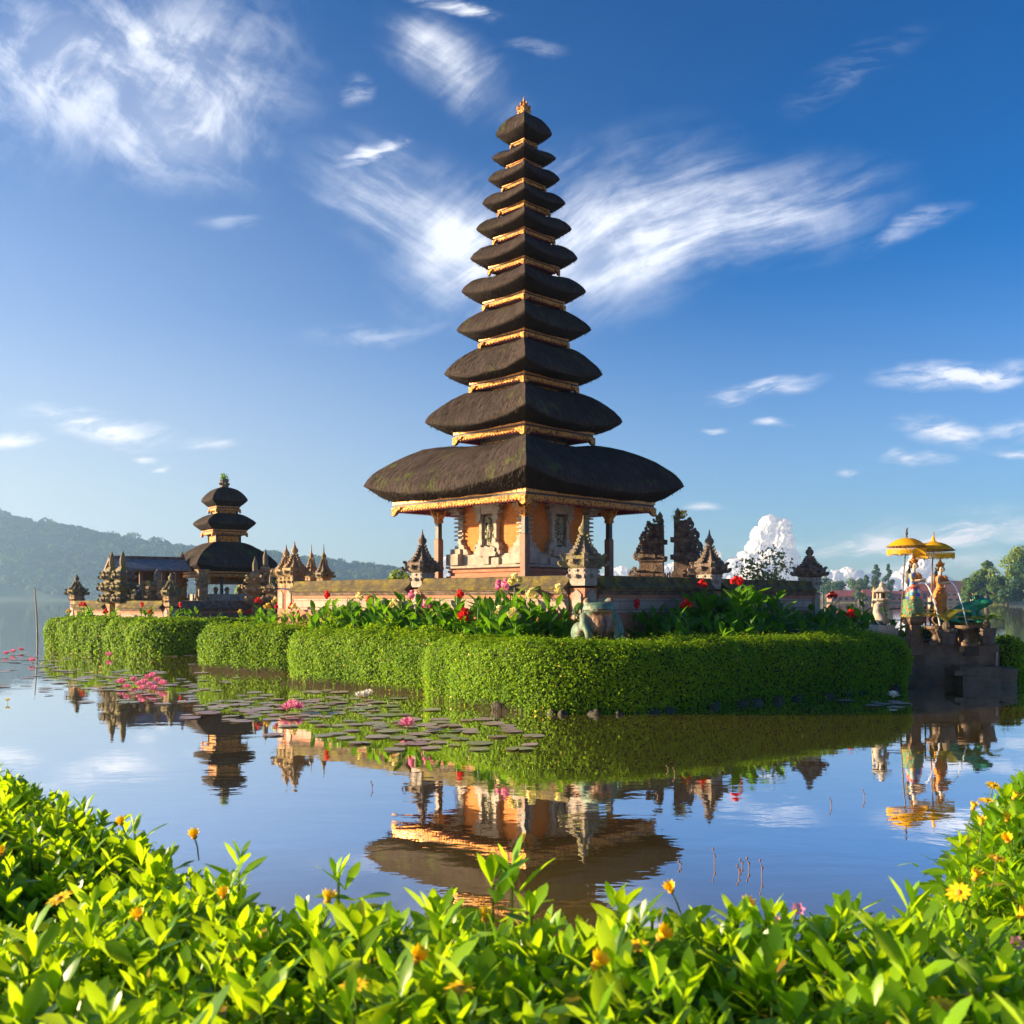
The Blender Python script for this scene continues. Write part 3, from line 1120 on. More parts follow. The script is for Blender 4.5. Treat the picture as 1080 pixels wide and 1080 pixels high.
def thatch_roof(parent, rg, zg, rt, zt, r0, z0, sag, mname, seed, peak=False, lip=None, shape=None, slim=False):
    lip = lip or (zt - zg)
    d = rt - r0
    hgt = z0 - zt
    curve2 = [(.006, .04), (.03, .17), (.07, .31), (.14, .48), (.24, .67), (.36, .84), (.48, .95), (.60, 1.0), (.74, .97), (.88, .89), (1.0, .80)]
    curve3 = [(.006, .035), (.03, .13), (.07, .23), (.14, .355), (.25, .52), (.38, .69), (.5, .82), (.62, .92), (.74, .985), (.83, 1.0), (.92, .96), (1.0, .88)]
    prof = [(rg * .72, zg + .03, 0.0), (rg * .97, zg, sag * .12), (rg + (rt - rg) * .35, zg + lip * .3, sag * .3), (rt - d * .05, zt - lip * .22, sag * .90), (rt - d * .004, zt - lip * .03, sag * .99), (rt, zt, sag)]
    curve = shape or ((None, curve3, curve2)[slim] if slim else None) or [(.006, .035), (.03, .16), (.07, .28), (.12, .39), (.245, .59), (.36, .75), (.50, .90), (.62, .975), (.74, 1.0), (.86, .965), (.94, .92), (1.0, .88)]
    if peak:
        curve = [(.04, .14), (.1, .27), (.2, .44), (.32, .60), (.46, .745), (.62, .86), (.78, .94), (.9, .98), (1.0, 1.0)]
    for u, f in curve:
        prof.append((rt - d * u, zt + hgt * f, sag * (1 - u) ** 1.1 * .75 + (0.25 * sag * min(1, u * 4) * (1 - u) ** .3 if not peak else 0)))
    if peak:
        prof.append((.02, z0 + .01, 0))
    mb = roof_mesh(prof, 26, seed, min(.03, .012 * rt))
    # loose fibres hanging from the cut edge
    r = random.Random(seed + 50)
    nf = int(60 + rt * 130)
    base_uv = mb.uv
    for k in range(4):
        a = k * math.pi / 2
        ca, sa = math.cos(a), math.sin(a)
        for i in range(nf):
            s = r.uniform(-.98, .98)
            f = r.random()
            rr = rg + (rt - rg) * (.15 + .85 * f)
            h = rr / math.sqrt(2)
            w = 1 - abs(s) ** 2.4
            zz = zg + lip * (.15 + .8 * f) - sag * w * (.2 + .75 * f)
            x, y = s * h, -h - .004
            ln = r.uniform(.02, .06) * (.5 + .25 * rt)
            wd = r.uniform(.006, .016)
            dx = r.uniform(-.03, .03)
            pts = [(x - wd, y, zz + .03), (x + wd, y, zz + .03), (x + dx, y - r.uniform(.005, .04), zz - ln)]
            o = len(mb.v)
            mb.add([(p[0] * ca - p[1] * sa, p[0] * sa + p[1] * ca, p[2]) for p in pts], [(0, 1, 2)])
            base_uv += [(s * h, -.3), (s * h, -.3), (s * h, -.25)]
    # loose strands lying down the slope break up the outline
    def surf(s, t):
        q = 5 + t * (len(prof) - 7)
        j = int(q)
        f = q - j
        a_, b_ = prof[j], prof[j + 1]
        rr_, z_, sg = (a_[i] + (b_[i] - a_[i]) * f for i in range(3))
        h_ = rr_ / math.sqrt(2)
        return s * h_, -h_, z_ - sg * (1 - abs(s) ** 2.4)
    for k in range(4):
        a = k * math.pi / 2
        ca, sa = math.cos(a), math.sin(a)
        for i in range(int(nf * 2.2)):
            s, t = r.uniform(-1, 1), r.uniform(.02, .97)
            t2 = max(0, t - r.uniform(.06, .16))
            p0, p1 = surf(s, t), surf(s + r.uniform(-.02, .02), t2)
            wd = r.uniform(.004, .011)
            up = r.uniform(.012, .035) * min(1, rt / 2)
            pts = [(p0[0] - wd, p0[1], p0[2] + .004), (p0[0] + wd, p0[1], p0[2] + .004), (p1[0], p1[1] - up, p1[2] + up)]
            mb.add([(p[0] * ca - p[1] * sa, p[0] * sa + p[1] * ca, p[2]) for p in pts], [(0, 1, 2)])
            uu, vv = r.uniform(0, 40), r.uniform(.1, 1)
            base_uv += [(uu, vv), (uu, vv), (uu, vv)]
    o = mb.build('roof', M[mname], parent, smooth=True)
    return o


def eave(parent, rg, zg, hgt, lace=True):
    """gilded eave: line, dark groove, carved board with little drops, corner pendants"""
    h = rg / math.sqrt(2)
    k = hgt
    a = MB().ring(h, .16, zg - .20 * k, zg + .02)
    a.build('gilded_line', M['gold_plain'], parent)
    a = MB().ring(h - .025, .16, zg - .44 * k, zg - .20 * k)
    a.build('groove', M['dark_line'], parent)
    b = MB().ring(h - .012, .05, zg - .86 * k, zg - .44 * k)
    n = max(8, int(2 * h / .09))
    for q in range(4):
        an = q * math.pi / 2
        ca, sa = math.cos(an), math.sin(an)
        for i in range(n):
            x0, x1 = -h + 2 * h * i / n, -h + 2 * h * (i + 1) / n
            xm = (x0 + x1) / 2
            pts = []
            for y in (-h + .014, -h + .05):
                pts += [(x0 + .004, y, zg - .86 * k), (x1 - .004, y, zg - .86 * k), (xm, y, zg - 1.06 * k)]
            b.add([(p[0] * ca - p[1] * sa, p[0] * sa + p[1] * ca, p[2]) for p in pts], [(0, 1, 2), (5, 4, 3), (0, 2, 5, 3), (1, 4, 5, 2), (0, 3, 4, 1)])
        # corner pendant, one carved tongue either way from the corner
        w = min(.34, h * .28)
        for sx in (0, 1):
            poly = [(0, 0), (w, 0), (w * .86, -.25 * k), (w * .6, -.35 * k), (w * .42, -.75 * k), (w * .18, -.95 * k), (0, -.8 * k)]
            ux = Vector((1, 0, 0)) if sx == 0 else Vector((0, 1, 0))
            un = Vector((0, 1, 0)) if sx == 0 else Vector((1, 0, 0))
            mt = Matrix.Rotation(an, 4, 'Z')
            b.prism(poly, mt @ Vector((-h - .004, -h - .004, zg - .55 * k)), mt @ ux, Vector((0, 0, 1)), mt @ un, .045)
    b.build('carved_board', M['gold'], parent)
    s = MB()
    q = h - .05
    s.add([(-q, -q, zg - .35 * k), (q, -q, zg - .35 * k), (q, q, zg - .35 * k), (-q, q, zg - .35 * k), (-q, -q, zg - .3 * k), (q, -q, zg - .3 * k), (q, q, zg - .3 * k), (-q, q, zg - .3 * k)],
          [(3, 2, 1, 0), (4, 5, 6, 7), (0, 1, 5, 4), (1, 2, 6, 5), (2, 3, 7, 6), (3, 0, 4, 7)])
    nr = max(4, int(2 * h / .22))
    for qd in range(4):
        an = qd * math.pi / 2
        mt = Matrix.Rotation(an, 4, 'Z')
        for i in range(nr):
            x = -q + 2 * q * (i + .5) / nr
            c = mt @ Vector((x, -q * .72, zg - .42 * k))
            s.box(c, (.045, q * .5, .05), an)
    s.build('soffit', M['soffit'], parent)
    if lace:
        f = MB()
        nn = int(2 * h / .05)
        for qd in range(4):
            mt = Matrix.Rotation(qd * math.pi / 2, 4, 'Z')
            hh = h - .07
            for i in range(nn):
                x0 = -hh + 2 * hh * i / nn
                x1 = x0 + 2 * hh / nn * .86
                pts = [Vector((x0, -hh, zg - .8 * k)), Vector((x1, -hh, zg - .8 * k)), Vector((x1, -hh, zg - 1.0 * k)), Vector(((x0 + x1) / 2, -hh, zg - 1.14 * k)), Vector((x0, -hh, zg - 1.0 * k))]
                f.prism([(p.x, p.z) for p in pts], mt @ Vector((0, -hh, 0)), mt @ Vector((1, 0, 0)), Vector((0, 0, 1)), mt @ Vector((0, 1, 0)), .008)
            f.box(mt @ Vector((0, -hh + .012, zg - .62 * k)), (2 * hh, .012, .4 * k), qd * math.pi / 2)
        f.build('fringe', M['fringe'], parent)


def tier_box(parent, rb, z0, z1):
    """the little room between two roofs: dark posts above, gilded carved panels below"""
    h = rb / math.sqrt(2)
    t = MB().stack([(z0 - .25, h * .93), (z1 + .12, h * .93)])
    for sx in (-1, 1):
        for sy in (-1, 1):
            t.box((sx * (h - .02), sy * (h - .02), (z0 + z1) / 2), (.07, .07, z1 - z0 + .35))
    o = t.build('tier_box', M['dark_wood'], parent)
    zc = z0 + (z1 - z0) * .55
    p = MB().ring(h - .002, .05, z0 - .22, zc)
    p.build('carved_panel', M['gold'], o)
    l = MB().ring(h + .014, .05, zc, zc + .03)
    l.ring(h + .010, .05, z0 + .0, z0 + .025)
    l.build('panel_rail', M['dark_line'], o)


D = 23.2
S = D / FPX
CX = 552.5


def zc(py, r=0.0):
    return CAMH + (HOR - py) * (D - r) / FPX


def build_meru():
    root = empty('meru_tower', ((CX - 540) * S, D, 0), R(45))
    tag(root, 'tall eleven tiered thatched pagoda with gilded eaves over an orange brick shrine', 'pagoda')
    # (tip half width px, tip y, gold half width px, gold side y, top y of roof)
    T = [(169, 513, 138.75, 531, 457.5), (104.4, 445.5, 74.5, 457.4, 402.2), (83.7, 395, 57.5, 404.5, 355.2), (71, 348, 47.5, 358.5, 315.9), (65.7, 308, 43.3, 319, 278.2),
         (56.8, 273, 37.5, 282, 245.5), (50.3, 242, 32.5, 251, 217.4), (44, 215, 27.5, 222, 192), (37.9, 189.5, 23, 196.6, 168.7), (33.9, 167, 18.5, 174.6, 150.3), (29.8, 142, 13.8, 151.8, 116)]
    boxes = []
    for i in range(len(T)):
        g = T[i][2]
        boxes.append(g * (.60 if i == 1 else .665) if i else 0)
    for i, (hw, ty, gw, gy, topy) in enumerate(T):
        rt, rg = hw * S, gw * S
        zt, zg = zc(ty), zc(gy)
        last = i == len(T) - 1
        r0 = boxes[i + 1] * S if not last else .09
        # the near ridge top, the joint with the box above
        z0 = zc(topy, r0 + (.26, .17, .17, .17)[i] * (rt - r0) if i < 4 else r0 + .40 * (rt - r0)) if not last else zc(topy, r0 + .12)
        sag = min(.30, .098 * rt)
        fh = [.205, .19, .165, .155, .145, .135, .125, .115, .105, .095, .085][i]
        o = thatch_roof(root, rg, zg, rt, zt, r0 * .96, z0, sag, 'thatch' if i in (0, 2, 5, 8, 9, 10) else 'thatch', 10 + i, last, slim=0 if i == 0 else (1 if i < 4 else 2))
        eave(o, rg, zg, fh, i < 8)
        if not last:
            ng = zc(T[i + 1][3])
            tier_box(root, boxes[i + 1] * S, z0 - .12 * (z0 - zt), ng - fh_next(i + 1) * .5)
    # finial
    zt = zc(116, .1)
    f = MB()
    f.stack([(zt - .05, .10), (zt + .02, .12), (zt + .04, .085), (zt + .09, .10), (zt + .12, .06)], rz=0)
    f.stack([(zt + .10, .05), (zt + .15, .085), (zt + .2, .07), (zt + .24, .03), (zt + .30, .02), (zt + .36, .004)], n=10)
    for k in range(4):
        a = k * math.pi / 2 + math.pi / 4
        f.ball((.13 * math.cos(a), .13 * math.sin(a), zt + .08), (.04, .04, .085), 6, 5)
        f.ball((.09 * math.cos(a + .7), .09 * math.sin(a + .7), zt + .17), (.03, .03, .055), 6, 5)
    f.build('finial', M['gold'], root)

    # ---- the shrine under the lowest roof
    zf = 1.95
    hb = 1.77 / math.sqrt(2)
    b = MB()
    b.stack([(1.45, 1.72), (1.86, 1.72), (1.86, 1.66), (1.95, 1.66)])
    b.build('plinth', M['red_brick'], root)
    b = MB()
    b.stack([(zf, hb * 1.02), (2.13, hb * 1.02), (2.13, hb * .97), (2.21, hb * .97), (2.21, hb * 1.0), (2.27, hb * 1.0)])
    b.build('base_courses', M['red_brick'], root)
    b = MB()
    b.stack([(2.272, hb * .94), (2.31, hb * 1.03), (2.36, hb * 1.03), (2.36, hb * .96), (2.385, hb * .90), (2.62, hb * .90), (2.62, hb * .86), (2.66, hb * .82)])
    hw = 1.48 / math.sqrt(2)
    for sx in (-1, 1):
        for sy in (-1, 1):
            c = hb * .86
            b.box((sx * c, sy * c, 2.51), (.42, .42, .26))
            b.box((sx * c * .97, sy * c * .97, 2.70), (.34, .34, .12))
            b.box((sx * c * .93, sy * c * .93, 2.80), (.28, .28, .08))
            b.box((sx * c * .90, sy * c * .90, 2.88), (.22, .22, .08))
            b.box((sx * c * .885, sy * c * .885, 2.95), (.17, .17, .06))
    for q in range(4):
        mt = Matrix.Rotation(q * math.pi / 2, 4, 'Z')
        # rising volutes either side and a scrolled block under each niche
        for sx in (-1, 1):
            poly = [(.0, 0), (.36, 0), (.36, .04), (.30, .12), (.23, .13), (.2, .22), (.13, .24), (.09, .34), (0, .36)]
            b.prism([(p[0] * -sx, p[1]) for p in poly], mt @ Vector((sx * (hw - .03), -hw - .05, 2.62)), mt @ Vector((1, 0, 0)), Vector((0, 0, 1)), mt @ Vector((0, 1, 0)), .12)
        b.box(mt @ Vector((0, -hb * .92, 2.50)), (.2, .16, .24), q * math.pi / 2)
        b.box(mt @ Vector((0, -hb * .90, 2.44)), (.75, .12, .18), q * math.pi / 2)
    b.build('base_moulding', M['stone'], root, bevel=.012)
    cella = MB().stack([(2.55, hw), (4.0, hw)]).build('cella_wall', M['orange'], root)
    # corner combs of thin stone plates
    for sx in (-1, 1):
        for sy in (-1, 1):
            p = MB()
            p.box((sx * (hw - .05), sy * (hw - .05), 3.15), (.17, .17, 1.25))
            for i in range(7):
                z = 2.98 + i * .098
                p.box((sx * (hw - .03), sy * (hw - .03), z), (.27, .27, .035), 0, .93)
            p.build('corner_pilaster', M['stone'], cella)
            k = MB()
            for i, (z, w) in enumerate(((3.58, .30), (3.66, .40), (3.75, .52), (3.84, .62))):
                k.box((sx * (hw + .02 + i * .035), sy * (hw + .02 + i * .035), z), (w, w, .075))
            k.build('corner_corbel', M['stone'], cella, bevel=.01)
    for q in range(4):
        mt = Matrix.Rotation(q * math.pi / 2, 4, 'Z')
        ux, un, uz = mt @ Vector((1, 0, 0)), mt @ Vector((0, 1, 0)), Vector((0, 0, 1))
        f = MB()
        for sx in (-1, 1):
            f.box(mt @ Vector((sx * .24, -hw - .06, 3.10)), (.085, .12, .82), q * math.pi / 2)
            lo = [(0, 0), (.26, 0), (.27, .08), (.22, .1), (.24, .2), (.19, .28), (.13, .26), (.12, .34), (.05, .38), (0, .36)]
            f.prism([(p[0] * sx, p[1]) for p in lo], mt @ Vector((sx * .16, -hw - .07, 2.60)), ux, uz, un, .16)
            up = [(0, 0), (0, .36), (.14, .36), (.22, .3), (.17, .24), (.21, .16), (.14, .1), (.16, .0), (.12, -.08), (.06, -.1)]
            f.prism([(p[0] * sx, p[1]) for p in up], mt @ Vector((sx * .20, -hw - .075, 3.42)), ux, uz, un, .17)
        head = [(-.34, 0), (.34, 0), (.40, .09), (.36, .17), (.28, .16), (.24, .25), (.12, .22), (.07, .30), (-.07, .30), (-.12, .22), (-.24, .25), (-.28, .16), (-.36, .17), (-.40, .09)]
        f.prism(head, mt @ Vector((0, -hw - .07, 3.52)), ux, uz, un, .15)
        sill = [(-.30, 0), (.30, 0), (.34, .08), (.28, .12), (.30, .18), (.2, .23), (.1, .2), (0, .24), (-.1, .2), (-.2, .23), (-.30, .18), (-.28, .12), (-.34, .08)]
        f.prism(sill, mt @ Vector((0, -hw - .09, 2.56)), ux, uz, un, .2)
        for i in range(26):
            r = random.Random(i * 7 + q)
            x = r.choice((-1, 1)) * r.uniform(.18, .4)
            f.ball(mt @ Vector((x, -hw - .14, r.choice((r.uniform(2.62, 2.9), r.uniform(3.45, 3.75))))), r.uniform(.02, .045), 6, 4)
        f.build('niche_frame', M['stone'], cella, bevel=.012)
        p = MB().box(mt @ Vector((0, -hw - .012, 3.14)), (.38, .06, .72), q * math.pi / 2)
        p.build('niche_back', M['dark_line'], cella)
        # carved relief: a standing figure with scrollwork
        g = MB().box(mt @ Vector((0, -hw - .045, 3.14)), (.30, .04, .64), q * math.pi / 2)
        def rb(x, z, rx, rz, d=.05):
            g.ball(mt @ Vector((x, -hw - .065, z)), (rx, rx if q % 2 else d, rz) if q % 2 == 0 else (d, rx, rz), 8, 6)
        rb(0, 3.34, .042, .05)
        rb(0, 3.41, .035, .05)
        rb(0, 3.20, .06, .10)
        rb(-.035, 3.02, .032, .12)
        rb(.04, 3.02, .032, .12)
        rb(-.09, 3.22, .022, .09)
        rb(.09, 3.20, .022, .09)
        rr = random.Random(3 + q)
        for i in range(26):
            rb(rr.uniform(-.13, .13), rr.uniform(2.86, 3.43), rr.uniform(.012, .026), rr.uniform(.015, .04), .035)
        g.build('relief_panel', M['relief'], cella)
    # four posts carrying the eaves
    hp = 1.985 / math.sqrt(2)
    for sx in (-1, 1):
        for sy in (-1, 1):
            x, y = sx * hp, sy * hp
            p = MB()
            p.stack([(2.02, .062), (3.62, .055)], (x, y))
            o = p.build('post', M['dark_wood'], root, bevel=.008)
            p = MB().stack([(1.95, .115), (2.05, .115), (2.05, .078), (2.98, .078), (3.0, .064)], (x, y))
            p.build('post_sleeve', M['brown_wood'], o, bevel=.008)
            p = MB()
            p.stack([(3.36, .058), (3.40, .085), (3.44, .07), (3.52, .10), (3.56, .13), (3.62, .13)], (x, y))
            for k in range(4):
                a = k * math.pi / 2
                ux = Vector((math.cos(a), math.sin(a), 0))
                p.prism([(0, 0), (.06, .02), (.09, .1), (.2, .14), (.26, .22), (0, .22)], Vector((x, y, 3.44)), ux, Vector((0, 0, 1)), Vector((-ux.y, ux.x, 0)), .05)
            p.build('capital', M['gold'], o)


def fh_next(i):
    return [.205, .19, .165, .155, .145, .135, .125, .115, .105, .095, .085][i]


build_meru()


# ================================================================== WALLS, PILLARS, GATES
def compound_wall(p0, p1, label, ztop=2.02, zbot=.3, group='mossy temple walls', dark=False):  # dark: shade painted into panel and coping as darker stone
    p0, p1 = Vector(p0), Vector(p1)
    d = p1 - p0
    L = d.length
    root = empty('temple_wall', (p0.x, p0.y, 0), math.atan2(d.y, d.x))
    tag(root, label, 'wall', group)
    ux, uy, un = Vector((0, 1, 0)), Vector((0, 0, 1)), Vector((1, 0, 0))

    def ext(name, poly, m, jit=0.0, seg=None):
        mb = MB()
        seg = seg or max(1, int(L / .35))
        n = len(poly)
        vs, fs = [], []
        for i in range(seg + 1):
            for q in poly:
                vs.append((L * i / seg, q[0], q[1] + ztop))
        for i in range(seg):
            for k in range(n):
                k2 = (k + 1) % n
                fs.append((i * n + k, i * n + k2, (i + 1) * n + k2, (i + 1) * n + k))
        fs.append(tuple(range(n - 1, -1, -1)))
        fs.append(tuple(seg * n + k for k in range(n)))
        mb.add(vs, fs)
        return mb.build(name, m, root, jitter=jit)
    zb = zbot - ztop
    ext('brick_footing', [(-.22, zb), (.22, zb), (.22, -.66), (-.22, -.66)], M['red_brick'])
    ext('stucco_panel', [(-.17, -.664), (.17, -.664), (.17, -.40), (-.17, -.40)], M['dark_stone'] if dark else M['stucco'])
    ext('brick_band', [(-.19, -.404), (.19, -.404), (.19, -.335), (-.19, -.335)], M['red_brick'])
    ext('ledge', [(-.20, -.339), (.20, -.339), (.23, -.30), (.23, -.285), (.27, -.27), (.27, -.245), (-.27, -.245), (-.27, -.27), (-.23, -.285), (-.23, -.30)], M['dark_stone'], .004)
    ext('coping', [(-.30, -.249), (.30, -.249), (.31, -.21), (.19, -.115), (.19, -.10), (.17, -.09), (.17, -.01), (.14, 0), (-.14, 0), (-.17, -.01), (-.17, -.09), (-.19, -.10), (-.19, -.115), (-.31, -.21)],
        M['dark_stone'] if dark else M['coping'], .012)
    return root


def antefix(mb, c, ang, s):
    """curled leaf ornament standing out at angle ang"""
    poly = [(-.3, 0), (.35, 0), (.6, .2), (.62, .45), (.42, .55), (.30, .42), (.38, .30), (.2, .3), (.22, .75), (.45, .95), (.34, 1.15), (.1, 1.1), (-.12, .8), (-.3, .4)]
    ux = Vector((math.cos(ang), math.sin(ang), 0))
    mb.prism([(p[0] * s, p[1] * s) for p in poly], c, ux, (0, 0, 1), (-ux.y, ux.x, 0), s * .42)


def pillar(loc, rz, label, zt, k=1.0, tone='moss_stone', zb=.3, shaft='stone', tall=1.0, group='carved pillars of the temple walls'):
    """carved wall pillar: shaft, flared corbels, spreading cap with curled corners, stepped roof, onion finial.
    zt = height of the wall top it stands at, k = overall size"""
    root = empty('wall_pillar', (loc[0], loc[1], 0), rz)
    tag(root, label, 'pillar', group)
    s = MB()
    s.stack([(zb, .21 * k), (zb + .2, .21 * k), (zb + .2, .17 * k), (zt - .22 * k, .17 * k)])
    s.build('shaft', M['red_brick'], root)
    s = MB()
    for q in range(4):
        mt = Matrix.Rotation(q * math.pi / 2, 4, 'Z')
        s.prism([(-.10 * k, zt - .75 * k), (.10 * k, zt - .75 * k), (.10 * k, zt - .32 * k), (0, zt - .24 * k), (-.10 * k, zt - .32 * k)], mt @ Vector((0, -.178 * k, 0)), mt @ Vector((1, 0, 0)), (0, 0, 1), mt @ Vector((0, 1, 0)), .03 * k)
    s.build('panel', M['stone'], root)
    s = MB()
    s.stack([(zt - .18 * k, .165 * k), (zt - .02 * k, .175 * k), (zt + .04 * k, .185 * k), (zt + .12 * k, .185 * k)])
    for q in range(4):
        a = q * math.pi / 2
        for b in (0, math.pi / 4):
            rr = (.20 if b == 0 else .26) * k
            antefix(s, (rr * .8 * math.cos(a + b), rr * .8 * math.sin(a + b), zt - .05 * k), a + b, .14 * k)
    s.build('corbel', M['white_stone'] if shaft == 'stone' else M['gold_stone'], root, bevel=.006)
    c = MB()
    z = zt + .12 * k
    c.stack([(z, .19 * k), (z + .05 * k, .23 * k), (z + .10 * k, .25 * k), (z + .10 * k, .225 * k), (z + .15 * k, .225 * k), (z + .15 * k, .255 * k), (z + .22 * k, .255 * k)])
    for q in range(4):
        a = q * math.pi / 2
        antefix(c, (.32 * k * math.cos(a + math.pi / 4), .32 * k * math.sin(a + math.pi / 4), z + .03 * k), a + math.pi / 4, .20 * k)
        antefix(c, (.22 * k * math.cos(a), .22 * k * math.sin(a), z + .07 * k), a, .19 * k)
    c.build('cap', M[tone], root, jitter=.012, bevel=.006)
    c = MB()
    zz, r = z + .22 * k, .215 * k
    for i in range(5):
        c.stack([(zz, r), (zz + .04 * k * tall, r), (zz + .04 * k * tall, r * .84), (zz + .06 * k * tall, r * .80)])
        zz += .06 * k * tall
        r *= .78
        for q in range(4):
            a = q * math.pi / 2
            antefix(c, (r * 1.25 * math.cos(a), r * 1.25 * math.sin(a), zz - .05 * k), a, .10 * k)
    c.build('stepped_roof', M[tone], root, jitter=.010)
    f = MB()
    f.stack([(zz - .03, .05 * k), (zz + .02 * k, .085 * k), (zz + .04 * k, .085 * k), (zz + .06 * k, .05 * k), (zz + .10 * k, .075 * k), (zz + .15 * k, .095 * k), (zz + .20 * k, .078 * k), (zz + .23 * k, .042 * k),
             (zz + .25 * k, .048 * k), (zz + .28 * k, .026 * k), (zz + .40 * k * tall, .004)], n=10)
    f.build('finial', M[tone], root, smooth=True)
    return root


NEAR, LFT, RGT, BCK = (1.26, 17.55), (-5.13, 23.5), (6.86, 22.95), (.45, 28.9)


def lerp2(a, b, t):
    return (a[0] + (b[0] - a[0]) * t, a[1] + (b[1] - a[1]) * t)


def walls():
    aL = math.atan2(LFT[1] - NEAR[1], LFT[0] - NEAR[0])
    aR = math.atan2(RGT[1] - NEAR[1], RGT[0] - NEAR[0])
    mL, mR = lerp2(NEAR, LFT, .485), lerp2(NEAR, RGT, .49)
    u = lambda a, b, k: lerp2(a, b, k / math.dist(a, b))
    compound_wall(u(NEAR, mL, .2), u(mL, NEAR, .2), 'sunlit mossy wall stretch left of the corner pillar behind the big frog')
    compound_wall(u(mL, LFT, .2), u(LFT, mL, .2), 'sunlit mossy wall stretch farther left, ending at the left corner pillar')
    compound_wall(u(NEAR, mR, .2), u(mR, NEAR, .2), 'shaded mossy wall stretch right of the corner pillar behind the big frog')
    compound_wall(u(mR, RGT, .2), u(RGT, mR, .2), 'shaded mossy wall stretch ending at the rightmost pillar by the lake')
    compound_wall(u(LFT, BCK, .2), BCK, 'rear left court wall behind the tall pagoda')
    compound_wall(u(RGT, BCK, .2), lerp2(RGT, BCK, .40), 'rear right court wall between the rightmost pillar and the dark split gate')
    compound_wall(lerp2(RGT, BCK, .60), u(BCK, RGT, .2), 'rear right court wall beyond the dark split gate')
    pillar(NEAR, aL, 'ornate mossy pillar with a yellow green finial right behind the big frog', 2.02, 1.02)
    pillar(mL, aL, 'dark stepped pillar midway along the sunlit left wall', 2.02, .98, 'dark_stone')
    pillar(mR, aR, 'dark stepped pillar midway along the shaded right wall, touching the split gate outline', 1.98, 1.0, 'dark_stone')
    pillar(RGT, aR, 'dark corner pillar at the right end of the wall beside the lake', 1.98, 1.0, 'dark_stone', tall=.7)
    pillar(LFT, aL, 'brown carved corner pillar at the left end of the big wall', 2.02, .92, 'gold_stone', shaft='w')
    pillar((-5.42, 23.9), aL, 'carved pillar crowded against the left corner pillar of the big wall', 2.02, .86, 'gold_stone', shaft='w')
    pillar(at(328.5, 632, 27.0)[:2], aL, 'brown stone pillar with a slim spire standing behind the left wall end', 2.1, .72, 'gold_stone', shaft='w', tall=1.5)
    pillar(at(341.5, 632, 26.0)[:2], aL, 'mossy stone pillar with a slim spire, right of two behind the left wall end', 2.05, .72, 'moss_stone', shaft='w', tall=1.5)
    pillar(BCK, aL, 'rear corner pillar of the court behind the tall pagoda', 2.02, .9, 'dark_stone')


walls()


def curl(mb, c, ang, r, th, turns=1.25, up=1):
    """a flat spiral volute in the vertical plane through ang"""
    ux = Vector((math.cos(ang), math.sin(ang), 0))
    pts, rad = [], []
    n = 12
    for i in range(n + 1):
        t = i / n
        a = math.pi * .5 - t * turns * 2 * math.pi
        q = r * (1 - .75 * t)
        pts.append(Vector(c) + ux * (q * math.cos(a)) + Vector((0, 0, up * q * math.sin(a))))
        rad.append(th * (1 - .45 * t))
    mb.tube(pts, rad, 6)


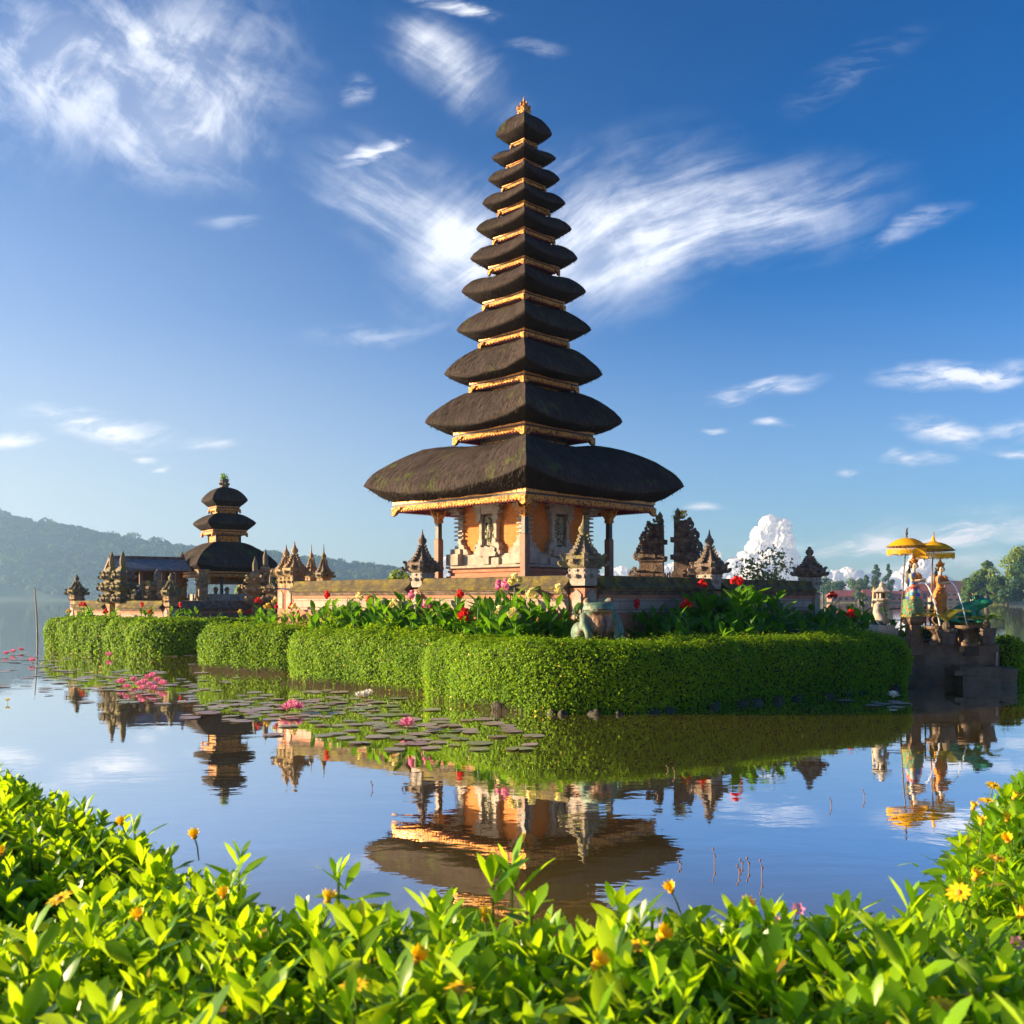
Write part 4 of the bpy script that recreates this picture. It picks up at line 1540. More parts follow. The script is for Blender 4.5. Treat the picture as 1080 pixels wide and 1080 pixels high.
def split_gate_half(loc, ang, side, label, zb, H, W, tone, seed, group):
    """one half of a candi-bentar: flat inner face, outer side stepping down in carved terraces with scrolls.
    ang = direction along the wall; side = +1/-1 the way the terraces step out"""
    root = empty('split_gate_half', (loc[0], loc[1], 0), ang)
    tag(root, label, 'gate', group)
    r = random.Random(seed)
    b = MB()
    o = MB()
    q = MB()
    tiers = [(0.0, .26, 1.00, .62), (.26, .30, 1.06, .70), (.30, .36, .95, .62), (.36, .50, .80, .54), (.50, .55, .88, .62), (.55, .59, .78, .54), (.59, .71, .62, .46), (.71, .75, .68, .52), (.75, .84, .46, .38), (.84, .87, .50, .42), (.87, .95, .30, .28), (.95, 1.0, .18, .18)]
    for t0, t1, w, dp in tiers:
        wd = W * w
        x = side * (wd / 2 - (W * .05 if w > .8 and t1 - t0 < .07 else 0))
        b.box((x, 0, zb + H * (t0 + t1) / 2), (wd, dp * W, H * (t1 - t0) + .004), 0, .97 if t1 - t0 > .09 else 1.0)
    # cornice blocks on the inner face
    for z in (.30, .53, .73):
        b.box((-side * W * .02, 0, zb + H * z), (W * .18, W * .40, H * .055))
    for t, w in ((.30, 1.02), (.52, .86), (.60, .76), (.73, .66), (.85, .48)):
        x = side * W * w
        curl(o, (x, 0, zb + H * (t + .045)), 0 if side > 0 else math.pi, W * .15, W * .065, 1.2)
        for y in (-1, 1):
            antefix(o, (x * .8, y * W * .26 * w, zb + H * (t + .0)), (math.pi / 2) * y, W * .26)
            antefix(o, (x * .35, y * W * .27 * w, zb + H * (t + .0)), (math.pi / 2) * y, W * .22)
        antefix(o, (x * .88, 0, zb + H * t), 0 if side > 0 else math.pi, W * .34)
    o.ball((side * W * .95, 0, zb + H * .14), (W * .18, W * .2, H * .10), 8, 6)
    o.ball((side * W * 1.05, 0, zb + H * .06), (W * .2, W * .22, H * .06), 8, 6)
    b.add(o.v, o.f)
    b.build('body', M[tone], root, jitter=.014)
    f = MB()
    f.stack([(zb + H * .98, W * .09), (zb + H * 1.0, W * .13), (zb + H * 1.02, W * .08), (zb + H * 1.05, W * .10), (zb + H * 1.10, .006)], (side * W * .12, 0), 8)
    antefix(f, (side * W * .22, 0, zb + H * .97), 0 if side > 0 else math.pi, W * .24)
    f.build('finial', M['moss_stone'] if tone == 'dark_stone' else M[tone], root, jitter=.01)
    for y in (-1, 1):
        q.prism([(W * .2, .02), (W * .75, .02), (W * .75, H * .1), (W * .6, H * .18), (W * .475, H * .22), (W * .35, H * .18), (W * .2, H * .1)], (0 if side > 0 else -W * .95, y * W * .312, zb), (1, 0, 0), (0, 0, 1), (0, 1, 0), .02)
    q.build('niche', M['red_brick'], root)
    return root


def gates():
    G = 'halves of the dark split gate beside the pagoda'
    a = math.atan2(BCK[1] - RGT[1], BCK[0] - RGT[0])
    d = 25.6
    g1, g2 = at(700, 632, d + .45), at(711, 632, d - .1)
    # built facing the camera-side wall as in the photograph: the pair stands across the court's rear right side
    split_gate_half((g1.x, g1.y), R(-14), -1, 'dark carved split gate half nearer the tall pagoda with a leafy green top', 1.5, 2.18, .78, 'dark_stone', 3, G)
    split_gate_half((g2.x, g2.y), R(-14), 1, 'dark carved split gate half farther right with a yellow flower on its top', 1.5, 2.22, .78, 'dark_stone', 4, G)
    # plants growing on the two gate tops
    for (p, zz, c, lab) in ((at(697, 632, d + .45), 3.42, 'stem', 'tuft of green weeds growing on the left gate half'), (at(716, 632, d - .1), 3.60, 'stem', 'tuft of green weeds on the right gate half')):
        root = empty('weed_tuft', (p.x - .05, p.y, zz))
        tag(root, lab, 'plant', 'weeds on the split gate')
        P = sphere_pts(60) * np.array([.16, .16, .2]) * rng.random((60, 1)) ** .5 + np.array([0, 0, .12])
        V, F = leaf_soup(P, sphere_pts(60), .07, .5)
        quads_object('foliage', V, F, M['canna'], root)
    p = at(720, 540, d - .1)
    root = empty('gate_blossom', (p.x, p.y - .1, 3.78))
    tag(root, 'yellow flower offering on top of the right gate half', 'flower')
    P = sphere_pts(40) * .09
    V, F = leaf_soup(P, sphere_pts(40), .07, .7)
    quads_object('petals', V, F, M['yellow_petal'], root)
    # slim stakes seen through the gap
    for i, (px, h) in enumerate(((704, 606), (706.3, 604.5), (708.6, 607))):
        p = at(px, h, 27.2)
        mb = MB().tube([(0, 0, 1.4), (0, 0, p.z)], [.02, .02], 6)
        mb.ball((0, 0, p.z), (.035, .035, .05), 6, 5)
        tag(mb.build('stake', M['dark_wood'], loc=(p.x, p.y, 0)), 'thin dark stake with a knob standing in the gap of the split gate', 'stake', 'stakes in the split gate gap')


gates()


# ================================================================== SMALL TEMPLE ON THE LEFT
def small_meru():
    d = 39.5
    s = d / FPX
    root = empty('meru_shrine', ((236.6 - 540) * s, d, 0), R(-26 + 45 + 16))
    tag(root, 'small three tiered thatched shrine on the left islet', 'shrine')
    Z = lambda py: CAMH + (HOR - py) * s
    T = [(60, 596, 50, 604, 572), (36, 552, 26, 560, 542), (26.5, 528, 18, 535, 514)]
    bx = [0, 17.5, 14.0]
    for i, (rt, zt, rg, zg, z0) in enumerate(T):
        last = i == 2
        r0 = (bx[i + 1] if not last else 3.0) * s
        o = thatch_roof(root, rg * s, Z(zg), rt * s, Z(zt), r0, Z(z0), .06 * rt * s, 'thatch', 70 + i, last, None, None if last else [(.04, .10), (.1, .20), (.2, .35), (.35, .53), (.5, .69), (.7, .86), (.85, .95), (1.0, 1.0)])
        eave(o, rg * s, Z(zg), .20 if i == 0 else .17, False)
        if not last:
            h = bx[i + 1] * s / math.sqrt(2)
            zb, ze = Z(z0) - .1, Z(T[i + 1][3]) - .1
            t = MB()
            for sx in (-1, 1):
                for sy in (-1, 1):
                    t.box((sx * h, sy * h, (zb + ze) / 2), (.08, .08, ze - zb))
            t.box((0, 0, (zb + ze) / 2), (.14, .14, ze - zb))
            o = t.build('tier_posts', M['dark_wood'], root)
            p = MB().ring(h, .04, zb, zb + (ze - zb) * .72)
            p.build('carved_panel', M['gold'], o)
            MB().ring(h + .02, .06, zb + (ze - zb) * .72, zb + (ze - zb) * .72 + .04).build('rail', M['dark_line'], o)
    zt = Z(514)
    f = MB().stack([(zt - .06, .10), (zt + .05, .14), (zt + .12, .10), (zt + .25, .13), (zt + .34, .09)])
    for k in range(4):
        antefix(f, (.1 * math.cos(k * 1.57), .1 * math.sin(k * 1.57), zt + .08), k * 1.57, .18)
    o = f.build('finial', M['moss_stone'], root, jitter=.01)
    P = np.array([[0, 0, zt + .38]]) + sphere_pts(60) * np.array([.2, .2, .2]) * rng.random((60, 1))
    V, F = leaf_soup(P, sphere_pts(60), .16, .3)
    quads_object('weeds', V, F, M['canna'], o)
    # body: stone platform, stout carved corner columns, gilded shrine chamber inside
    b = MB().stack([(.4, 1.75), (1.2, 1.75), (1.2, 1.65), (1.4, 1.62), (1.4, 1.5), (1.5, 1.5)])
    b.build('platform', M['dark_stone'], root, jitter=.01)
    MB().stack([(1.45, 1.1), (1.80, 1.1)]).build('bench', M['white_stone'], root)
    zr = Z(602)
    for sx in (-1, 1):
        for sy in (-1, 1):
            if (sx, sy) in ((-1, -1), (-1, 1), (1, -1), (1, 1)):
                c = MB()
                c.stack([(1.4, .22), (1.65, .22), (1.65, .17), (2.3, .17), (2.3, .21), (2.42, .21), (2.42, .17), (zr - .1, .19), (zr, .24)], (sx * 1.30, sy * 1.30))
                for k in range(4):
                    antefix(c, (sx * 1.30 + .12 * math.cos(k * 1.57), sy * 1.30 + .12 * math.sin(k * 1.57), 2.1), k * 1.57, .2)
                    antefix(c, (sx * 1.30 + .12 * math.cos(k * 1.57), sy * 1.30 + .12 * math.sin(k * 1.57), 2.4), k * 1.57, .16)
                c.build('column', M['gold_stone'], root, jitter=.012)
    for x in (-.45, .45):
        MB().stack([(1.7, .05), (zr, .05)], (x, -1.0)).build('post', M['dark_wood'], root)
    MB().box((0, 0, 2.5), (1.5, 1.3, .46)).build('shrine_chamber', M['gold'], root)
    r = MB().box((0, 0, 2.23), (1.7, 1.6, .07))
    r.box((0, -.78, 2.30), (1.6, .05, .07))
    r.build('shrine_shelf', M['brown_wood'], root)
    for x in (-.6, -.15, .35, .7):
        MB().stack([(1.78, .10), (1.85, .05), (1.98, .11), (2.08, .04)], (x, -.75), 8).build('offering_stand', M['gold_stone'], root)


small_meru()


def pavilion():
    d = 37.2
    s = d / FPX
    cx = (146 - 540) * s
    root = empty('open_pavilion', (cx, d + .9, 0), R(30))
    tag(root, 'open wooden pavilion with a grey shingle gable roof behind the left gate', 'pavilion')
    Z = lambda py: CAMH + (HOR - py) * s
    ze, zrg = Z(600), Z(588)
    hl, hw = 38 * s, .95
    # two roof slopes with thickness, eave cut and ridge
    sl = MB()
    for sg in (-1, 1):
        n = 12
        vs, fs = [], []
        for j in range(n + 1):
            t = j / n
            for i in range(17):
                x = -hl + 2 * hl * i / 16
                y = sg * (hw + .25) * (1 - t)
                z = ze + (zrg - ze) * t ** .92 + .012 * (j % 2)
                vs.append((x, y, z))
        for j in range(n):
            for i in range(16):
                fs.append((j * 17 + i, j * 17 + i + 1, (j + 1) * 17 + i + 1, (j + 1) * 17 + i))
        o = len(vs)
        sl.add(vs, fs)
        sl.add([(v[0], v[1], v[2] - .07) for v in vs], [tuple(reversed(f)) for f in fs])
        sl.box((0, sg * (hw + .25), ze - .03), (2 * hl, .03, .08))
    rf = sl.build('roof', M['pavilion_roof'], root)
    r = MB().box((0, 0, zrg + .03), (2 * hl + .1, .16, .1))
    r.stack([(zrg, .06), (zrg + .14, .09), (zrg + .3, .01)], (hl - .05, 0), 6)
    r.stack([(zrg, .06), (zrg + .12, .07), (zrg + .2, .01)], (-hl + .05, 0), 6)
    r.build('ridge', M['dark_stone'], rf)
    g = MB()
    for sx in (-1, 1):
        for sg in (-1, 1):
            g.prism([(0, 0), (0, -.10), ((hw + .3), ze - zrg - .12), ((hw + .3), ze - zrg)], (sx * (hl + .02), 0, zrg), (0, sg, 0), (0, 0, 1), (1, 0, 0), .05)
        g.prism([(-hw, 0), (hw, 0), (0, zrg - ze - .06)], (sx * (hl - .25), 0, ze - .02), (0, 1, 0), (0, 0, 1), (1, 0, 0), .04)
    g.build('gable_board', M['brown_wood'], rf)
    MB().box((0, 0, .95), (2 * hl - .5, 1.9, 1.0)).build('floor_base', M['dark_stone'], root, jitter=.01)
    for x in (-hl + .4, -.35, .45, hl - .4):
        for y in (-.75, .75):
            MB().stack([(1.4, .065), (ze + .1, .065)], (x, y)).build('post', M['brown_wood'], root)
    b = MB().box((0, -.75, ze - .05), (2 * hl - .5, .1, .14)).box((0, .75, ze - .05), (2 * hl - .5, .1, .14))
    b.box((0, -.75, ze - .7), (2 * hl - .6, .06, .08))
    b.build('beam', M['brown_wood'], root)
    MB().box((-.5, .70, 2.45), (1.1, .05, .62)).box((.5, .3, ze - .35), (1.4, .05, .45)).build('back_panel', M['dark_wood'], root)
    MB().box((.25, -.2, 1.75), (.62, .4, .75)).build('altar_block', mat('altar_wood', (.45, .22, .09), (.55, .3, .14), 5, .7), root)


pavilion()


def gate_tower(loc, rz, label, zb, zt, k, tone='gold_stone', group=None):
    """slender carved gate tower: plain shaft, three bulging mossy collars and a tall pointed top"""
    root = empty('gate_tower', (loc[0], loc[1], 0), rz)
    tag(root, label, 'gate tower', group)
    H = zt - zb
    s = MB().stack([(zb, .24 * k), (zb + H * .06, .24 * k), (zb + H * .06, .18 * k), (zb + H * .42, .17 * k)])
    s.build('shaft', M['gold_stone'], root, jitter=.008)
    c = MB()
    for z0, w in ((.36, .30), (.50, .33), (.64, .28)):
        z = zb + H * z0
        h = H * .12
        c.stack([(z, w * k * .62), (z + h * .2, w * k * .9), (z + h * .4, w * k), (z + h * .4, w * k * .9), (z + h * .65, w * k), (z + h * .8, w * k * .75), (z + h * 1.2, w * k * .55)])
        for q in range(8):
            a = q * math.pi / 4
            rr = w * k * (1.12 if q % 2 else .92)
            antefix(c, (rr * math.cos(a), rr * math.sin(a), z + h * .15), a, .24 * k)
    c.build('carved_collar', M[tone], root, jitter=.014)
    f = MB()
    z = zb + H * .76
    f.stack([(z, .15 * k), (z + H * .03, .13 * k), (z + H * .05, .09 * k)])
    f.stack([(z + H * .04, .08 * k), (z + H * .08, .105 * k), (z + H * .14, .10 * k), (z + H * .18, .07 * k), (z + H * .24, .01)], n=8)
    f.build('spire', M['moss_stone'], root, jitter=.008)
    return root


def small_temple():
    G = 'carved stone towers of the small left temple'
    cor = at(180.5, 632, 31.6)
    end = at(81, 632, 35.6)
    rg = at(268, 632, 34.6)
    gl = [at(118, 632, 34.0), at(129.5, 632, 33.5)]
    a45 = math.atan2(cor.y - end.y, cor.x - end.x)
    for p, top, lab in ((gl[0], 582.0, 'left one of the twin slender mossy gate towers on the far islet'), (gl[1], 581.0, 'right one of the twin slender mossy gate towers on the far islet')):
        zt = CAMH + (HOR - top) * p.y / FPX
        gate_tower((p.x, p.y), a45, lab, .45, zt, 1.0, 'moss_stone', G)
    for px, d, top, lab in ((269, 34.3, 587, 'shorter carved tower of the pair right of the small shrine'), (280, 34.8, 579, 'taller carved tower of the pair right of the small shrine')):
        p = at(px, 632, d)
        gate_tower((p.x, p.y), R(10), lab, .45, CAMH + (HOR - top) * d / FPX, .95, 'gold_stone', G)
    p = at(166, 632, 33.6)
    gate_tower((p.x, p.y), R(30), 'broad dark carved tower between the pavilion and the small shrine', .45, CAMH + (HOR - 600) * 33.6 / FPX, 1.25, 'gold_stone', G)
    p = at(150, 632, 33.4)
    gate_tower((p.x, p.y), R(30), 'low mossy carved block just right of the twin gate towers', .45, CAMH + (HOR - 612) * 33.4 / FPX, 1.1, 'moss_stone', G)
    pillar((cor.x, cor.y), a45, 'squat mossy corner pillar in front of the small shrine', 1.55, 1.0, 'moss_stone', shaft='w', tall=.8)
    pillar((end.x, end.y), a45, 'dark squat pillar at the far left end of the small temple wall', 1.60, 1.0, 'moss_stone', shaft='w', tall=.8)
    u = lambda a, b, k: lerp2(a, b, k / math.dist(a, b))
    c2, e2, r2 = (cor.x, cor.y), (end.x, end.y), (rg.x, rg.y)
    g0, g1 = (gl[0].x, gl[0].y), (gl[1].x, gl[1].y)
    compound_wall(u(e2, g0, .2), u(g0, e2, .15), 'short sunlit mossy wall left of the twin gate towers', 1.55, .3)
    compound_wall(u(g1, c2, .15), u(c2, g1, .2), 'sunlit mossy wall right of the twin gate towers', 1.55, .3)
    compound_wall(u(c2, r2, .2), r2, 'dark shaded wall below the small shrine', 1.55, .3, dark=True)  # side away from the sun, its shade put into the stone colour
    compound_wall(e2, (e2[0] + 4.5, e2[1] + 7), 'rear wall of the small temple court by the lake', 1.5, .3)
    # stone guardian on a post right of the small shrine wall
    p = at(286, 632, 33.8)
    gate_tower((p.x, p.y), R(0), 'thin stone post with a carved knob beside the taller carved tower', .45, CAMH + (HOR - 603) * 33.8 / FPX, .7, 'gold_stone', G)
    # mooring pole in the lake
    mb = MB().tube([(0, 0, -.6), (-.05, 0, 1.0), (-.12, 0, 2.05)], [.035, .03, .02], 6)
    p = at(40, 632, 37.5)
    tag(mb.build('mooring_pole', M['dark_wood'], loc=(p.x, p.y, 0)), 'thin dark pole standing in the lake left of the far hedge', 'pole')


small_temple()


# ================================================================== HEDGES AND PLANTS
def hedge(name, label, path, hw, z1, dens, leaf, m, z0=-.03, blooms=0, seed=1, group='clipped hedges round the islets', lump=.07, wob=1.0):
    r = np.random.default_rng(seed)
    P = [Vector(p) for p in path]
    # resample
    pts = []
    for a, b in zip(P, P[1:]):
        k = max(1, int((b - a).length / .12))
        for q in range(k):
            pts.append(a.lerp(b, q / k))
    pts.append(P[-1])
    for _ in range(3):
        pts = [pts[0]] + [(pts[i - 1] + pts[i] * 2 + pts[i + 1]) / 4 for i in range(1, len(pts) - 1)] + [pts[-1]]
    n = len(pts)
    nphi = 28
    verts = np.zeros((n, nphi, 3))
    norms = np.zeros((n, nphi, 3))
    dist = np.cumsum([0] + [(pts[i + 1] - pts[i]).length for i in range(n - 1)])
    for i, p in enumerate(pts):
        t = (pts[min(i + 1, n - 1)] - pts[max(i - 1, 0)]).normalized()
        nr = Vector((t.y, -t.x))
        e = min(dist[i], dist[-1] - dist[i])
        w = hw * (1 - max(0, 1 - e / (hw * 1.1)) ** 3.0 * .62)
        hh = z1 - z0
        hz = hh * (1 - max(0, 1 - e / (hw * .9)) ** 3 * .25)
        for k in range(nphi):
            a = math.pi * (k / (nphi - 1))
            ca, sa = math.cos(a), math.sin(a)
            ex = .28
            x = math.copysign(abs(ca) ** ex, ca) * w
            z = abs(sa) ** ex * hz
            # sides bulge out in the middle and tuck in at the foot
            x *= .93 + .09 * math.sin(min(1, z / hh) * math.pi)
            p3 = Vector((p.x + nr.x * x, p.y + nr.y * x, z0 + z))
            nn = Vector((nr.x * ca / max(w, .1), nr.y * ca / max(w, .1), sa / hh * .9)).normalized()
            l = fbm(p3.x * wob + p3.z, p3.y * wob + p3.z * .7, 1.3, 3) * lump + noise.noise(p3 * 4.5) * lump * .5
            verts[i, k] = p3 + nn * l
            norms[i, k] = nn
    root = empty(name, (pts[0].x, pts[0].y, 0))
    tag(root, label, 'hedge', group)
    off = np.array([pts[0].x, pts[0].y, 0])
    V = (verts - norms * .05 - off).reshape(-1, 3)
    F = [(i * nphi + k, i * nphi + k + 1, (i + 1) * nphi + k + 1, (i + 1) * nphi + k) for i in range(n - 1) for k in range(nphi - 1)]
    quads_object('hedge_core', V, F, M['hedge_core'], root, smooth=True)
    # leaves by area
    A = verts[:-1, :-1]
    B = verts[1:, :-1]
    C = verts[:-1, 1:]
    area = np.linalg.norm(np.cross(B - A, C - A), axis=-1)
    cnt = r.poisson(area * dens)
    ii, kk = np.nonzero(cnt > 0)
    rep = cnt[ii, kk]
    ii, kk = np.repeat(ii, rep), np.repeat(kk, rep)
    fu, fv = r.random(len(ii))[:, None], r.random(len(ii))[:, None]
    Q = A[ii, kk] * (1 - fu) * (1 - fv) + B[ii, kk] * fu * (1 - fv) + C[ii, kk] * (1 - fu) * fv + verts[ii + 1, kk + 1] * fu * fv
    Nn = norms[ii, kk]
    dep = r.normal(0, .028, (len(Q), 1))
    spr = (r.random((len(Q), 1)) < .04) * r.random((len(Q), 1)) * .10
    Q = Q + Nn * (dep + spr) - off
    Vl, Fl = leaf_soup(Q, Nn + np.array([0, 0, .25]), leaf, .62, .75, .12, r)
    quads_object('foliage', Vl, Fl, m, root)
    if blooms:
        sel = r.choice(len(Q), blooms, replace=False)
        Vb, Fb = leaf_soup(np.repeat(Q[sel] + Nn[sel] * .04, 3, 0) + r.normal(0, .006, (blooms * 3, 3)), np.repeat(Nn[sel], 3, 0), .026, .9, .5, .1, r)
        tag(quads_object('blossoms', Vb, Fb, M['yellow_petal'], root), kind='stuff')
    return root


def hedges():
    hedge('clipped_hedge', 'long clipped hedge with its corner nearest the camera below the big frog',
          [(-.98, 16.85), (-.7, 16.2), (.1, 14.95), (.72, 14.5), (1.5, 14.5), (3.9, 16.3), (7.0, 18.5)], .68, .95, 3400, .038, M['leaf_hedge'], blooms=130, seed=2, lump=.085)
    hedge('clipped_hedge', 'middle clipped hedge block between the rounded left hedge and the long near hedge',
          [(-4.1, 20.35), (-3.6, 19.5), (-1.5, 17.5), (-.75, 16.9)], .6, .95, 2600, .044, M['leaf_hedge'], blooms=40, seed=12, lump=.085)
    hedge('clipped_hedge', 'rounded bright hedge left of the middle hedge block, behind the lily pads',
          [(-7.1, 23.6), (-6.3, 23.0), (-4.3, 21.8)], .66, .95, 2300, .05, M['leaf_hedge'], seed=3, lump=.085)
    hedge('clipped_hedge', 'far hedge round the small temple islet with a red flowered row behind',
          [(-15.0, 32.9), (-14.2, 32.4), (-11.5, 30.3), (-10.0, 29.0), (-8.9, 29.2), (-6.8, 30.2), (-5.4, 31.3)], .8, .98, 1200, .075, M['leaf_hedge'], seed=4, lump=.09)
    hedge('clipped_hedge', 'low hedge strip behind the left rounded hedge', [(-8.3, 27.5), (-5.6, 25.2), (-4.9, 24.6)], .35, .92, 700, .07, M['leaf_hedge'], seed=5, group=None)
    hedge('clipped_hedge', 'low hedge strip beside the stone lantern behind the flower bed', [(6.1, 20.7), (7.2, 20.9), (8.3, 20.6)], .4, .92, 900, .055, M['leaf_hedge'], seed=6, group=None)
    hedge('round_bush', 'rounded green bush at the right side of the fountain block', [(9.35, 19.6), (9.75, 19.5), (10.0, 19.4)], .42, .86, 1300, .05, M['leaf_hedge'], seed=7, group=None)
    hedge('round_bush', 'green bush squeezed behind the dark pedestals of the fountain', [(7.9, 20.2), (9.2, 20.2)], .35, 1.0, 1000, .05, M['leaf_hedge'], seed=8, group=None)


hedges()


def blade(L, W, droop, curl_, n=5):
    """broad leaf: rows of 3 points along the mid rib, base at origin, pointing +x, droops in -z"""
    rows = []
    for i in range(n + 1):
        t = i / n
        w = W * (math.sin(math.pi * min(1, t ** .85 * .96 + .03)) ** .8) * .5
        x = L * (t - .18 * droop * t * t)
        z = -droop * L * t * t * .6
        rows.append([(x, -w, z + curl_ * w), (x, 0, z), (x, w, z + curl_ * w)])
    V = [p for r_ in rows for p in r_]
    F = []
    for i in range(n):
        for k in range(2):
            F.append((i * 3 + k, (i + 1) * 3 + k, (i + 1) * 3 + k + 1, i * 3 + k + 1))
    return np.array(V), np.array(F)


def canna_mesh(seed, H, nl, big):
    r = np.random.default_rng(seed)
    Vs, Fs, o = [], [], 0
    stems = MB()
    ns = r.integers(2, 5)
    tops = []
    for s in range(ns):
        bx, by = r.normal(0, .09, 2)
        tx, ty = bx + r.normal(0, .05), by + r.normal(0, .05)
        h = H * r.uniform(.72, 1.0)
        stems.tube([(bx, by, -.1), (tx, ty, h * .92)], [.014, .007], 5)
        tops.append((tx, ty, h))
        k = max(3, int(nl / ns * r.uniform(.8, 1.2)))
        for i in range(k):
            t = (i + .5) / k
            az = i * 2.4 + r.uniform(0, 1.0) + s
            el = R(r.uniform(32, 78))
            L = big * r.uniform(.75, 1.2) * (1 - .3 * t)
            V, F = blade(L, L * r.uniform(.36, .48), r.uniform(.1, .7), r.uniform(.1, .5))
            rm = np.array(Matrix.Rotation(az, 3, 'Z') @ Matrix.Rotation(-el, 3, 'Y') @ Matrix.Rotation(r.uniform(-.5, .5), 3, 'X'))
            V = V @ rm.T + np.array([bx + (tx - bx) * t, by + (ty - by) * t, h * (.12 + .74 * t)])
            Vs.append(V)
            Fs.append(F + o)
            o += len(V)
    return np.concatenate(Vs), np.concatenate(Fs), stems, tops


def bloom_mesh(seed, s, tops=((0, 0, 0),), n=26):
    r = np.random.default_rng(seed)
    P, N = [], []
    for t in tops:
        u = sphere_pts(n, r)
        P.append(np.array(t) + u * s * np.array([.85, .85, .8]) * r.random((n, 1)) ** .4)
        N.append(u)
    return leaf_soup(np.concatenate(P), np.concatenate(N), s * 1.15, .7, .8, .15, r)


PLANT_PROTOS = {}


def canna(loc, kind, colour, label, group, scale=1.0, rz=0.0):
    key = (kind, colour)
    if key not in PLANT_PROTOS:
        H, nl, big = [(1.08, 20, .38), (.92, 22, .34), (1.26, 24, .44), (.72, 24, .30)][kind]
        V, F, st, tops = canna_mesh(40 + kind, H, nl, big)
        root = empty('canna_plant', loc)
        quads_object('leaves', V, F, M['canna'], root, smooth=True)
        st.build('stems', M['stem'], root)
        if colour:
            t = max(tops, key=lambda q: q[2])
            ts = [(t[0], t[1], t[2] + .05), (t[0] + .05, t[1] - .02, t[2] + .01), (t[0] - .045, t[1] + .02, t[2] - .01)]
            V, F = bloom_mesh(60 + kind, .05, ts)
            quads_object('bloom', V, F, M[colour + '_petal'], root)
        PLANT_PROTOS[key] = root
        o = root
    else:
        o = copy_tree(PLANT_PROTOS[key])
    o.location = loc
    o.rotation_euler = (0, 0, rz)
    o.scale = (scale,) * 3
    tag(o, label, 'flowering plant' if colour else 'leafy plant', group)
    return o


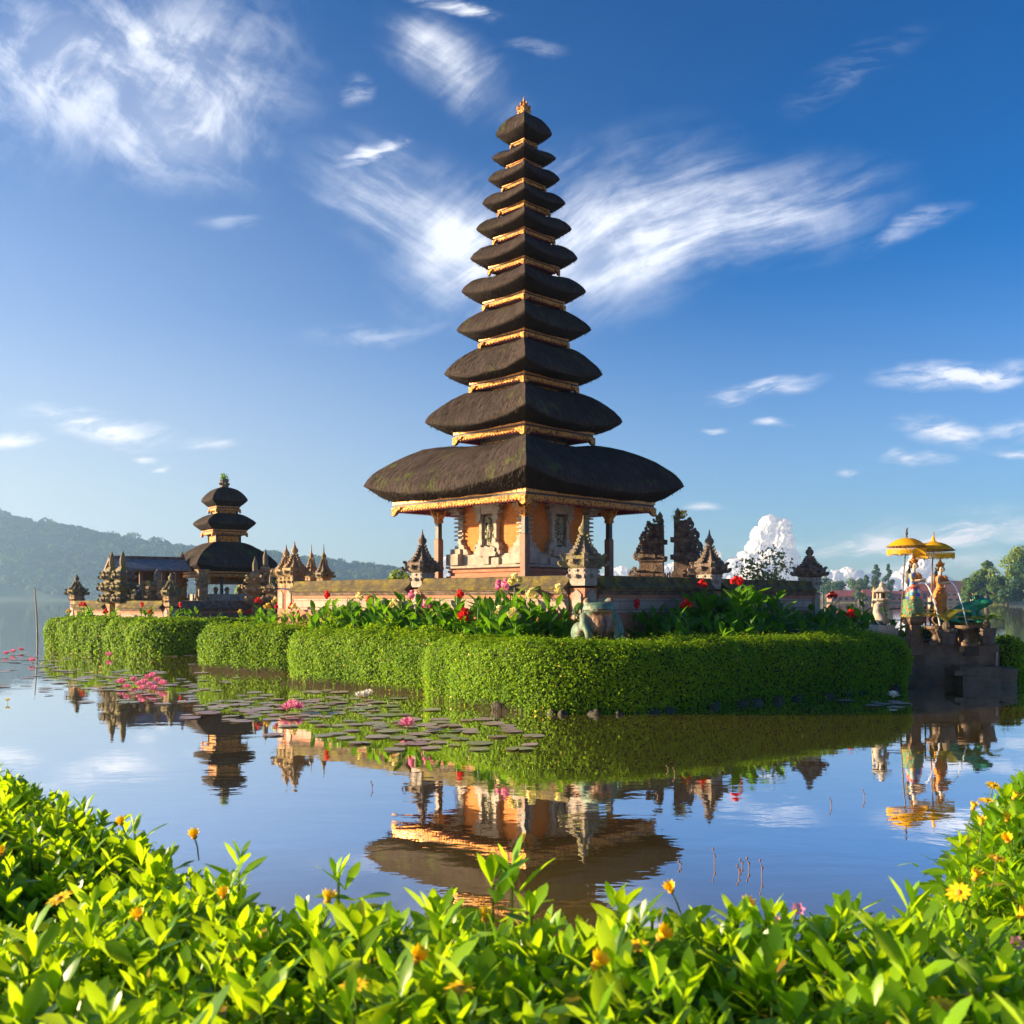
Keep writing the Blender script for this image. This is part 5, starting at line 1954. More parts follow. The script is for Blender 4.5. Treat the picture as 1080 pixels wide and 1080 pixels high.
def beds():
    r = random.Random(11)
    CN = {'red': 'red', 'yellow': 'yellow', 'cream': 'cream yellow', 'pink': 'pink', None: ''}
    uL = Vector((LFT[0] - NEAR[0], LFT[1] - NEAR[1])).normalized()
    uR = Vector((RGT[0] - NEAR[0], RGT[1] - NEAR[1])).normalized()
    nL, nR = Vector((-uL.y, uL.x)), Vector((uR.y, -uR.x))
    if nL.y > 0:
        nL = -nL
    if nR.y > 0:
        nR = -nR
    HX = [-8, -7.1, -6.3, -4.3, -4.1, -3.6, -1.5, -1.0, .1, .72, 1.5, 7.0, 8]
    HY = [24.2, 23.6, 23.0, 21.8, 20.35, 19.5, 17.5, 17.2, 14.95, 14.5, 14.5, 18.5, 19.2]
    behind = lambda p: p.y > np.interp(p.x, HX, HY) + .74
    # left bed, in front of the sunlit wall
    for row, (off, n) in enumerate(((.45, 30), (.8, 32), (1.15, 32), (1.55, 30))):
        for i in range(n):
            t = -.15 + (8.9 * (i + r.uniform(.2, .8)) / n)
            p = Vector(NEAR) + uL * t + nL * (off + r.uniform(-.15, .15))
            if not behind(p):
                continue
            c = r.choices([None, 'red', 'cream', 'yellow', 'pink'], [.74, .11, .10, .03, .02])[0]
            k = r.choice((0, 1, 1, 0)) if row < 2 else r.choice((1, 3, 3))
            lab = ('canna with a %s bloom in the sunlit bed before the left wall' % CN[c]) if c else 'leafy canna without a bloom in the sunlit bed before the left wall'
            canna((p.x, p.y, .46), k, c, lab, 'cannas in the left flower bed', r.uniform(1.08, 1.4), r.uniform(0, 6.28))
    # right bed, in the shade of the right wall
    for row, (off, n) in enumerate(((.5, 18), (1.0, 20), (1.5, 20), (2.1, 18))):
        for i in range(n):
            t = .9 + (7.7 * (i + r.uniform(.2, .8)) / n)
            p = Vector(NEAR) + uR * t + nR * (off + r.uniform(-.15, .15))
            if not behind(p):
                continue
            c = r.choices([None, 'red', 'yellow', 'cream'], [.87, .08, .03, .02])[0]
            tall = abs(t - 3.2) < 1.0
            k = (2 if tall and row < 3 else r.choice((1, 0, 1))) if row < 2 else (r.choice((0, 2)) if tall and row == 2 else r.choice((1, 3, 3)))
            lab = ('canna with a %s bloom in the shaded bed right of the big frog' % CN[c]) if c else 'dark leafy canna without a bloom in the shaded bed right of the big frog'
            canna((p.x, p.y, .46), k, c, lab, 'cannas in the right flower bed', r.uniform(.95, 1.2), r.uniform(0, 6.28))
    # a taller mixed clump at the left end of the bed, and the far islet's row
    for px, d, c, k in ((272, 24.9, 'red', 0), (283, 24.4, 'yellow', 1), (291, 24.0, 'red', 1), (300, 23.7, None, 1), (277, 24.5, None, 1), (305, 23.2, 'red', 1), (313, 22.9, 'cream', 1), (290, 24.6, 'cream', 0)):
        p = atz(px, .5, d)
        canna(p, k, c, ('canna with a %s bloom at the left end of the big flower bed' % CN[c]) if c else 'leafy canna at the left end of the big flower bed', 'cannas at the left end of the bed', 1.0, r.uniform(0, 6))
    for px, d, c in ((72, 32.6, 'yellow'), (85, 32.6, 'red'), (91, 31.9, 'red'), (110, 31.6, 'red'), (122, 31.0, None), (153, 30.8, 'red'), (160, 30.4, 'red'), (158, 31.0, None), (187, 30.2, 'red'), (96, 32.3, None), (255, 30.8, 'yellow'), (230, 30.3, None), (200, 29.9, None), (262, 31.3, 'red')):
        p = atz(px, .5, d)
        canna(p, r.choice((1, 3, 1)), c, ('canna with a %s bloom behind the far hedge of the small temple' % CN[c]) if c else 'leafy canna behind the far hedge of the small temple', 'cannas behind the far hedge', 1.0, r.uniform(0, 6))
    # bushy marigold-like plants low in the left bed
    for i, px in enumerate((292, 325, 352, 372, 398, 408, 428, 455)):
        d = 20.6 - (px - 292) * .021
        p = atz(px, .5, d)
        while not behind(p):
            d += .1
            p = atz(px, .5, d)
        root = empty('bedding_bush', p)
        n = 260
        P = sphere_pts(n) * np.array([.30, .30, .26]) * (.6 + .4 * rng.random((n, 1))) + np.array([0, 0, .36 + .08 * (i % 3)])
        V, F = leaf_soup(P, sphere_pts(n) + np.array([0, 0, .5]), .085, .4)
        quads_object('foliage', V, F, M['leaf_hedge'], root)
        MB().tube([(0, 0, -.05), (0, 0, .4)], [.012, .006], 5).build('stem', M['stem'], root)
        tag(root, 'fine leaved bright green bush low in the sunlit flower bed', 'bush', 'fine leaved bushes in the left bed')


beds()


def shrubs():
    # shrubs behind the walls
    p = at(421, 632, 24.6)
    t = tree('garden_shrub', 'bright yellow green shrub behind the left wall beside the dark stepped pillar', (p.x, p.y, 1.2), 1.25, .75, 2, 12, .12, 110, 'round', 91, None, 'shrub', .03)
    p = at(491, 632, 25.0)
    tree('garden_shrub', 'small bright shrub showing between the pagoda posts at the left', (p.x, p.y, 1.2), 1.05, .5, 2, 9, .12, 90, 'round', 92, None, 'shrub', .03)
    p = at(805, 632, 24.4)
    tree('sparse_shrub', 'sparse twiggy shrub above the right wall in front of the big cloud', (p.x, p.y, 1.1), 1.9, .85, 3, 24, .10, 30, 'round', 93, None, 'shrub', .03)
    p = at(290, 632, 36.5)
    tree('garden_shrub', 'dark green shrub right of the carved towers by the small shrine', (p.x, p.y, .5), 2.2, .8, 0, 10, .2, 90, 'round', 94, None, 'shrub', .05)
    p = at(258, 632, 41.5)
    tree('garden_shrub', 'yellow green shrub showing inside the right side of the small shrine', (p.x, p.y, .5), 2.0, .7, 2, 12, .2, 90, 'round', 95, None, 'shrub', .05)


shrubs()


# ================================================================== FROGS
def blob(lst):
    mb = MB()
    for it in lst:
        if it[0] == 'b':
            rot = Matrix.Rotation(R(it[3]), 3, 'Y') if len(it) > 3 else None
            mb.ball(it[1], it[2], 14, 10, rot)
        else:
            mb.tube(it[1], it[2], 10)
    return mb


def frog_material(name, top, belly, zsplit):
    m = bpy.data.materials.new(name)
    m.use_nodes = True
    nt = NT(m.node_tree)
    bs = nt.n['Principled BSDF']
    tc = nt.new('ShaderNodeTexCoord')
    sp = nt.new('ShaderNodeSeparateXYZ')
    nt.k.new(tc.outputs['Object'], sp.inputs[0])
    n = nt.noise(tc.outputs['Object'], 9, 7, .7)
    base = nt.mix(nt.ramp(n, .35, .65), c4(top), c4([x * .55 for x in top]))
    if belly:
        # painted belly on the front (+x local is forward)
        g = nt.new('ShaderNodeNewGeometry')
        wob = nt.math('MULTIPLY', nt.math('SUBTRACT', n, .5), .16)
        f = nt.math('ADD', nt.math('SUBTRACT', sp.outputs[0], nt.math('MULTIPLY', nt.math('ABSOLUTE', sp.outputs[1]), .25)), wob)
        side = nt.ramp(nt.math('ADD', nt.math('ABSOLUTE', sp.outputs[1]), wob), .20, .13)
        low = nt.math('MULTIPLY', side, nt.ramp(nt.math('ADD', sp.outputs[2], wob), zsplit + .02, zsplit - .06))
        worn = nt.noise(nt.mapping(tc.outputs['Object'], scale=(6, 9, 2.2)), 1.4, 7, .7)
        base = nt.mix(nt.ramp(nt.noise(nt.mapping(tc.outputs['Object'], (3, 3, 3)), 7, 6, .7), .48, .64, 0, .85), base, c4((.24, .16, .08)))
        bc = nt.mix(nt.ramp(worn, .36, .62), c4(belly), c4((.07, .035, .02)))
        bc = nt.mix(nt.ramp(nt.noise(tc.outputs['Object'], 5, 5), .6, .7), bc, c4((.26, .32, .24)))
        base = nt.mix(nt.math('MULTIPLY', nt.ramp(f, .02, .09), low), base, bc)
    nt.k.new(base, bs.inputs['Base Color'])
    bs.inputs['Roughness'].default_value = .55
    b = nt.new('ShaderNodeBump')
    b.inputs['Strength'].default_value = .5
    b.inputs['Distance'].default_value = .02
    nt.k.new(nt.noise(tc.outputs['Object'], 30, 5, .65), b.inputs['Height'])
    nt.k.new(b.outputs[0], bs.inputs['Normal'])
    return m


def frog(name, label, loc, rz, k, m, sitting=True, vox=.018):
    """seated frog, forward +x. local height about 0.82 before scaling by k"""
    root = empty(name, loc, rz)
    tag(root, label, 'frog statue')
    L = []
    if sitting:
        # one upright pear-shaped body that runs straight into a wide flat-topped head
        L += [('b', (-.04, 0, .20), (.30, .34, .21)), ('b', (-.03, 0, .36), (.27, .315, .28)), ('b', (-.01, 0, .50), (.25, .295, .22)), ('b', (.03, 0, .60), (.26, .30, .15)), ('b', (.05, 0, .655), (.25, .285, .10), 6),
              ('b', (.09, 0, .30), (.23, .24, .28)), ('b', (.12, 0, .59), (.20, .25, .075))]
        for s in (-1, 1):
            L += [('b', (.01, s * .20, .735), (.085, .08, .08)), ('t', [(.02, s * .27, .50), (.17, s * .31, .34), (.25, s * .27, .20), (.27, s * .25, .05)], [.09, .08, .065, .055]), ('b', (.31, s * .26, .03), (.11, .085, .04)),
                  ('b', (-.06, s * .36, .19), (.24, .12, .18), -25), ('b', (.16, s * .42, .04), (.16, .08, .045)), ('t', [(-.1, s * .38, .1), (.12, s * .43, .06)], [.08, .06])]
            for q in (-1, 0, 1):
                L.append(('t', [(.28, s * .26, .03), (.41, s * .26 + q * .07, .02)], [.03, .02]))
                L.append(('t', [(.22, s * .42, .03), (.37, s * .43 + q * .06, .02)], [.03, .02]))
        eyes = [(.045, s * .215, .755) for s in (-1, 1)]
        er = .055
        mouth = [(.0, -.305, .575), (.14, -.262, .588), (.25, -.16, .60), (.305, -.06, .605), (.312, 0, .606), (.305, .06, .605), (.25, .16, .60), (.14, .262, .588), (.0, .305, .575)]
    else:
        L += [('b', (-.05, 0, .27), (.42, .26, .19), -24), ('b', (-.30, 0, .17), (.22, .24, .15)), ('b', (.26, 0, .44), (.24, .22, .13), -14), ('b', (.38, 0, .46), (.16, .18, .08), -8)]
        for s in (-1, 1):
            L += [('b', (.22, s * .14, .57), (.075, .07, .075)), ('t', [(.14, s * .2, .32), (.20, s * .28, .16), (.26, s * .27, .03)], [.075, .06, .05]), ('b', (.32, s * .28, .03), (.11, .07, .035)),
                  ('b', (-.26, s * .27, .17), (.22, .10, .13), -20), ('t', [(-.40, s * .30, .08), (-.1, s * .36, .05)], [.06, .05]), ('b', (-.02, s * .36, .03), (.15, .07, .035))]
        eyes = [(.25, s * .175, .585) for s in (-1, 1)]
        er = .05
        mouth = [(.2, -.20, .40), (.38, -.165, .435), (.52, -.06, .455), (.545, 0, .457), (.52, .06, .455), (.38, .165, .435), (.2, .20, .40)]
    L = [(it[0], [tuple(c * k for c in p) for p in it[1]], [q * k for q in it[2]]) if it[0] == 't' else (it[0], tuple(c * k for c in it[1]), tuple(c * k for c in it[2]), *it[3:]) for it in L]
    blob(L).build('body', m, root, smooth=True, remesh=vox * k)
    for e in eyes:
        MB().ball([c * k for c in e], er * k, 10, 8).build('eye', M['dark_stone'] if sitting else M['dark_wood'], root, smooth=True)
    MB().tube([tuple(c * k for c in p) for p in mouth], [.013 * k] * len(mouth), 6).build('mouth', M['dark_wood'], root, smooth=True)
    return root


def frogs():
    fm = frog_material('verdigris_frog', (.13, .22, .15), (.42, .19, .085), .515)
    p = atz(631, .93, 15.3)
    mb = MB().box((0, 0, .5), (.72, .72, .86))
    tag(mb.build('frog_plinth', M['dark_stone'], loc=(p.x, p.y, 0), rz=R(20), jitter=.01), 'low dark plinth under the big weathered frog', 'plinth')
    frog('frog_statue', 'big seated frog with a verdigris back and worn brown belly behind the hedge', (p.x, p.y, .925), R(-78), .86, fm)
    g2 = frog_material('green_frog', (.06, .24, .13), None, 0)
    p = atz(546, 1.86, 20.3)
    frog('frog_statue', 'small green frog whose back shows over the wall below the pagoda post', (p.x, p.y, 1.5), R(-120), .86, g2, False)
    g3 = frog_material('stone_frog', (.12, .15, .10), None, 0)
    p = atz(631, 1.86, 21.5)
    frog('frog_statue', 'grey green frog back showing over the wall right of the mossy corner pillar', (p.x + .05, p.y, 1.5), R(-30), .8, g3, False)


frogs()


# ================================================================== FOUNTAIN CORNER
FD = 18.9
FS = FD / FPX


def fx(px, d=FD):
    return (px - 540) / FPX * d


def fz(py, d=FD):
    return CAMH + (HOR - py) / FPX * d


def fountain():
    wet = mat('wet_dark_stone', (.085, .046, .026), (.17, .10, .06), 4, .5, .6, 18, stain=((.16, .12, .09), 3, .5), moss=(.05, .055, .02), moss_lo=.62, moss_hi=.75)
    root = empty('fountain_base', (fx(1012), FD + .35, 0), R(-10))
    tag(root, 'dark wet stone fountain block with stepped basins at the water edge', 'fountain')
    x0, x1 = fx(960) - fx(1012), fx(1054) - fx(1012)
    b = MB().box(((x0 + x1) / 2, .35, .17), (x1 - x0, 1.5, 1.16))
    b.box((x0 + .55, .5, .78), (1.1, .9, .07))
    b.build('block', wet, root, jitter=.012, bevel=.02)
    s = MB()
    lx0, lx1 = fx(1004) - fx(1012), fx(1060) - fx(1012)
    yy = -.75
    s.box(((lx0 + lx1) / 2 - .1, yy + .05, .0), (lx1 - lx0 - .35, .75, .42))
    s.box((lx0 + .32, yy + .02, .24), (.78, .7, .10))
    s.box((lx1 - .14, yy + .25, .05), (.42, .7, .56))
    s.build('lower_step', wet, root, jitter=.01, bevel=.02)
    r = MB()
    for sx in (-1, 1):
        r.box((lx0 + .42 + sx * .34, yy + .02, .32), (.08, .66, .08))
        r.box((lx0 + .42, yy + .02 + sx * .29, .32), (.74, .08, .08))
    r.build('basin_rim', wet, root, bevel=.01)
    n = MB().box((fx(1026) - fx(1012), -.425, .62), (.26, .04, .18))
    n.build('spout_niche', M['dark_line'], root)
    n = MB().box((fx(1050.5) - fx(1012), -.43, .47), (.03, .04, .26))
    n.build('drain_pipe', M['white_stone'], root)
    # small figures' pedestals
    def pedestal(px, pyt, pyb, d, label, w=.24):
        zt, zb = fz(pyt, d), fz(pyb, d)
        h = zt - zb
        mb = MB().stack([(zb - .25, w * .80), (zb + h * .18, w * .80), (zb + h * .2, w * .62), (zb + h * .68, w * .62), (zb + h * .72, w * .78), (zb + h * .82, w), (zb + h * .92, w), (zb + h * .93, w * .9), (zt, w * .9)])
        o = mb.build('pedestal', wet, loc=(fx(px, d), d, 0), rz=R(6), jitter=.006, bevel=.008)
        tag(o, label, 'pedestal', 'dark moulded pedestals of the fountain')
        return Vector((fx(px, d), d, zt))
    p1 = pedestal(963.5, 650.5, 677, 19.0, 'dark moulded pedestal under the blue and red robed statue', .165)
    p2 = pedestal(991.5, 650, 676, 19.25, 'dark moulded pedestal under the orange robed statue', .155)
    # shallow bowls on stems that catch the water
    def bowl(px, pyt, pyb, d, label, rr):
        zt, zb = fz(pyt, d), fz(pyb, d)
        h = zt - zb
        pr = [(zb - .02, rr * .62), (zb + h * .12, rr * .62), (zb + h * .2, rr * .42), (zb + h * .55, rr * .38), (zb + h * .7, rr * .6), (zb + h * .85, rr * .95), (zt, rr * 1.0), (zt, rr * .86), (zt - h * .1, rr * .5)]
        o = MB().stack(pr, n=20).build('water_bowl', wet, loc=(fx(px, d), d, 0), smooth=False)
        tag(o, label, 'bowl', 'stone water bowls of the fountain')
        w = MB().stack([(zt - .022, rr * .82), (zt - .012, rr * .82)], n=20).build('bowl_water', bpy.data.materials['lake_water'], o)
        return Vector((fx(px, d), d, zt))
    b1 = bowl(987, 660, 680, 18.75, 'stone bowl under the left jet, half hidden by the big potted cycad', .21)
    b2 = bowl(1018.5, 659.5, 680, 18.7, 'stone bowl on a stem between the two potted cycads', .19)

    # ---- goddess statues
    def statue(base, k, rz, robe, skirt, lab, tail):
        root = empty('goddess_statue', base, rz)
        tag(root, lab, 'statue', 'water pouring goddess statues')
        skin = M['skin_paint']
        # body: one skin, head, neck, torso, arms to the jar. forward +x, height 1 -> k
        L = [('b', (.02, 0, .845), (.052, .046, .062)), ('b', (.052, 0, .83), (.03, .032, .035)), ('t', [(.0, 0, .70), (.005, 0, .80)], [.034, .028]), ('b', (-.005, 0, .665), (.06, .098, .075)), ('b', (0, 0, .58), (.052, .07, .08)),
             ('t', [(-.0, .10, .70), (.03, .135, .585), (.14, .085, .60), (.185, .03, .615)], [.034, .029, .024, .02]), ('t', [(-.0, -.10, .70), (.03, -.135, .585), (.14, -.085, .60), (.185, -.03, .615)], [.034, .029, .024, .02]),
             ('b', (0, 0, .48), (.07, .09, .12)), ('t', [(.02, .045, .45), (.03, .05, .05)], [.05, .03]), ('t', [(.0, -.045, .45), (.01, -.05, .05)], [.05, .03]),
             ('b', (.05, .05, .02), (.06, .03, .025)), ('b', (.03, -.05, .02), (.06, .03, .025)), ('b', (.076, 0, .845), (.012, .010, .016))]
        for s in (-1, 1):
            for q in range(4):
                L.append(('t', [(.185, s * .03, .615 - q * .012), (.205, s * .012, .617 - q * .013)], [.009, .007]))
            L.append(('b', (.02, s * .047, .84), (.012, .01, .02)))
        sc_ = lambda L: [(it[0], [tuple(c * k for c in p) for p in it[1]], [q * k for q in it[2]]) if it[0] == 't' else (it[0], tuple(c * k for c in it[1]), tuple(c * k for c in it[2]), *it[3:]) for it in L]
        body = blob(sc_(L)).build('body', skin, root, smooth=True, remesh=.0085 * k)
        for s in (-1, 1):
            MB().ball((.066 * k, s * .02 * k, .852 * k), .007 * k, 6, 5).build('eye', M['dark_wood'], root)
        MB().ball((.077 * k, 0, .812 * k), (.006 * k, .014 * k, .005 * k), 6, 5).build('lips', M['red_petal'], root)
        # robe: sash round chest and a long wrapped skirt with folds
        cl = MB()
        nseg, prof = 40, [(.0, .105), (.04, .115), (.12, .10), (.22, .098), (.32, .112), (.40, .118), (.46, .098), (.52, .075), (.60, .082), (.66, .098), (.71, .085), (.725, .05)]
        vs, fs = [], []
        for z, r_ in prof:
            for q in range(nseg):
                a = 2 * math.pi * q / nseg
                fold = 1 + (.07 * math.sin(a * 7 + z * 9) if z < .45 else 0)
                ox = .035 * (1 - z / .5) ** 2 if z < .5 else 0
                vs.append((k * (r_ * .80 * fold * math.cos(a) + ox * .4), k * r_ * 1.12 * fold * math.sin(a), k * z))
        for j in range(len(prof) - 1):
            for q in range(nseg):
                q2 = (q + 1) % nseg
                fs.append((j * nseg + q, j * nseg + q2, (j + 1) * nseg + q2, (j + 1) * nseg + q))
        vs = [(p[0] * 1.22, p[1] * 1.22, p[2]) if p[2] < .5 * k else p for p in vs]
        cl.add(vs, fs)
        cl.build('robe', robe, root, smooth=True)
        if skirt:
            sk = MB()
            vs, fs = [], []
            pr2 = [(.0, .165), (.05, .18), (.14, .17), (.22, .165), (.28, .158), (.30, .14)]
            for z, r_ in pr2:
                for q in range(nseg):
                    a = 2 * math.pi * q / nseg
                    fold = 1 + .06 * math.sin(a * 9 + z * 20)
                    vs.append((k * (r_ * .9 * fold * math.cos(a) - .01), k * r_ * 1.15 * fold * math.sin(a), k * z))
            for j in range(len(pr2) - 1):
                for q in range(nseg):
                    q2 = (q + 1) % nseg
                    fs.append((j * nseg + q, j * nseg + q2, (j + 1) * nseg + q2, (j + 1) * nseg + q))
            sk.add(vs, fs)
            sk.build('scaly_skirt', skirt, root, smooth=True)
        if tail:
            t = MB()
            t.tube([(-.09 * k, 0, .02 * k), (-.14 * k, .02, .10 * k), (-.12 * k, .0, .20 * k), (-.07 * k, 0, .26 * k)], [.05 * k, .055 * k, .04 * k, .015 * k], 8)
            t.build('tail', M['green_paint'], root, smooth=True)
        h = MB()
        h.ball((-.022 * k, 0, .858 * k), (.052 * k, .053 * k, .06 * k), 12, 9)
        h.tube([(-.05 * k, 0, .85 * k), (-.085 * k, 0, .74 * k), (-.09 * k, 0, .58 * k), (-.075 * k, 0, .5 * k)], [.04 * k, .048 * k, .04 * k, .012 * k], 8)
        h.build('hair', M['dark_wood'], root, smooth=True)
        c = MB()
        c.stack([(.885 * k, .058 * k), (.90 * k, .066 * k), (.915 * k, .060 * k), (.945 * k, .048 * k), (.965 * k, .03 * k), (.99 * k, .02 * k), (1.03 * k, .004 * k)], n=12)
        for q in range(7):
            a = -1.6 + q * 3.2 / 6
            ux = Vector((math.cos(a), math.sin(a), 0))
            c.prism([(-.02 * k, 0), (.02 * k, 0), (.012 * k, .03 * k), (0, .062 * k), (-.012 * k, .03 * k)], Vector((.058 * k * ux.x, .058 * k * ux.y, .895 * k)), Vector((-ux.y, ux.x, 0)), Vector((ux.x * .35, ux.y * .35, .94)), ux, .012 * k)
        for s in (-1, 1):
            c.prism([(0, 0), (.03 * k, .01 * k), (.045 * k, .05 * k), (.02 * k, .045 * k), (0, .03 * k)], Vector((-.02 * k, s * .05 * k, .875 * k)), Vector((-.6, s * .8, 0)), Vector((0, 0, 1)), Vector((.8, s * .6, 0)), .015 * k)
        c.build('crown', M['bronze_gold'], root)
        j = MB()
        rot = Matrix.Rotation(R(118), 4, 'Y')
        pr = [(0, .012), (.03, .022), (.05, .02), (.07, .045), (.11, .055), (.15, .043), (.175, .015)]
        tmp = MB().stack([(z * k, q * k) for z, q in pr], n=14)
        off = Vector((.165 * k, 0, .615 * k))
        inv = Matrix.Rotation(R(-58), 4, 'Y')
        vs = [(inv @ Vector((p[0], p[1], p[2]))) for p in tmp.v]
        vs = [v + off for v in vs]
        j.add(vs, tmp.f)
        j.build('water_jar', M['bronze_gold'], root, smooth=True)
        o = MB()
        o.tube([(.06 * k, -.08 * k, .69 * k), (.065 * k, 0, .655 * k), (.06 * k, .08 * k, .69 * k)], [.012 * k] * 3, 6)
        o.tube([(.0, -.115 * k, .51 * k), (.085 * k, -.05 * k, .50 * k), (.085 * k, .05 * k, .50 * k), (0, .115 * k, .51 * k)], [.014 * k] * 4, 6)
        for s in (-1, 1):
            o.tube([(.012 * k, s * .13 * k, .605 * k), (.045 * k, s * .155 * k, .60 * k), (.06 * k, s * .13 * k, .60 * k)], [.014 * k] * 3, 6)
        o.build('jewellery', M['bronze_gold'], root, smooth=True)
        return root.matrix_basis
    M['skin_paint'] = mat('painted_skin', (.62, .45, .32), (.50, .35, .25), 6, .6, .3, 60, stain=((.10, .08, .06), 9, .7))
    M['bronze_gold'] = mat('bronze_gold', (.58, .24, .03), (.30, .09, .018), 22, .5, .5, 50, .2, stain=((.05, .04, .02), 12, .7))
    M['green_paint'] = mat('green_paint', (.03, .16, .08), (.02, .09, .05), 9, .5, .3, 30)
    motley = bpy.data.materials.new('patterned_robe')
    motley.use_nodes = True
    nt = NT(motley.node_tree)
    tc = nt.new('ShaderNodeTexCoord')
    vo = nt.new('ShaderNodeTexVoronoi')
    vo.inputs['Scale'].default_value = 17
    nt.k.new(tc.outputs['Object'], vo.inputs['Vector'])
    cr = nt.new('ShaderNodeValToRGB')
    cr.color_ramp.interpolation = 'CONSTANT'
    for i, (q, c) in enumerate(((0, (.03, .08, .42)), (.22, (.50, .05, .04)), (.42, (.05, .25, .42)), (.58, (.62, .26, .03)), (.74, (.04, .22, .12)), (.88, (.55, .5, .42)))):
        e = cr.color_ramp.elements[i] if i < 2 else cr.color_ramp.elements.new(q)
        e.position = q
        e.color = c4(c)
    sepc = nt.new('ShaderNodeSeparateColor')
    nt.k.new(vo.outputs['Color'], sepc.inputs[0])
    nt.k.new(sepc.outputs[0], cr.inputs[0])
    nt.k.new(cr.outputs[0], nt.n['Principled BSDF'].inputs['Base Color'])
    nt.n['Principled BSDF'].inputs['Roughness'].default_value = .5
    greenskirt = carved_mat('scaly_green', (.04, .22, .10), (.35, .12, .02), 26, .5, 0, .8)
    orange = mat('orange_robe', (.66, .25, .02), (.42, .10, .012), 7, .6, .5, 30, stain=((.10, .05, .03), 10, .75))
    statue((p1.x, p1.y, p1.z - .01), 1.17, R(-44), motley, greenskirt, 'painted goddess statue in a blue and red patterned robe pouring water', False)
    statue((p2.x, p2.y, p2.z - .01), 1.10, R(-40), orange, None, 'painted goddess statue in an orange robe pouring water', True)
    # offering flowers at their feet
    for p, lab in ((p1, 'ring of orange offering petals at the feet of the patterned statue'), (p2, 'ring of orange offering petals at the feet of the orange robed statue')):
        a = rng.random(90) * 6.28
        rr = .17 + .05 * rng.random(90)
        P = np.stack([np.cos(a) * rr * 1.1, np.sin(a) * rr, .012 + .02 * rng.random(90)], 1)
        V, F = leaf_soup(P, np.tile([0, 0, 1.0], (90, 1)), .05, .8)
        tag(quads_object('petal_ring', V, F, M['orange_petal'], loc=p), lab, 'offering', 'petal offerings at the statues')
    # water jets: thin falling arcs from the jars
    wj = bpy.data.materials.new('falling_water')
    wj.use_nodes = True
    q = NT(wj.node_tree).n['Principled BSDF']
    q.inputs['Base Color'].default_value = (.85, .9, .95, 1)
    q.inputs['Roughness'].default_value = .12
    q.inputs['Transmission Weight'].default_value = .45
    q.inputs['IOR'].default_value = 1.33
    for (s0, e0, rad, lab) in (((972.5, 614), (991.5, 660), .016, 'arc of water falling from the patterned statue\'s jar into the left bowl'), ((1001.5, 614.5), (1019.5, 659), .013, 'arc of water falling from the orange statue\'s jar into the right bowl')):
        a = Vector((fx(s0[0], 18.95), 18.95, fz(s0[1], 18.95)))
        b = Vector((fx(e0[0], 18.75), 18.75, fz(e0[1], 18.75)))
        pts, rads = [], []
        for i in range(15):
            t = i / 14
            p = a.lerp(b, t)
            # ballistic: out flat, then down
            p.z = a.z + (b.z - a.z) * (t ** 1.9) + .10 * t * (1 - t)
            pts.append(p - a)
            rads.append(rad * (1 + .25 * math.sin(i * 2.3)) * (.8 + .3 * t))
        tag(MB().tube(pts, rads, 7).build('water_jet', wj, loc=a, smooth=True), lab, 'water jet', 'water jets of the fountain')

    # ---- ceremonial parasols
    yel = leaf_mat('yellow_cloth', (.88, .47, .006), (.92, .54, .012), .5, (.95, .50, .005), .7, .03)
    fr = leaf_mat('yellow_tassel', (.88, .50, .012), (.78, .38, .006), .45, (.9, .5, .02), .8, .25)
    def parasol(pxb, pyb, pxt, pyt, d, rad, canopy_h, label, knob):
        b0 = Vector((fx(pxb, d), d, fz(pyb, d)))
        t0 = Vector((fx(pxt, d), d - .02, fz(pyt, d)))
        root = empty('ceremonial_parasol', b0)
        tag(root, label, 'parasol', 'yellow fringed temple parasols')
        ax = (t0 - b0)
        MB().tube([(0, 0, -.35), ax * .5, ax], [.016, .014, .009], 8).build('pole', M['dark_wood'] if knob else M['brown_wood'], root)
        c0 = ax * (1 - .20 / ax.length)
        # canopy: shallow dome with ribs and scalloped gores
        nr, ng = 16, 7
        vs, fs = [], []
        for j in range(ng + 1):
            t = j / ng
            for i in range(nr * 2):
                a = math.pi * i / nr
                pinch = 1 - (.025 * t if i % 2 else 0)
                rr = rad * t * pinch
                z = -canopy_h * (t ** 2.1) + (.02 * t if i % 2 == 0 else 0)
                vs.append((c0.x + rr * math.cos(a), c0.y + rr * math.sin(a), c0.z + z))
        n2 = nr * 2
        for j in range(ng):
            for i in range(n2):
                i2 = (i + 1) % n2
                fs.append((j * n2 + i, (j + 1) * n2 + i, (j + 1) * n2 + i2, j * n2 + i2))
        o = MB().add(vs, fs).build('canopy', yel, root, smooth=True)
        rb = MB()
        for i in range(nr):
            a = 2 * math.pi * i / nr
            rb.tube([(c0.x, c0.y, c0.z - canopy_h * 1.05), (c0.x + rad * .97 * math.cos(a), c0.y + rad * .97 * math.sin(a), c0.z - canopy_h * .96)], [.005, .004], 4)
        rb.build('ribs', M['brown_wood'], o)
        # rim rope and a gap, then the tassel skirt
        rm = MB()
        for i in range(nr):
            a, a2 = 2 * math.pi * i / nr, 2 * math.pi * (i + 1) / nr
            rm.tube([(c0.x + rad * 1.01 * math.cos(a), c0.y + rad * 1.01 * math.sin(a), c0.z - canopy_h + .015), (c0.x + rad * 1.01 * math.cos(a2), c0.y + rad * 1.01 * math.sin(a2), c0.z - canopy_h + .015)], [.008, .008], 5)
        rm.build('rim', M['brown_wood'], o)
        nn = 96
        V, F = [], []
        rr = random.Random(int(pxt))
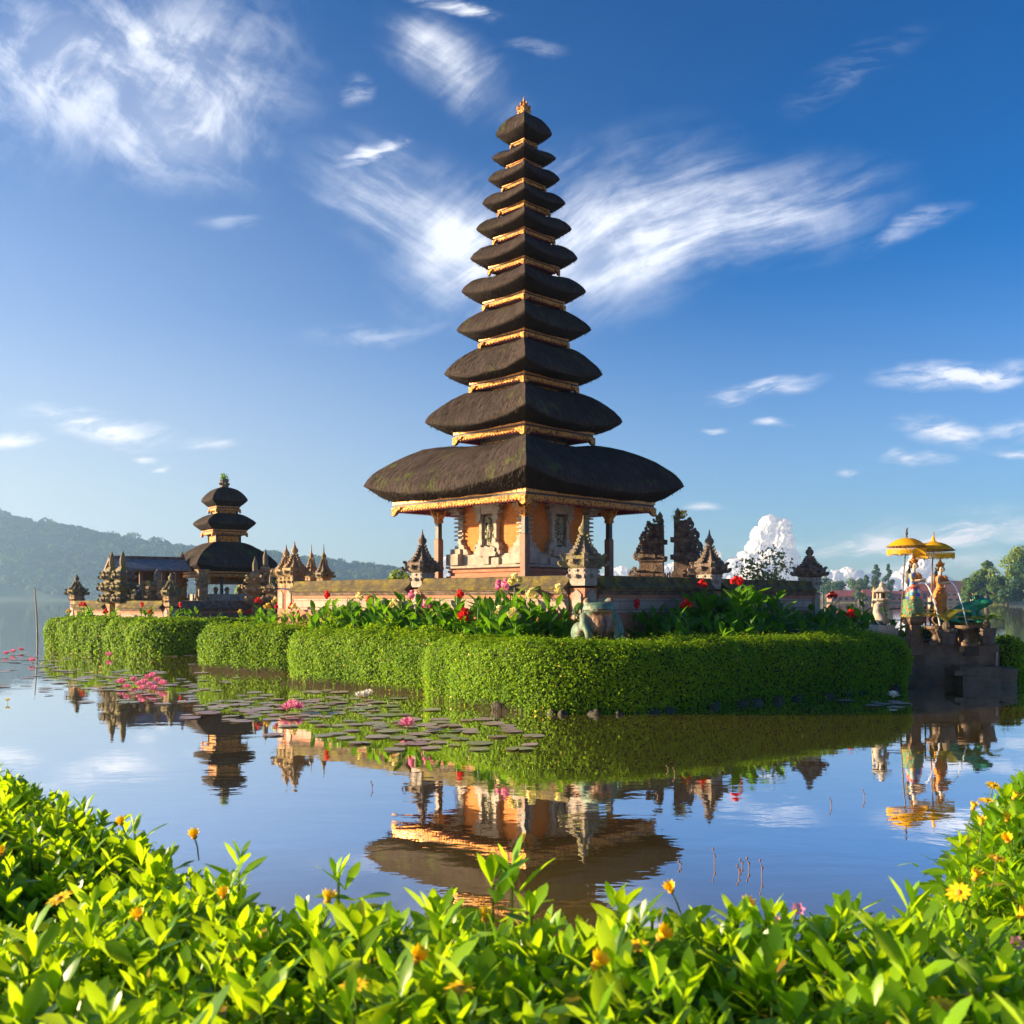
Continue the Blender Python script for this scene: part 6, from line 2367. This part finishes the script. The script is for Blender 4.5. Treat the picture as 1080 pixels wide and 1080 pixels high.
        for i in range(nn):
            a, a2 = 2 * math.pi * i / nn, 2 * math.pi * (i + .82) / nn
            q = rad * .985
            z1 = c0.z - canopy_h - .035
            z2 = c0.z - canopy_h - .125 - rr.uniform(0, .03)
            if i % 12 == 0:
                z2 -= .02
            o4 = len(V)
            V += [(c0.x + q * math.cos(a), c0.y + q * math.sin(a), z1), (c0.x + q * math.cos(a2), c0.y + q * math.sin(a2), z1), (c0.x + q * 1.01 * math.cos(a2), c0.y + q * 1.01 * math.sin(a2), z2), (c0.x + q * 1.01 * math.cos(a), c0.y + q * 1.01 * math.sin(a), z2)]
            F.append((o4, o4 + 1, o4 + 2, o4 + 3))
            if i % 3 == 0:
                o4 = len(V)
                V += [(c0.x + q * math.cos(a), c0.y + q * math.sin(a), c0.z - canopy_h + .01), (c0.x + q * math.cos(a + .02), c0.y + q * math.sin(a + .02), c0.z - canopy_h + .01), (c0.x + q * math.cos(a + .02), c0.y + q * math.sin(a + .02), z1), (c0.x + q * math.cos(a), c0.y + q * math.sin(a), z1)]
                F.append((o4, o4 + 1, o4 + 2, o4 + 3))
        quads_object('tassel_fringe', V, F, fr, o)
        k = MB()
        if knob:
            k.stack([(0, .018), (.03, .02), (.045, .012), (.07, .026), (.10, .026), (.115, .012), (.14, .016), (.18, .004)], n=10)
            k.build('finial', M['dark_wood'], root, loc=(c0.x, c0.y, c0.z + .005))
        else:
            k.stack([(-.035, .10), (0, .075), (.02, .04), (.05, .03), (.07, .034), (.10, .022), (.13, .004)], n=12)
            k.build('finial', yel, root, loc=(c0.x, c0.y, c0.z + .005))
    parasol(949.5, 652, 956.6, 556.5, 19.15, .36, .18, 'yellow fringed parasol on a dark leaning pole with a dark knob', True)
    parasol(981, 650, 984.5, 561, 19.5, .39, .18, 'yellow fringed parasol with a yellow cloth tip behind the orange statue', False)

    # ---- potted cycads
    def cycad(px, pyr, pyb, d, rr, nf, fl, label, tint):
        zt, zb = fz(pyr, d), fz(pyb, d)
        h = zt - zb
        root = empty('potted_cycad', (fx(px, d), d, zb))
        tag(root, label, 'potted plant', 'potted cycads at the fountain')
        p = MB().stack([(0, rr * .66), (h * .06, rr * .70), (h * .8, rr * .92), (h * .82, rr * 1.0), (h, rr * 1.02), (h, rr * .88), (h * .9, rr * .85)], n=20)
        p.build('pot', M['pot_clay'], root, bevel=.006)
        MB().stack([(h * .88, rr * .84), (h * .9, rr * .84)], n=16).build('soil', M['soil'], root)
        t = MB().stack([(h * .88, .05), (h + .05, .07), (h + .12, .055), (h + .14, .02)], n=8)
        t.build('stump', M['trunk'], root, jitter=.012)
        V, F, o = [], [], 0
        r = np.random.default_rng(int(px))
        for i in range(nf):
            az = i * 2.399 + r.uniform(-.2, .2)
            el = R(r.uniform(22, 66))
            L = fl * r.uniform(.8, 1.15)
            pts = []
            for j in range(24):
                s = j / 23
                rad = L * math.cos(el) * s * (1 + .25 * s)
                z = h + .12 + L * (math.sin(el) * s - .50 * s * s)
                pts.append(Vector((math.cos(az) * rad, math.sin(az) * rad, z)))
            side = Vector((-math.sin(az), math.cos(az), 0))
            for j in range(1, 23):
                p = pts[j]
                t = (pts[j + 1] - pts[j - 1]).normalized()
                w = fl * .19 * math.sin(math.pi * (j / 23) ** .8) + .01
                for sgn in (-1, 1):
                    tip = p + side * sgn * w + t * w * .7 + Vector((0, 0, .02))
                    a = p + t * .009
                    b = p - t * .009
                    V += [b, a, tip + t * .004, tip - t * .004]
                    F.append((o, o + 1, o + 2, o + 3))
                    o += 4
        quads_object('fronds', [tuple(v) for v in V], F, tint, root)
    M['pot_clay'] = mat('dark_clay', (.055, .035, .025), (.11, .07, .05), 8, .6, .4, 20)
    ft = leaf_mat('cycad_old', (.17, .20, .03), (.26, .22, .035), .25, (.4, .35, .04), .5, .3)
    fg = leaf_mat('cycad_green', (.07, .14, .03), (.13, .19, .035), .25, (.25, .35, .04), .5, .3)
    cycad(998, 663.5, 680.5, 18.45, .19, 10, .56, 'larger potted cycad with yellowing fronds left of the green frog', ft)
    cycad(1040.5, 662, 680, 18.6, .185, 11, .36, 'smaller potted cycad with short green fronds under the green frog', fg)
    # leaping green frog at the right
    gm = frog_material('bright_green_frog', (.012, .25, .13), None, 0)
    frog('frog_statue', 'bright green frog perched with raised head at the right end of the fountain', (fx(1020, 19.1), 19.1, fz(657, 19.1)), R(-36), .84, gm, False)
    mb = MB().stack([(.6, .30), (.9, .30), (.9, .26), (fz(657, 19.1) - .03, .26), (fz(657, 19.1) + .005, .3)])
    tag(mb.build('frog_pedestal', M['gold_stone'], loc=(fx(1021, 19.1), 19.1, 0), jitter=.008), 'brown stone pedestal under the bright green frog', 'pedestal')
    # thin railing behind the statues
    rl = empty('metal_railing', (fx(950), 19.5, 0))
    tag(rl, 'thin dark green railing behind the two statues', 'railing')
    for px in (946, 974, 990):
        MB().tube([(fx(px) - fx(950), 0, .6), (fx(px) - fx(950), 0, fz(636))], [.028 if px == 946 else .016] * 2, 6).build('upright', M['green_metal'], rl)
    MB().tube([(fx(946) - fx(950), 0, fz(643)), (fx(990) - fx(950), 0, fz(641))], [.012] * 2, 6).tube([(fx(946) - fx(950), 0, fz(655)), (fx(990) - fx(950), 0, fz(654))], [.012] * 2, 6).build('rail', M['green_metal'], rl)
    # bamboo pole
    mb = MB()
    a, b = Vector((fx(916.5, 20.5), 20.5, .4)), Vector((fx(922.5, 20.5), 20.5, fz(610, 20.5)))
    mb.tube([Vector((0, 0, 0)), (b - a) * .5, b - a], [.03, .028, .02], 8)
    tag(mb.build('bamboo_pole', M['bamboo'], loc=a), 'pale leaning bamboo pole beside the stone lantern', 'pole')


M['green_metal'] = mat('green_metal', (.02, .05, .035), (.03, .07, .05), 9, .5, 0, 30, .4)
M['bamboo'] = mat('bamboo', (.45, .30, .12), (.55, .40, .18), 8, .6)
fountain()


def lantern():
    d = 19.4
    s = d / FPX
    st = mat('pale_lantern_stone', (.30, .26, .22), (.42, .37, .31), 9, .9, .5, 30, stain=((.14, .12, .10), 4, .6))
    root = empty('stone_lantern', ((930 - 540) * s, d, 0), R(12))
    tag(root, 'pale stone lantern on a curled scroll base', 'lantern')
    Z = lambda py: CAMH + (HOR - py) * s
    b = MB().stack([(.45, .22), (Z(664), .22), (Z(664), .19), (Z(659), .17)])
    b.build('foot', st, root, bevel=.01)
    c = MB()
    c.tube([(-.02, 0, Z(660)), (.04, 0, Z(657)), (-.03, 0, Z(651)), (-.10, 0, Z(645)), (-.09, 0, Z(639)), (0.0, 0, Z(636)), (.09, 0, Z(638)), (.11, 0, Z(642)), (.06, 0, Z(644))], [.17, .14, .105, .085, .075, .07, .06, .05, .035], 12)
    c.build('scroll', st, root, smooth=True)
    t = MB()
    t.stack([(Z(636.5), .06), (Z(635), .09), (Z(633), .16), (Z(631.5), .16), (Z(631), .10)], n=8)
    t.build('tray', st, root)
    l = MB()
    for k in range(4):
        a = k * math.pi / 2 + .785
        l.box((.075 * math.cos(a), .075 * math.sin(a), (Z(631) + Z(624.5)) / 2), (.035, .035, Z(624.5) - Z(631)))
    l.stack([(Z(625.5), .085), (Z(624.3), .085)])
    l.build('light_box', st, root)
    MB().stack([(Z(631), .05), (Z(625), .05)]).build('dark_core', M['dark_line'], root)
    r = MB().stack([(Z(624.5), .19), (Z(624), .20), (Z(622), .13), (Z(620), .075), (Z(619), .06)], n=8)
    r.build('roof', st, root)
    MB().stack([(Z(619.4), .035), (Z(618), .055), (Z(616), .045), (Z(613), .008)], n=10).build('finial', st, root, smooth=True)


lantern()


# ================================================================== LILIES AND WATER PLANTS
def lilies():
    pm = bpy.data.materials.new('lily_pad')
    pm.use_nodes = True
    nt = NT(pm.node_tree)
    bs = nt.n['Principled BSDF']
    oi = nt.new('ShaderNodeObjectInfo')
    cr = nt.new('ShaderNodeValToRGB')
    for i, (q, c) in enumerate(((0, (.34, .22, .22)), (.35, (.42, .33, .29)), (.6, (.24, .30, .12)), (1, (.46, .34, .34)))):
        e = cr.color_ramp.elements[i] if i < 2 else cr.color_ramp.elements.new(q)
        e.position = q
        e.color = c4(c)
    nt.k.new(oi.outputs['Random'], cr.inputs[0])
    tc = nt.new('ShaderNodeTexCoord')
    nt.k.new(nt.mix(nt.ramp(nt.noise(tc.outputs['Object'], 9, 4), .4, .7, 0, .5), cr.outputs[0], c4((.05, .06, .02))), bs.inputs['Base Color'])
    bs.inputs['Roughness'].default_value = .4
    bs.inputs['Specular IOR Level'].default_value = .35
    protos = []
    for v in range(4):
        mb = MB()
        r = random.Random(v)
        n = 22
        vs = [(0, 0, .008)]
        notch = .16
        for ring in (.55, .9, 1.0):
            for i in range(n + 1):
                a = notch + (2 * math.pi - 2 * notch) * i / n
                w = 1 + .04 * math.sin(a * 3 + v) + r.uniform(-.015, .015)
                vs.append((ring * w * math.cos(a), ring * w * math.sin(a), .006 + (.012 + .02 * math.sin(a * 4 + v * 2)) * (ring - .5) ** 2 * 1.0))
        fs = [(0, 1 + i, 2 + i) for i in range(n)]
        for k in range(2):
            o = 1 + k * (n + 1)
            for i in range(n):
                fs.append((o + i, o + n + 1 + i, o + n + 2 + i, o + i + 1))
        mb.add(vs, fs)
        protos.append((mb, None))
    meshes = []
    r = random.Random(31)
    used = []
    # clusters: centre px,py, spread px (x,y), count, label
    C = [((70, 712), (85, 9), 58, 'round lily pad in the far left raft under the small temple'), ((150, 722), (60, 12), 56, 'round lily pad among the pink lotuses below the small temple'), ((26, 694), (40, 6), 34, 'small distant lily pad at the far left edge'),
         ((265, 748), (55, 9), 46, 'reddish lily pad in the middle raft before the rounded hedge'), ((350, 744), (70, 10), 50, 'reddish lily pad in the raft before the middle hedge block'), ((390, 768), (60, 8), 26, 'lily pad in the loose patch around the single pink lotus'),
         ((470, 775), (62, 10), 28, 'lily pad in the loose patch under the near hedge corner'), ((930, 742), (34, 3), 7, 'lily pad beside the white lotus near the fountain'), ((200, 690), (40, 4), 12, 'lily pad lying close under the far hedge')]
    for (cx, cy), (sx, sy), n, lab in C:
        for i in range(n):
            for tr in range(30):
                px, py = cx + max(-1.7, min(1.7, r.gauss(0, .75))) * sx, cy + max(-1.6, min(1.6, r.gauss(0, .75))) * sy
                if py < 686:
                    continue
                d = CAMH * FPX / (py - HOR)
                x = (px - 540) / FPX * d
                rad = r.uniform(.075, .17)
                if x > -7.6 and d > 15.4 + (-1 - x) * 1.15 and x < 0 and d < 24 and d > 14:
                    if d > 14.2 + (-.2 - x) * 1.05:
                        continue
                if all(math.hypot(x - q[0], d - q[1]) > (rad + q[2]) * .86 for q in used):
                    break
            else:
                continue
            used.append((x, d, rad))
            k = r.randrange(4)
            if len(meshes) < 4:
                o = protos[len(meshes)][0].build('lily_pad', pm)
                meshes.append(o)
            else:
                o = meshes[k].copy()
                col.objects.link(o)
            o.location = (x, d, .012)
            o.scale = (rad, rad, rad * .8)
            o.rotation_euler = (r.gauss(0, .02), r.gauss(0, .02), r.uniform(0, 6.28))
            tag(o, lab, 'lily pad', 'floating lily pads')
    # lotus flowers
    lp = {}
    def lotus(px, py, c, label, k=1.0, group='pink lotus flowers'):
        d = CAMH * FPX / (py - HOR)
        loc = ((px - 540) / FPX * d, d, .03)
        if c not in lp:
            root = empty('lotus_flower', loc)
            V, F, o = [], [], 0
            for ring, (el, n, L) in enumerate(((12, 9, .15), (34, 9, .15), (58, 8, .135), (76, 6, .10))):
                for i in range(n):
                    az = 2 * math.pi * (i + .5 * (ring % 2)) / n
                    B, G = blade(L, L * .42, -.35, .6, 4)
                    rm = np.array(Matrix.Rotation(az, 3, 'Z') @ Matrix.Rotation(-R(el), 3, 'Y'))
                    V.append(B @ rm.T + np.array([0, 0, .035]))
                    F.append(G + o)
                    o += len(B)
            quads_object('petals', np.concatenate(V), np.concatenate(F), M[c], root, smooth=True)
            MB().ball((0, 0, .06), (.03, .03, .04), 8, 6).build('centre', M['yellow_petal'], root)
            MB().tube([(0, 0, -.3), (0, 0, .04)], [.008, .01], 6).build('stalk', M['stem'], root)
            lp[c] = o2 = root
        else:
            o2 = copy_tree(lp[c])
        o2.location = loc
        o2.scale = (k * .72,) * 3
        o2.rotation_euler = (r.uniform(-.15, .15), r.uniform(-.15, .15), r.uniform(0, 6))
        tag(o2, label, 'lotus', group)
    for px, py in ((141, 722), (147, 727), (152, 724), (158, 728), (166, 722), (134, 729), (150, 731), (163, 731), (172, 726), (156, 719), (128, 724)):
        lotus(px, py, 'pink_petal', 'pink lotus in the crowded cluster below the small temple', r.uniform(.8, 1.05))
    lotus(115, 694, 'pink_petal', 'single pink lotus close under the far hedge', 1.15, None)
    lotus(161, 717, 'pink_petal', 'pink lotus just behind the crowded lotus cluster', 1.0, None)
    for px, py in ((14, 690), (22, 688), (6, 692), (34, 700)):
        lotus(px, py, 'pink_petal', 'small pink lotus at the far left edge of the raft', 1.0)
    for px, py in ((308, 749), (314, 752), (303, 753)):
        lotus(px, py, 'pink_petal', 'pale pink lotus of the small group in the middle raft', 1.05)
    lotus(430, 771, 'pink_petal', 'single deep pink lotus in the loose patch of lily pads', 1.15, None)
    for px, py in ((384, 738), (389, 736), (379, 739)):
        lotus(px, py, 'white_petal', 'white lotus of the small group below the middle hedge block', .95, 'white lotus flowers')
    lotus(942, 739, 'white_petal', 'single white lotus in front of the fountain block', 1.05, None)
    for px, py in ((75, 692), (89, 691), (60, 700), (44, 703), (97, 712), (106, 706), (8, 742)):
        lotus(px, py, 'cream_petal', 'tiny closed cream lotus among the left lily pads', .45, 'closed lotus buds')
    # dead stalks poking from the shallow water
    for px, py, h in ((753, 912, .16), (789, 917, .11), (782, 914, .07), (779, 923, .09), (803, 925, .16), (717, 914, .05), (876, 850, .10), (911, 842, .11), (711, 817, .10), (704, 812, .06), (392, 832, .10), (693, 841, .05)):
        d = CAMH * FPX / (py - HOR)
        mb = MB()
        h *= .6
        mb.tube([(0, 0, -.15), (.004, 0, h * .5), (-.008, 0, h)], [.0035, .003, .002], 5)
        mb.ball((.006, 0, h * .55), (.007, .006, .009), 6, 4)
        mb.ball((-.006, 0, h), (.006, .005, .010), 6, 4)
        tag(mb.build('water_stalk', M['brown_wood'], loc=((px - 540) / FPX * d, d, 0)), 'short dead brown stalk poking out of the shallow water', 'stalk', 'dead stalks in the water')
    # brown rootlets at the foot of the hedges
    V = []
    rr = np.random.default_rng(8)
    for (a, b, n) in (((-4.35, 19.15), (-1.5, 16.75), 420), ((-7.3, 22.75), (-4.9, 21.3), 400), ((-1.1, 15.9), (.0, 14.1), 160)):
        t = rr.random(n)
        x = a[0] + (b[0] - a[0]) * t + rr.normal(0, .10, n)
        y = a[1] + (b[1] - a[1]) * t + rr.normal(0, .10, n) - .12
        h = .04 + .13 * rr.random(n)
        dx = rr.normal(0, .03, n)
        w = .007
        V.append(np.stack([np.stack([x - w, y, x * 0 - .02], 1), np.stack([x + w, y, x * 0 - .02], 1), np.stack([x + dx + w * .4, y, h], 1), np.stack([x + dx - w * .4, y, h], 1)], 1).reshape(-1, 3))
    V = np.concatenate(V)
    tag(quads_object('rootlets', V, np.arange(len(V)).reshape(-1, 4), mat('dry_reed', (.30, .17, .06), (.40, .26, .09), 5, .8)), kind='stuff')


lilies()


# rocks along the foot of the near hedge
def rocks():
    r = random.Random(17)
    edge = [(-.3, 14.5), (.55, 13.85), (1.6, 13.85), (4.2, 15.75), (7.4, 18.1)]
    pts = []
    for a, b in zip(edge, edge[1:]):
        n = int(math.dist(a, b) / .34)
        for i in range(n):
            pts.append(lerp2(a, b, (i + r.uniform(.2, .8)) / n))
    for i, p in enumerate(pts):
        mb = MB()
        k = r.uniform(.06, .13)
        mb.ball((0, 0, 0), (k * r.uniform(.9, 1.4), k, k * r.uniform(.6, 1.0)), 9, 7)
        o = mb.build('shore_rock', M['rock'], loc=(p[0] + r.uniform(-.05, .05), p[1] + r.uniform(-.05, .08), r.uniform(-.05, .03)), rz=r.uniform(0, 6), jitter=.05, smooth=True)
        tag(o, 'dark rounded rock at the foot of the long near hedge', 'rock', 'rocks under the near hedge')


rocks()


# ================================================================== FOREGROUND GROUND COVER
EX = [-6, -3.5, -1.42, -.84, -.55, -.34, 0, .23, .44, .66, .85, 1.12, 1.5, 3.2, 6]
EY = [3.9, 3.4, 2.78, 2.25, 1.85, 1.56, 1.5, 1.5, 1.52, 1.73, 2.0, 2.5, 3.05, 3.7, 4.3]


def leaf_template():
    rows, n = [], 4
    ts = [0, .25, .58, .84, 1.0]
    ws = [.05, .20, .37, .24, .02]
    for t, w in zip(ts, ws):
        w *= .5
        rows += [(t, -w, .16 * w - .14 * t * t), (t, 0, -.10 * t * t - .02), (t, w, .16 * w - .14 * t * t)]
    F = []
    for i in range(n):
        for k in range(2):
            F.append((i * 3 + k, (i + 1) * 3 + k, (i + 1) * 3 + k + 1, i * 3 + k + 1))
    return np.array(rows), np.array(F)


def cover_height(x, y):
    e = np.interp(x, EX, EY)
    h = 1.118 + .07 * np.array([fbm(a, b, 1.3, 3) for a, b in zip(np.atleast_1d(x), np.atleast_1d(y))])
    h = h + np.clip(1.25 - y, 0, 1) * .10
    t = np.clip((e - y) / .30, 0, 1)
    return h - (1 - t) ** 2 * .34


def ground_cover():
    r = np.random.default_rng(21)
    T, TF = leaf_template()
    nb = 38000
    x = r.uniform(-3.9, 3.9, nb)
    y = r.uniform(.30, 3.5, nb)
    e = np.interp(x, EX, EY)
    keep = (y < e + .04) & ((np.abs(x) < y * .56 + .45) | ((np.abs(x) < y * .6 + 1.9) & (r.random(len(x)) < .6)))
    x, y = x[keep], y[keep]
    # denser right along the edge
    n2 = 1900
    xe = r.uniform(-2.2, 2.2, n2)
    ye = np.interp(xe, EX, EY) - np.abs(r.normal(0, .10, n2)) + .03
    x, y = np.concatenate([x, xe]), np.concatenate([y, ye])
    ok = y < np.interp(x, EX, EY) + .01
    x, y = x[ok], y[ok]
    z = cover_height(x, y)
    n = len(x)
    sz = r.uniform(.46, 1.02, n)
    zoff = r.normal(0, .028, n) + (r.random(n) < .03) * r.random(n) * .03
    az0 = r.random(n) * 6.28
    tilt = r.normal(0, .22, (n, 2))
    # a taller shoot standing up in the middle, another at the left crest
    for (px, py, d, s_) in ((520, 915, 1.44, 1.25), (540, 908, 1.46, 1.2), (900, 945, 1.5, 1.0)):
        p = at(px, py, d)
        x, y, z = np.append(x, p.x), np.append(y, p.y), np.append(z, p.z - .03)
        sz, zoff, az0 = np.append(sz, s_), np.append(zoff, 0), np.append(az0, r.random() * 6)
        tilt = np.concatenate([tilt, r.normal(0, .1, (1, 2))])
    n = len(x)
    Vs = []
    stems = MB()
    for lev, (el, dz, L) in enumerate(((4, -.062, .060), (18, -.038, .068), (36, -.016, .066), (56, .0, .054), (72, .008, .036))):
        for s in (0, 1):
            az = az0 + lev * math.pi / 2 + s * math.pi + r.normal(0, .25, n)
            a = np.radians(el + r.normal(0, 12, n))
            ln = L * sz * r.uniform(.75, 1.15, n)
            ca, sa, ce, se = np.cos(az), np.sin(az), np.cos(a), np.sin(a)
            X = np.stack([ca * ce, sa * ce, se], 1)
            Y = np.stack([-sa, ca, 0 * sa], 1)
            roll = r.normal(0, .3, n)[:, None]
            Zv = np.cross(X, Y)
            Y2 = Y * np.cos(roll) + Zv * np.sin(roll)
            Z2 = np.cross(X, Y2)
            # lean of the whole sprig
            base = np.stack([x + tilt[:, 0] * dz * 3, y + tilt[:, 1] * dz * 3, z + zoff + dz * sz], 1)
            P = base[:, None, :] + (T[None, :, 0:1] * X[:, None, :] + T[None, :, 1:2] * Y2[:, None, :] + T[None, :, 2:3] * Z2[:, None, :]) * ln[:, None, None]
            Vs.append(P)
    V = np.concatenate(Vs)
    m = len(V)
    F = (TF[None] + (np.arange(m) * len(T))[:, None, None]).reshape(-1, 4)
    tag(quads_object('ground_cover', V.reshape(-1, 3), F, M['ground_cover'], smooth=True), kind='stuff')
    # stalks below the leaves
    w = .0018
    b = np.stack([x, y, z + zoff + .005], 1)
    q = np.stack([b + [-w, 0, 0], b + [w, 0, 0], b + np.array([w, 0, -.20]), b + np.array([-w, 0, -.20])], 1)
    q2 = np.stack([b + [0, -w, 0], b + [0, w, 0], b + np.array([0, w, -.20]), b + np.array([0, -w, -.20])], 1)
    V = np.concatenate([q, q2]).reshape(-1, 3)
    tag(quads_object('ground_cover_stems', V, np.arange(len(V)).reshape(-1, 4), M['stem']), kind='stuff')


ground_cover()


def daisies():
    proto = {}
    G = 'flowers in the near ground cover'
    def flower(px, py, d, kind, tilt, rz, label, k=1.0, group=G):
        p = at(px, py, d * (.905 if kind == 'open' else .885))
        if kind not in proto:
            root = empty('daisy_flower' if kind != 'pink' else 'small_pink_flower', p)
            V, F, o = [], [], 0
            n = 12 if kind == 'open' else (9 if kind == 'cup' else 6)
            el = {'open': 12, 'cup': 52, 'pink': 25}[kind]
            L = {'open': .0165, 'cup': .0165, 'pink': .008}[kind]
            for i in range(n):
                B, Gf = blade(L, L * (.42 if kind != 'pink' else .8), .2 if kind == 'open' else -.2, .3, 3)
                rm = np.array(Matrix.Rotation(2 * math.pi * i / n, 3, 'Z') @ Matrix.Rotation(-R(el), 3, 'Y'))
                V.append(B @ rm.T + rm @ np.array([.003, 0, 0]))
                F.append(Gf + o)
                o += len(B)
            quads_object('petals', np.concatenate(V), np.concatenate(F), M['orange_petal'] if kind != 'pink' else M['pink_petal'], root, smooth=True)
            MB().ball((0, 0, .001), (.0055, .0055, .004) if kind != 'pink' else (.002, .002, .002), 10, 6).build('centre', M['flower_centre'], root, smooth=True)
            MB().tube([(0, 0, -.07), (.002, 0, -.03), (0, 0, 0)], [.0014] * 3, 5).build('stalk', M['stem'], root)
            proto[kind] = root
            o2 = root
        else:
            o2 = copy_tree(proto[kind])
        o2.location = p
        o2.rotation_euler = (R(tilt), 0, rz)
        o2.scale = (k * .85,) * 3
        tag(o2, label, 'flower', group)
    M['flower_centre'] = mat('flower_centre', (.55, .22, .01), (.7, .35, .02), 200, .8)
    r = random.Random(4)
    # px, py, depth, kind, label
    L = [(485, 1047, 1.02, 'open', 'yellow daisy seen nearly edge on at the lower middle of the leaves'), (372, 1045, 1.03, 'open', 'wide yellow daisy at the bottom left of centre'), (438, 1016, 1.10, 'cup', 'yellow daisy left of centre, half sunk in the leaves'),
         (512, 973, 1.28, 'cup', 'closed yellow daisy just below the tall middle shoot'), (671, 1002, 1.16, 'open', 'yellow daisy pair\'s left bloom right of centre'), (696, 992, 1.19, 'cup', 'half open yellow daisy just right of another, right of centre'),
         (708, 943, 1.47, 'cup', 'upright yellow daisy sticking out against the water'), (786, 962, 1.40, 'cup', 'small yellow daisy at the water side edge of the leaves'), (1011, 945, 1.45, 'open', 'open yellow daisy facing up at the right side'),
         (236, 949, 1.45, 'cup', 'cupped yellow daisy on the left, glowing in the sun'), (63, 952, 1.42, 'open', 'yellow daisy in the shade at the far left'), (128, 872, 1.95, 'cup', 'small yellow daisy in the shaded left slope'), (205, 886, 1.9, 'cup', 'small yellow daisy near the left water edge'),
         (2, 904, 1.7, 'cup', 'yellow daisy cut by the left edge'), (147, 972, 1.33, 'cup', 'tiny yellow daisy bud below the left slope'), (1026, 856, 2.0, 'cup', 'yellow daisy at the top of the right slope'), (1035, 872, 1.95, 'cup', 'yellow daisy just under the top one of the right slope'),
         (1047, 832, 2.25, 'open', 'yellow daisy at the right slope\'s water edge'), (1063, 890, 1.8, 'cup', 'yellow daisy midway down the right slope'), (1051, 909, 1.68, 'open', 'ragged yellow daisy in the right slope'), (1028, 930, 1.55, 'cup', 'little yellow daisy above the open right one'),
         (1069, 845, 2.15, 'cup', 'yellow daisy close to the right edge near the crest'), (1040, 848, 2.15, 'open', 'yellow daisy among others near the right crest'), (1062, 868, 2.0, 'cup', 'yellow daisy in the bright right crest leaves'),
         (995, 1065, 1.0, 'open', 'yellow daisy at the lower right corner area'), (628, 1023, 1.08, 'cup', 'orange daisy low between the leaves right of centre'), (1075, 970, 1.4, 'cup', 'small yellow daisy touching the right edge'), (345, 955, 1.42, 'cup', 'small pale yellow daisy by the left water corner')]
    for px, py, d, k, lab in L:
        flower(px, py - 3, d, k, r.uniform(5, 45), r.uniform(-1, 1), lab, r.uniform(.9, 1.15))
    for px, py, d, lab in ((814, 972, 1.36, 'tiny bright pink flower at the water side edge'), (841, 962, 1.42, 'tiny deep pink flower right of the other pink one'), (1071, 998, 1.27, 'tiny magenta flower at the right edge')):
        flower(px, py - 2, d, 'pink', 50, 0, lab, 1.1, None)


daisies()
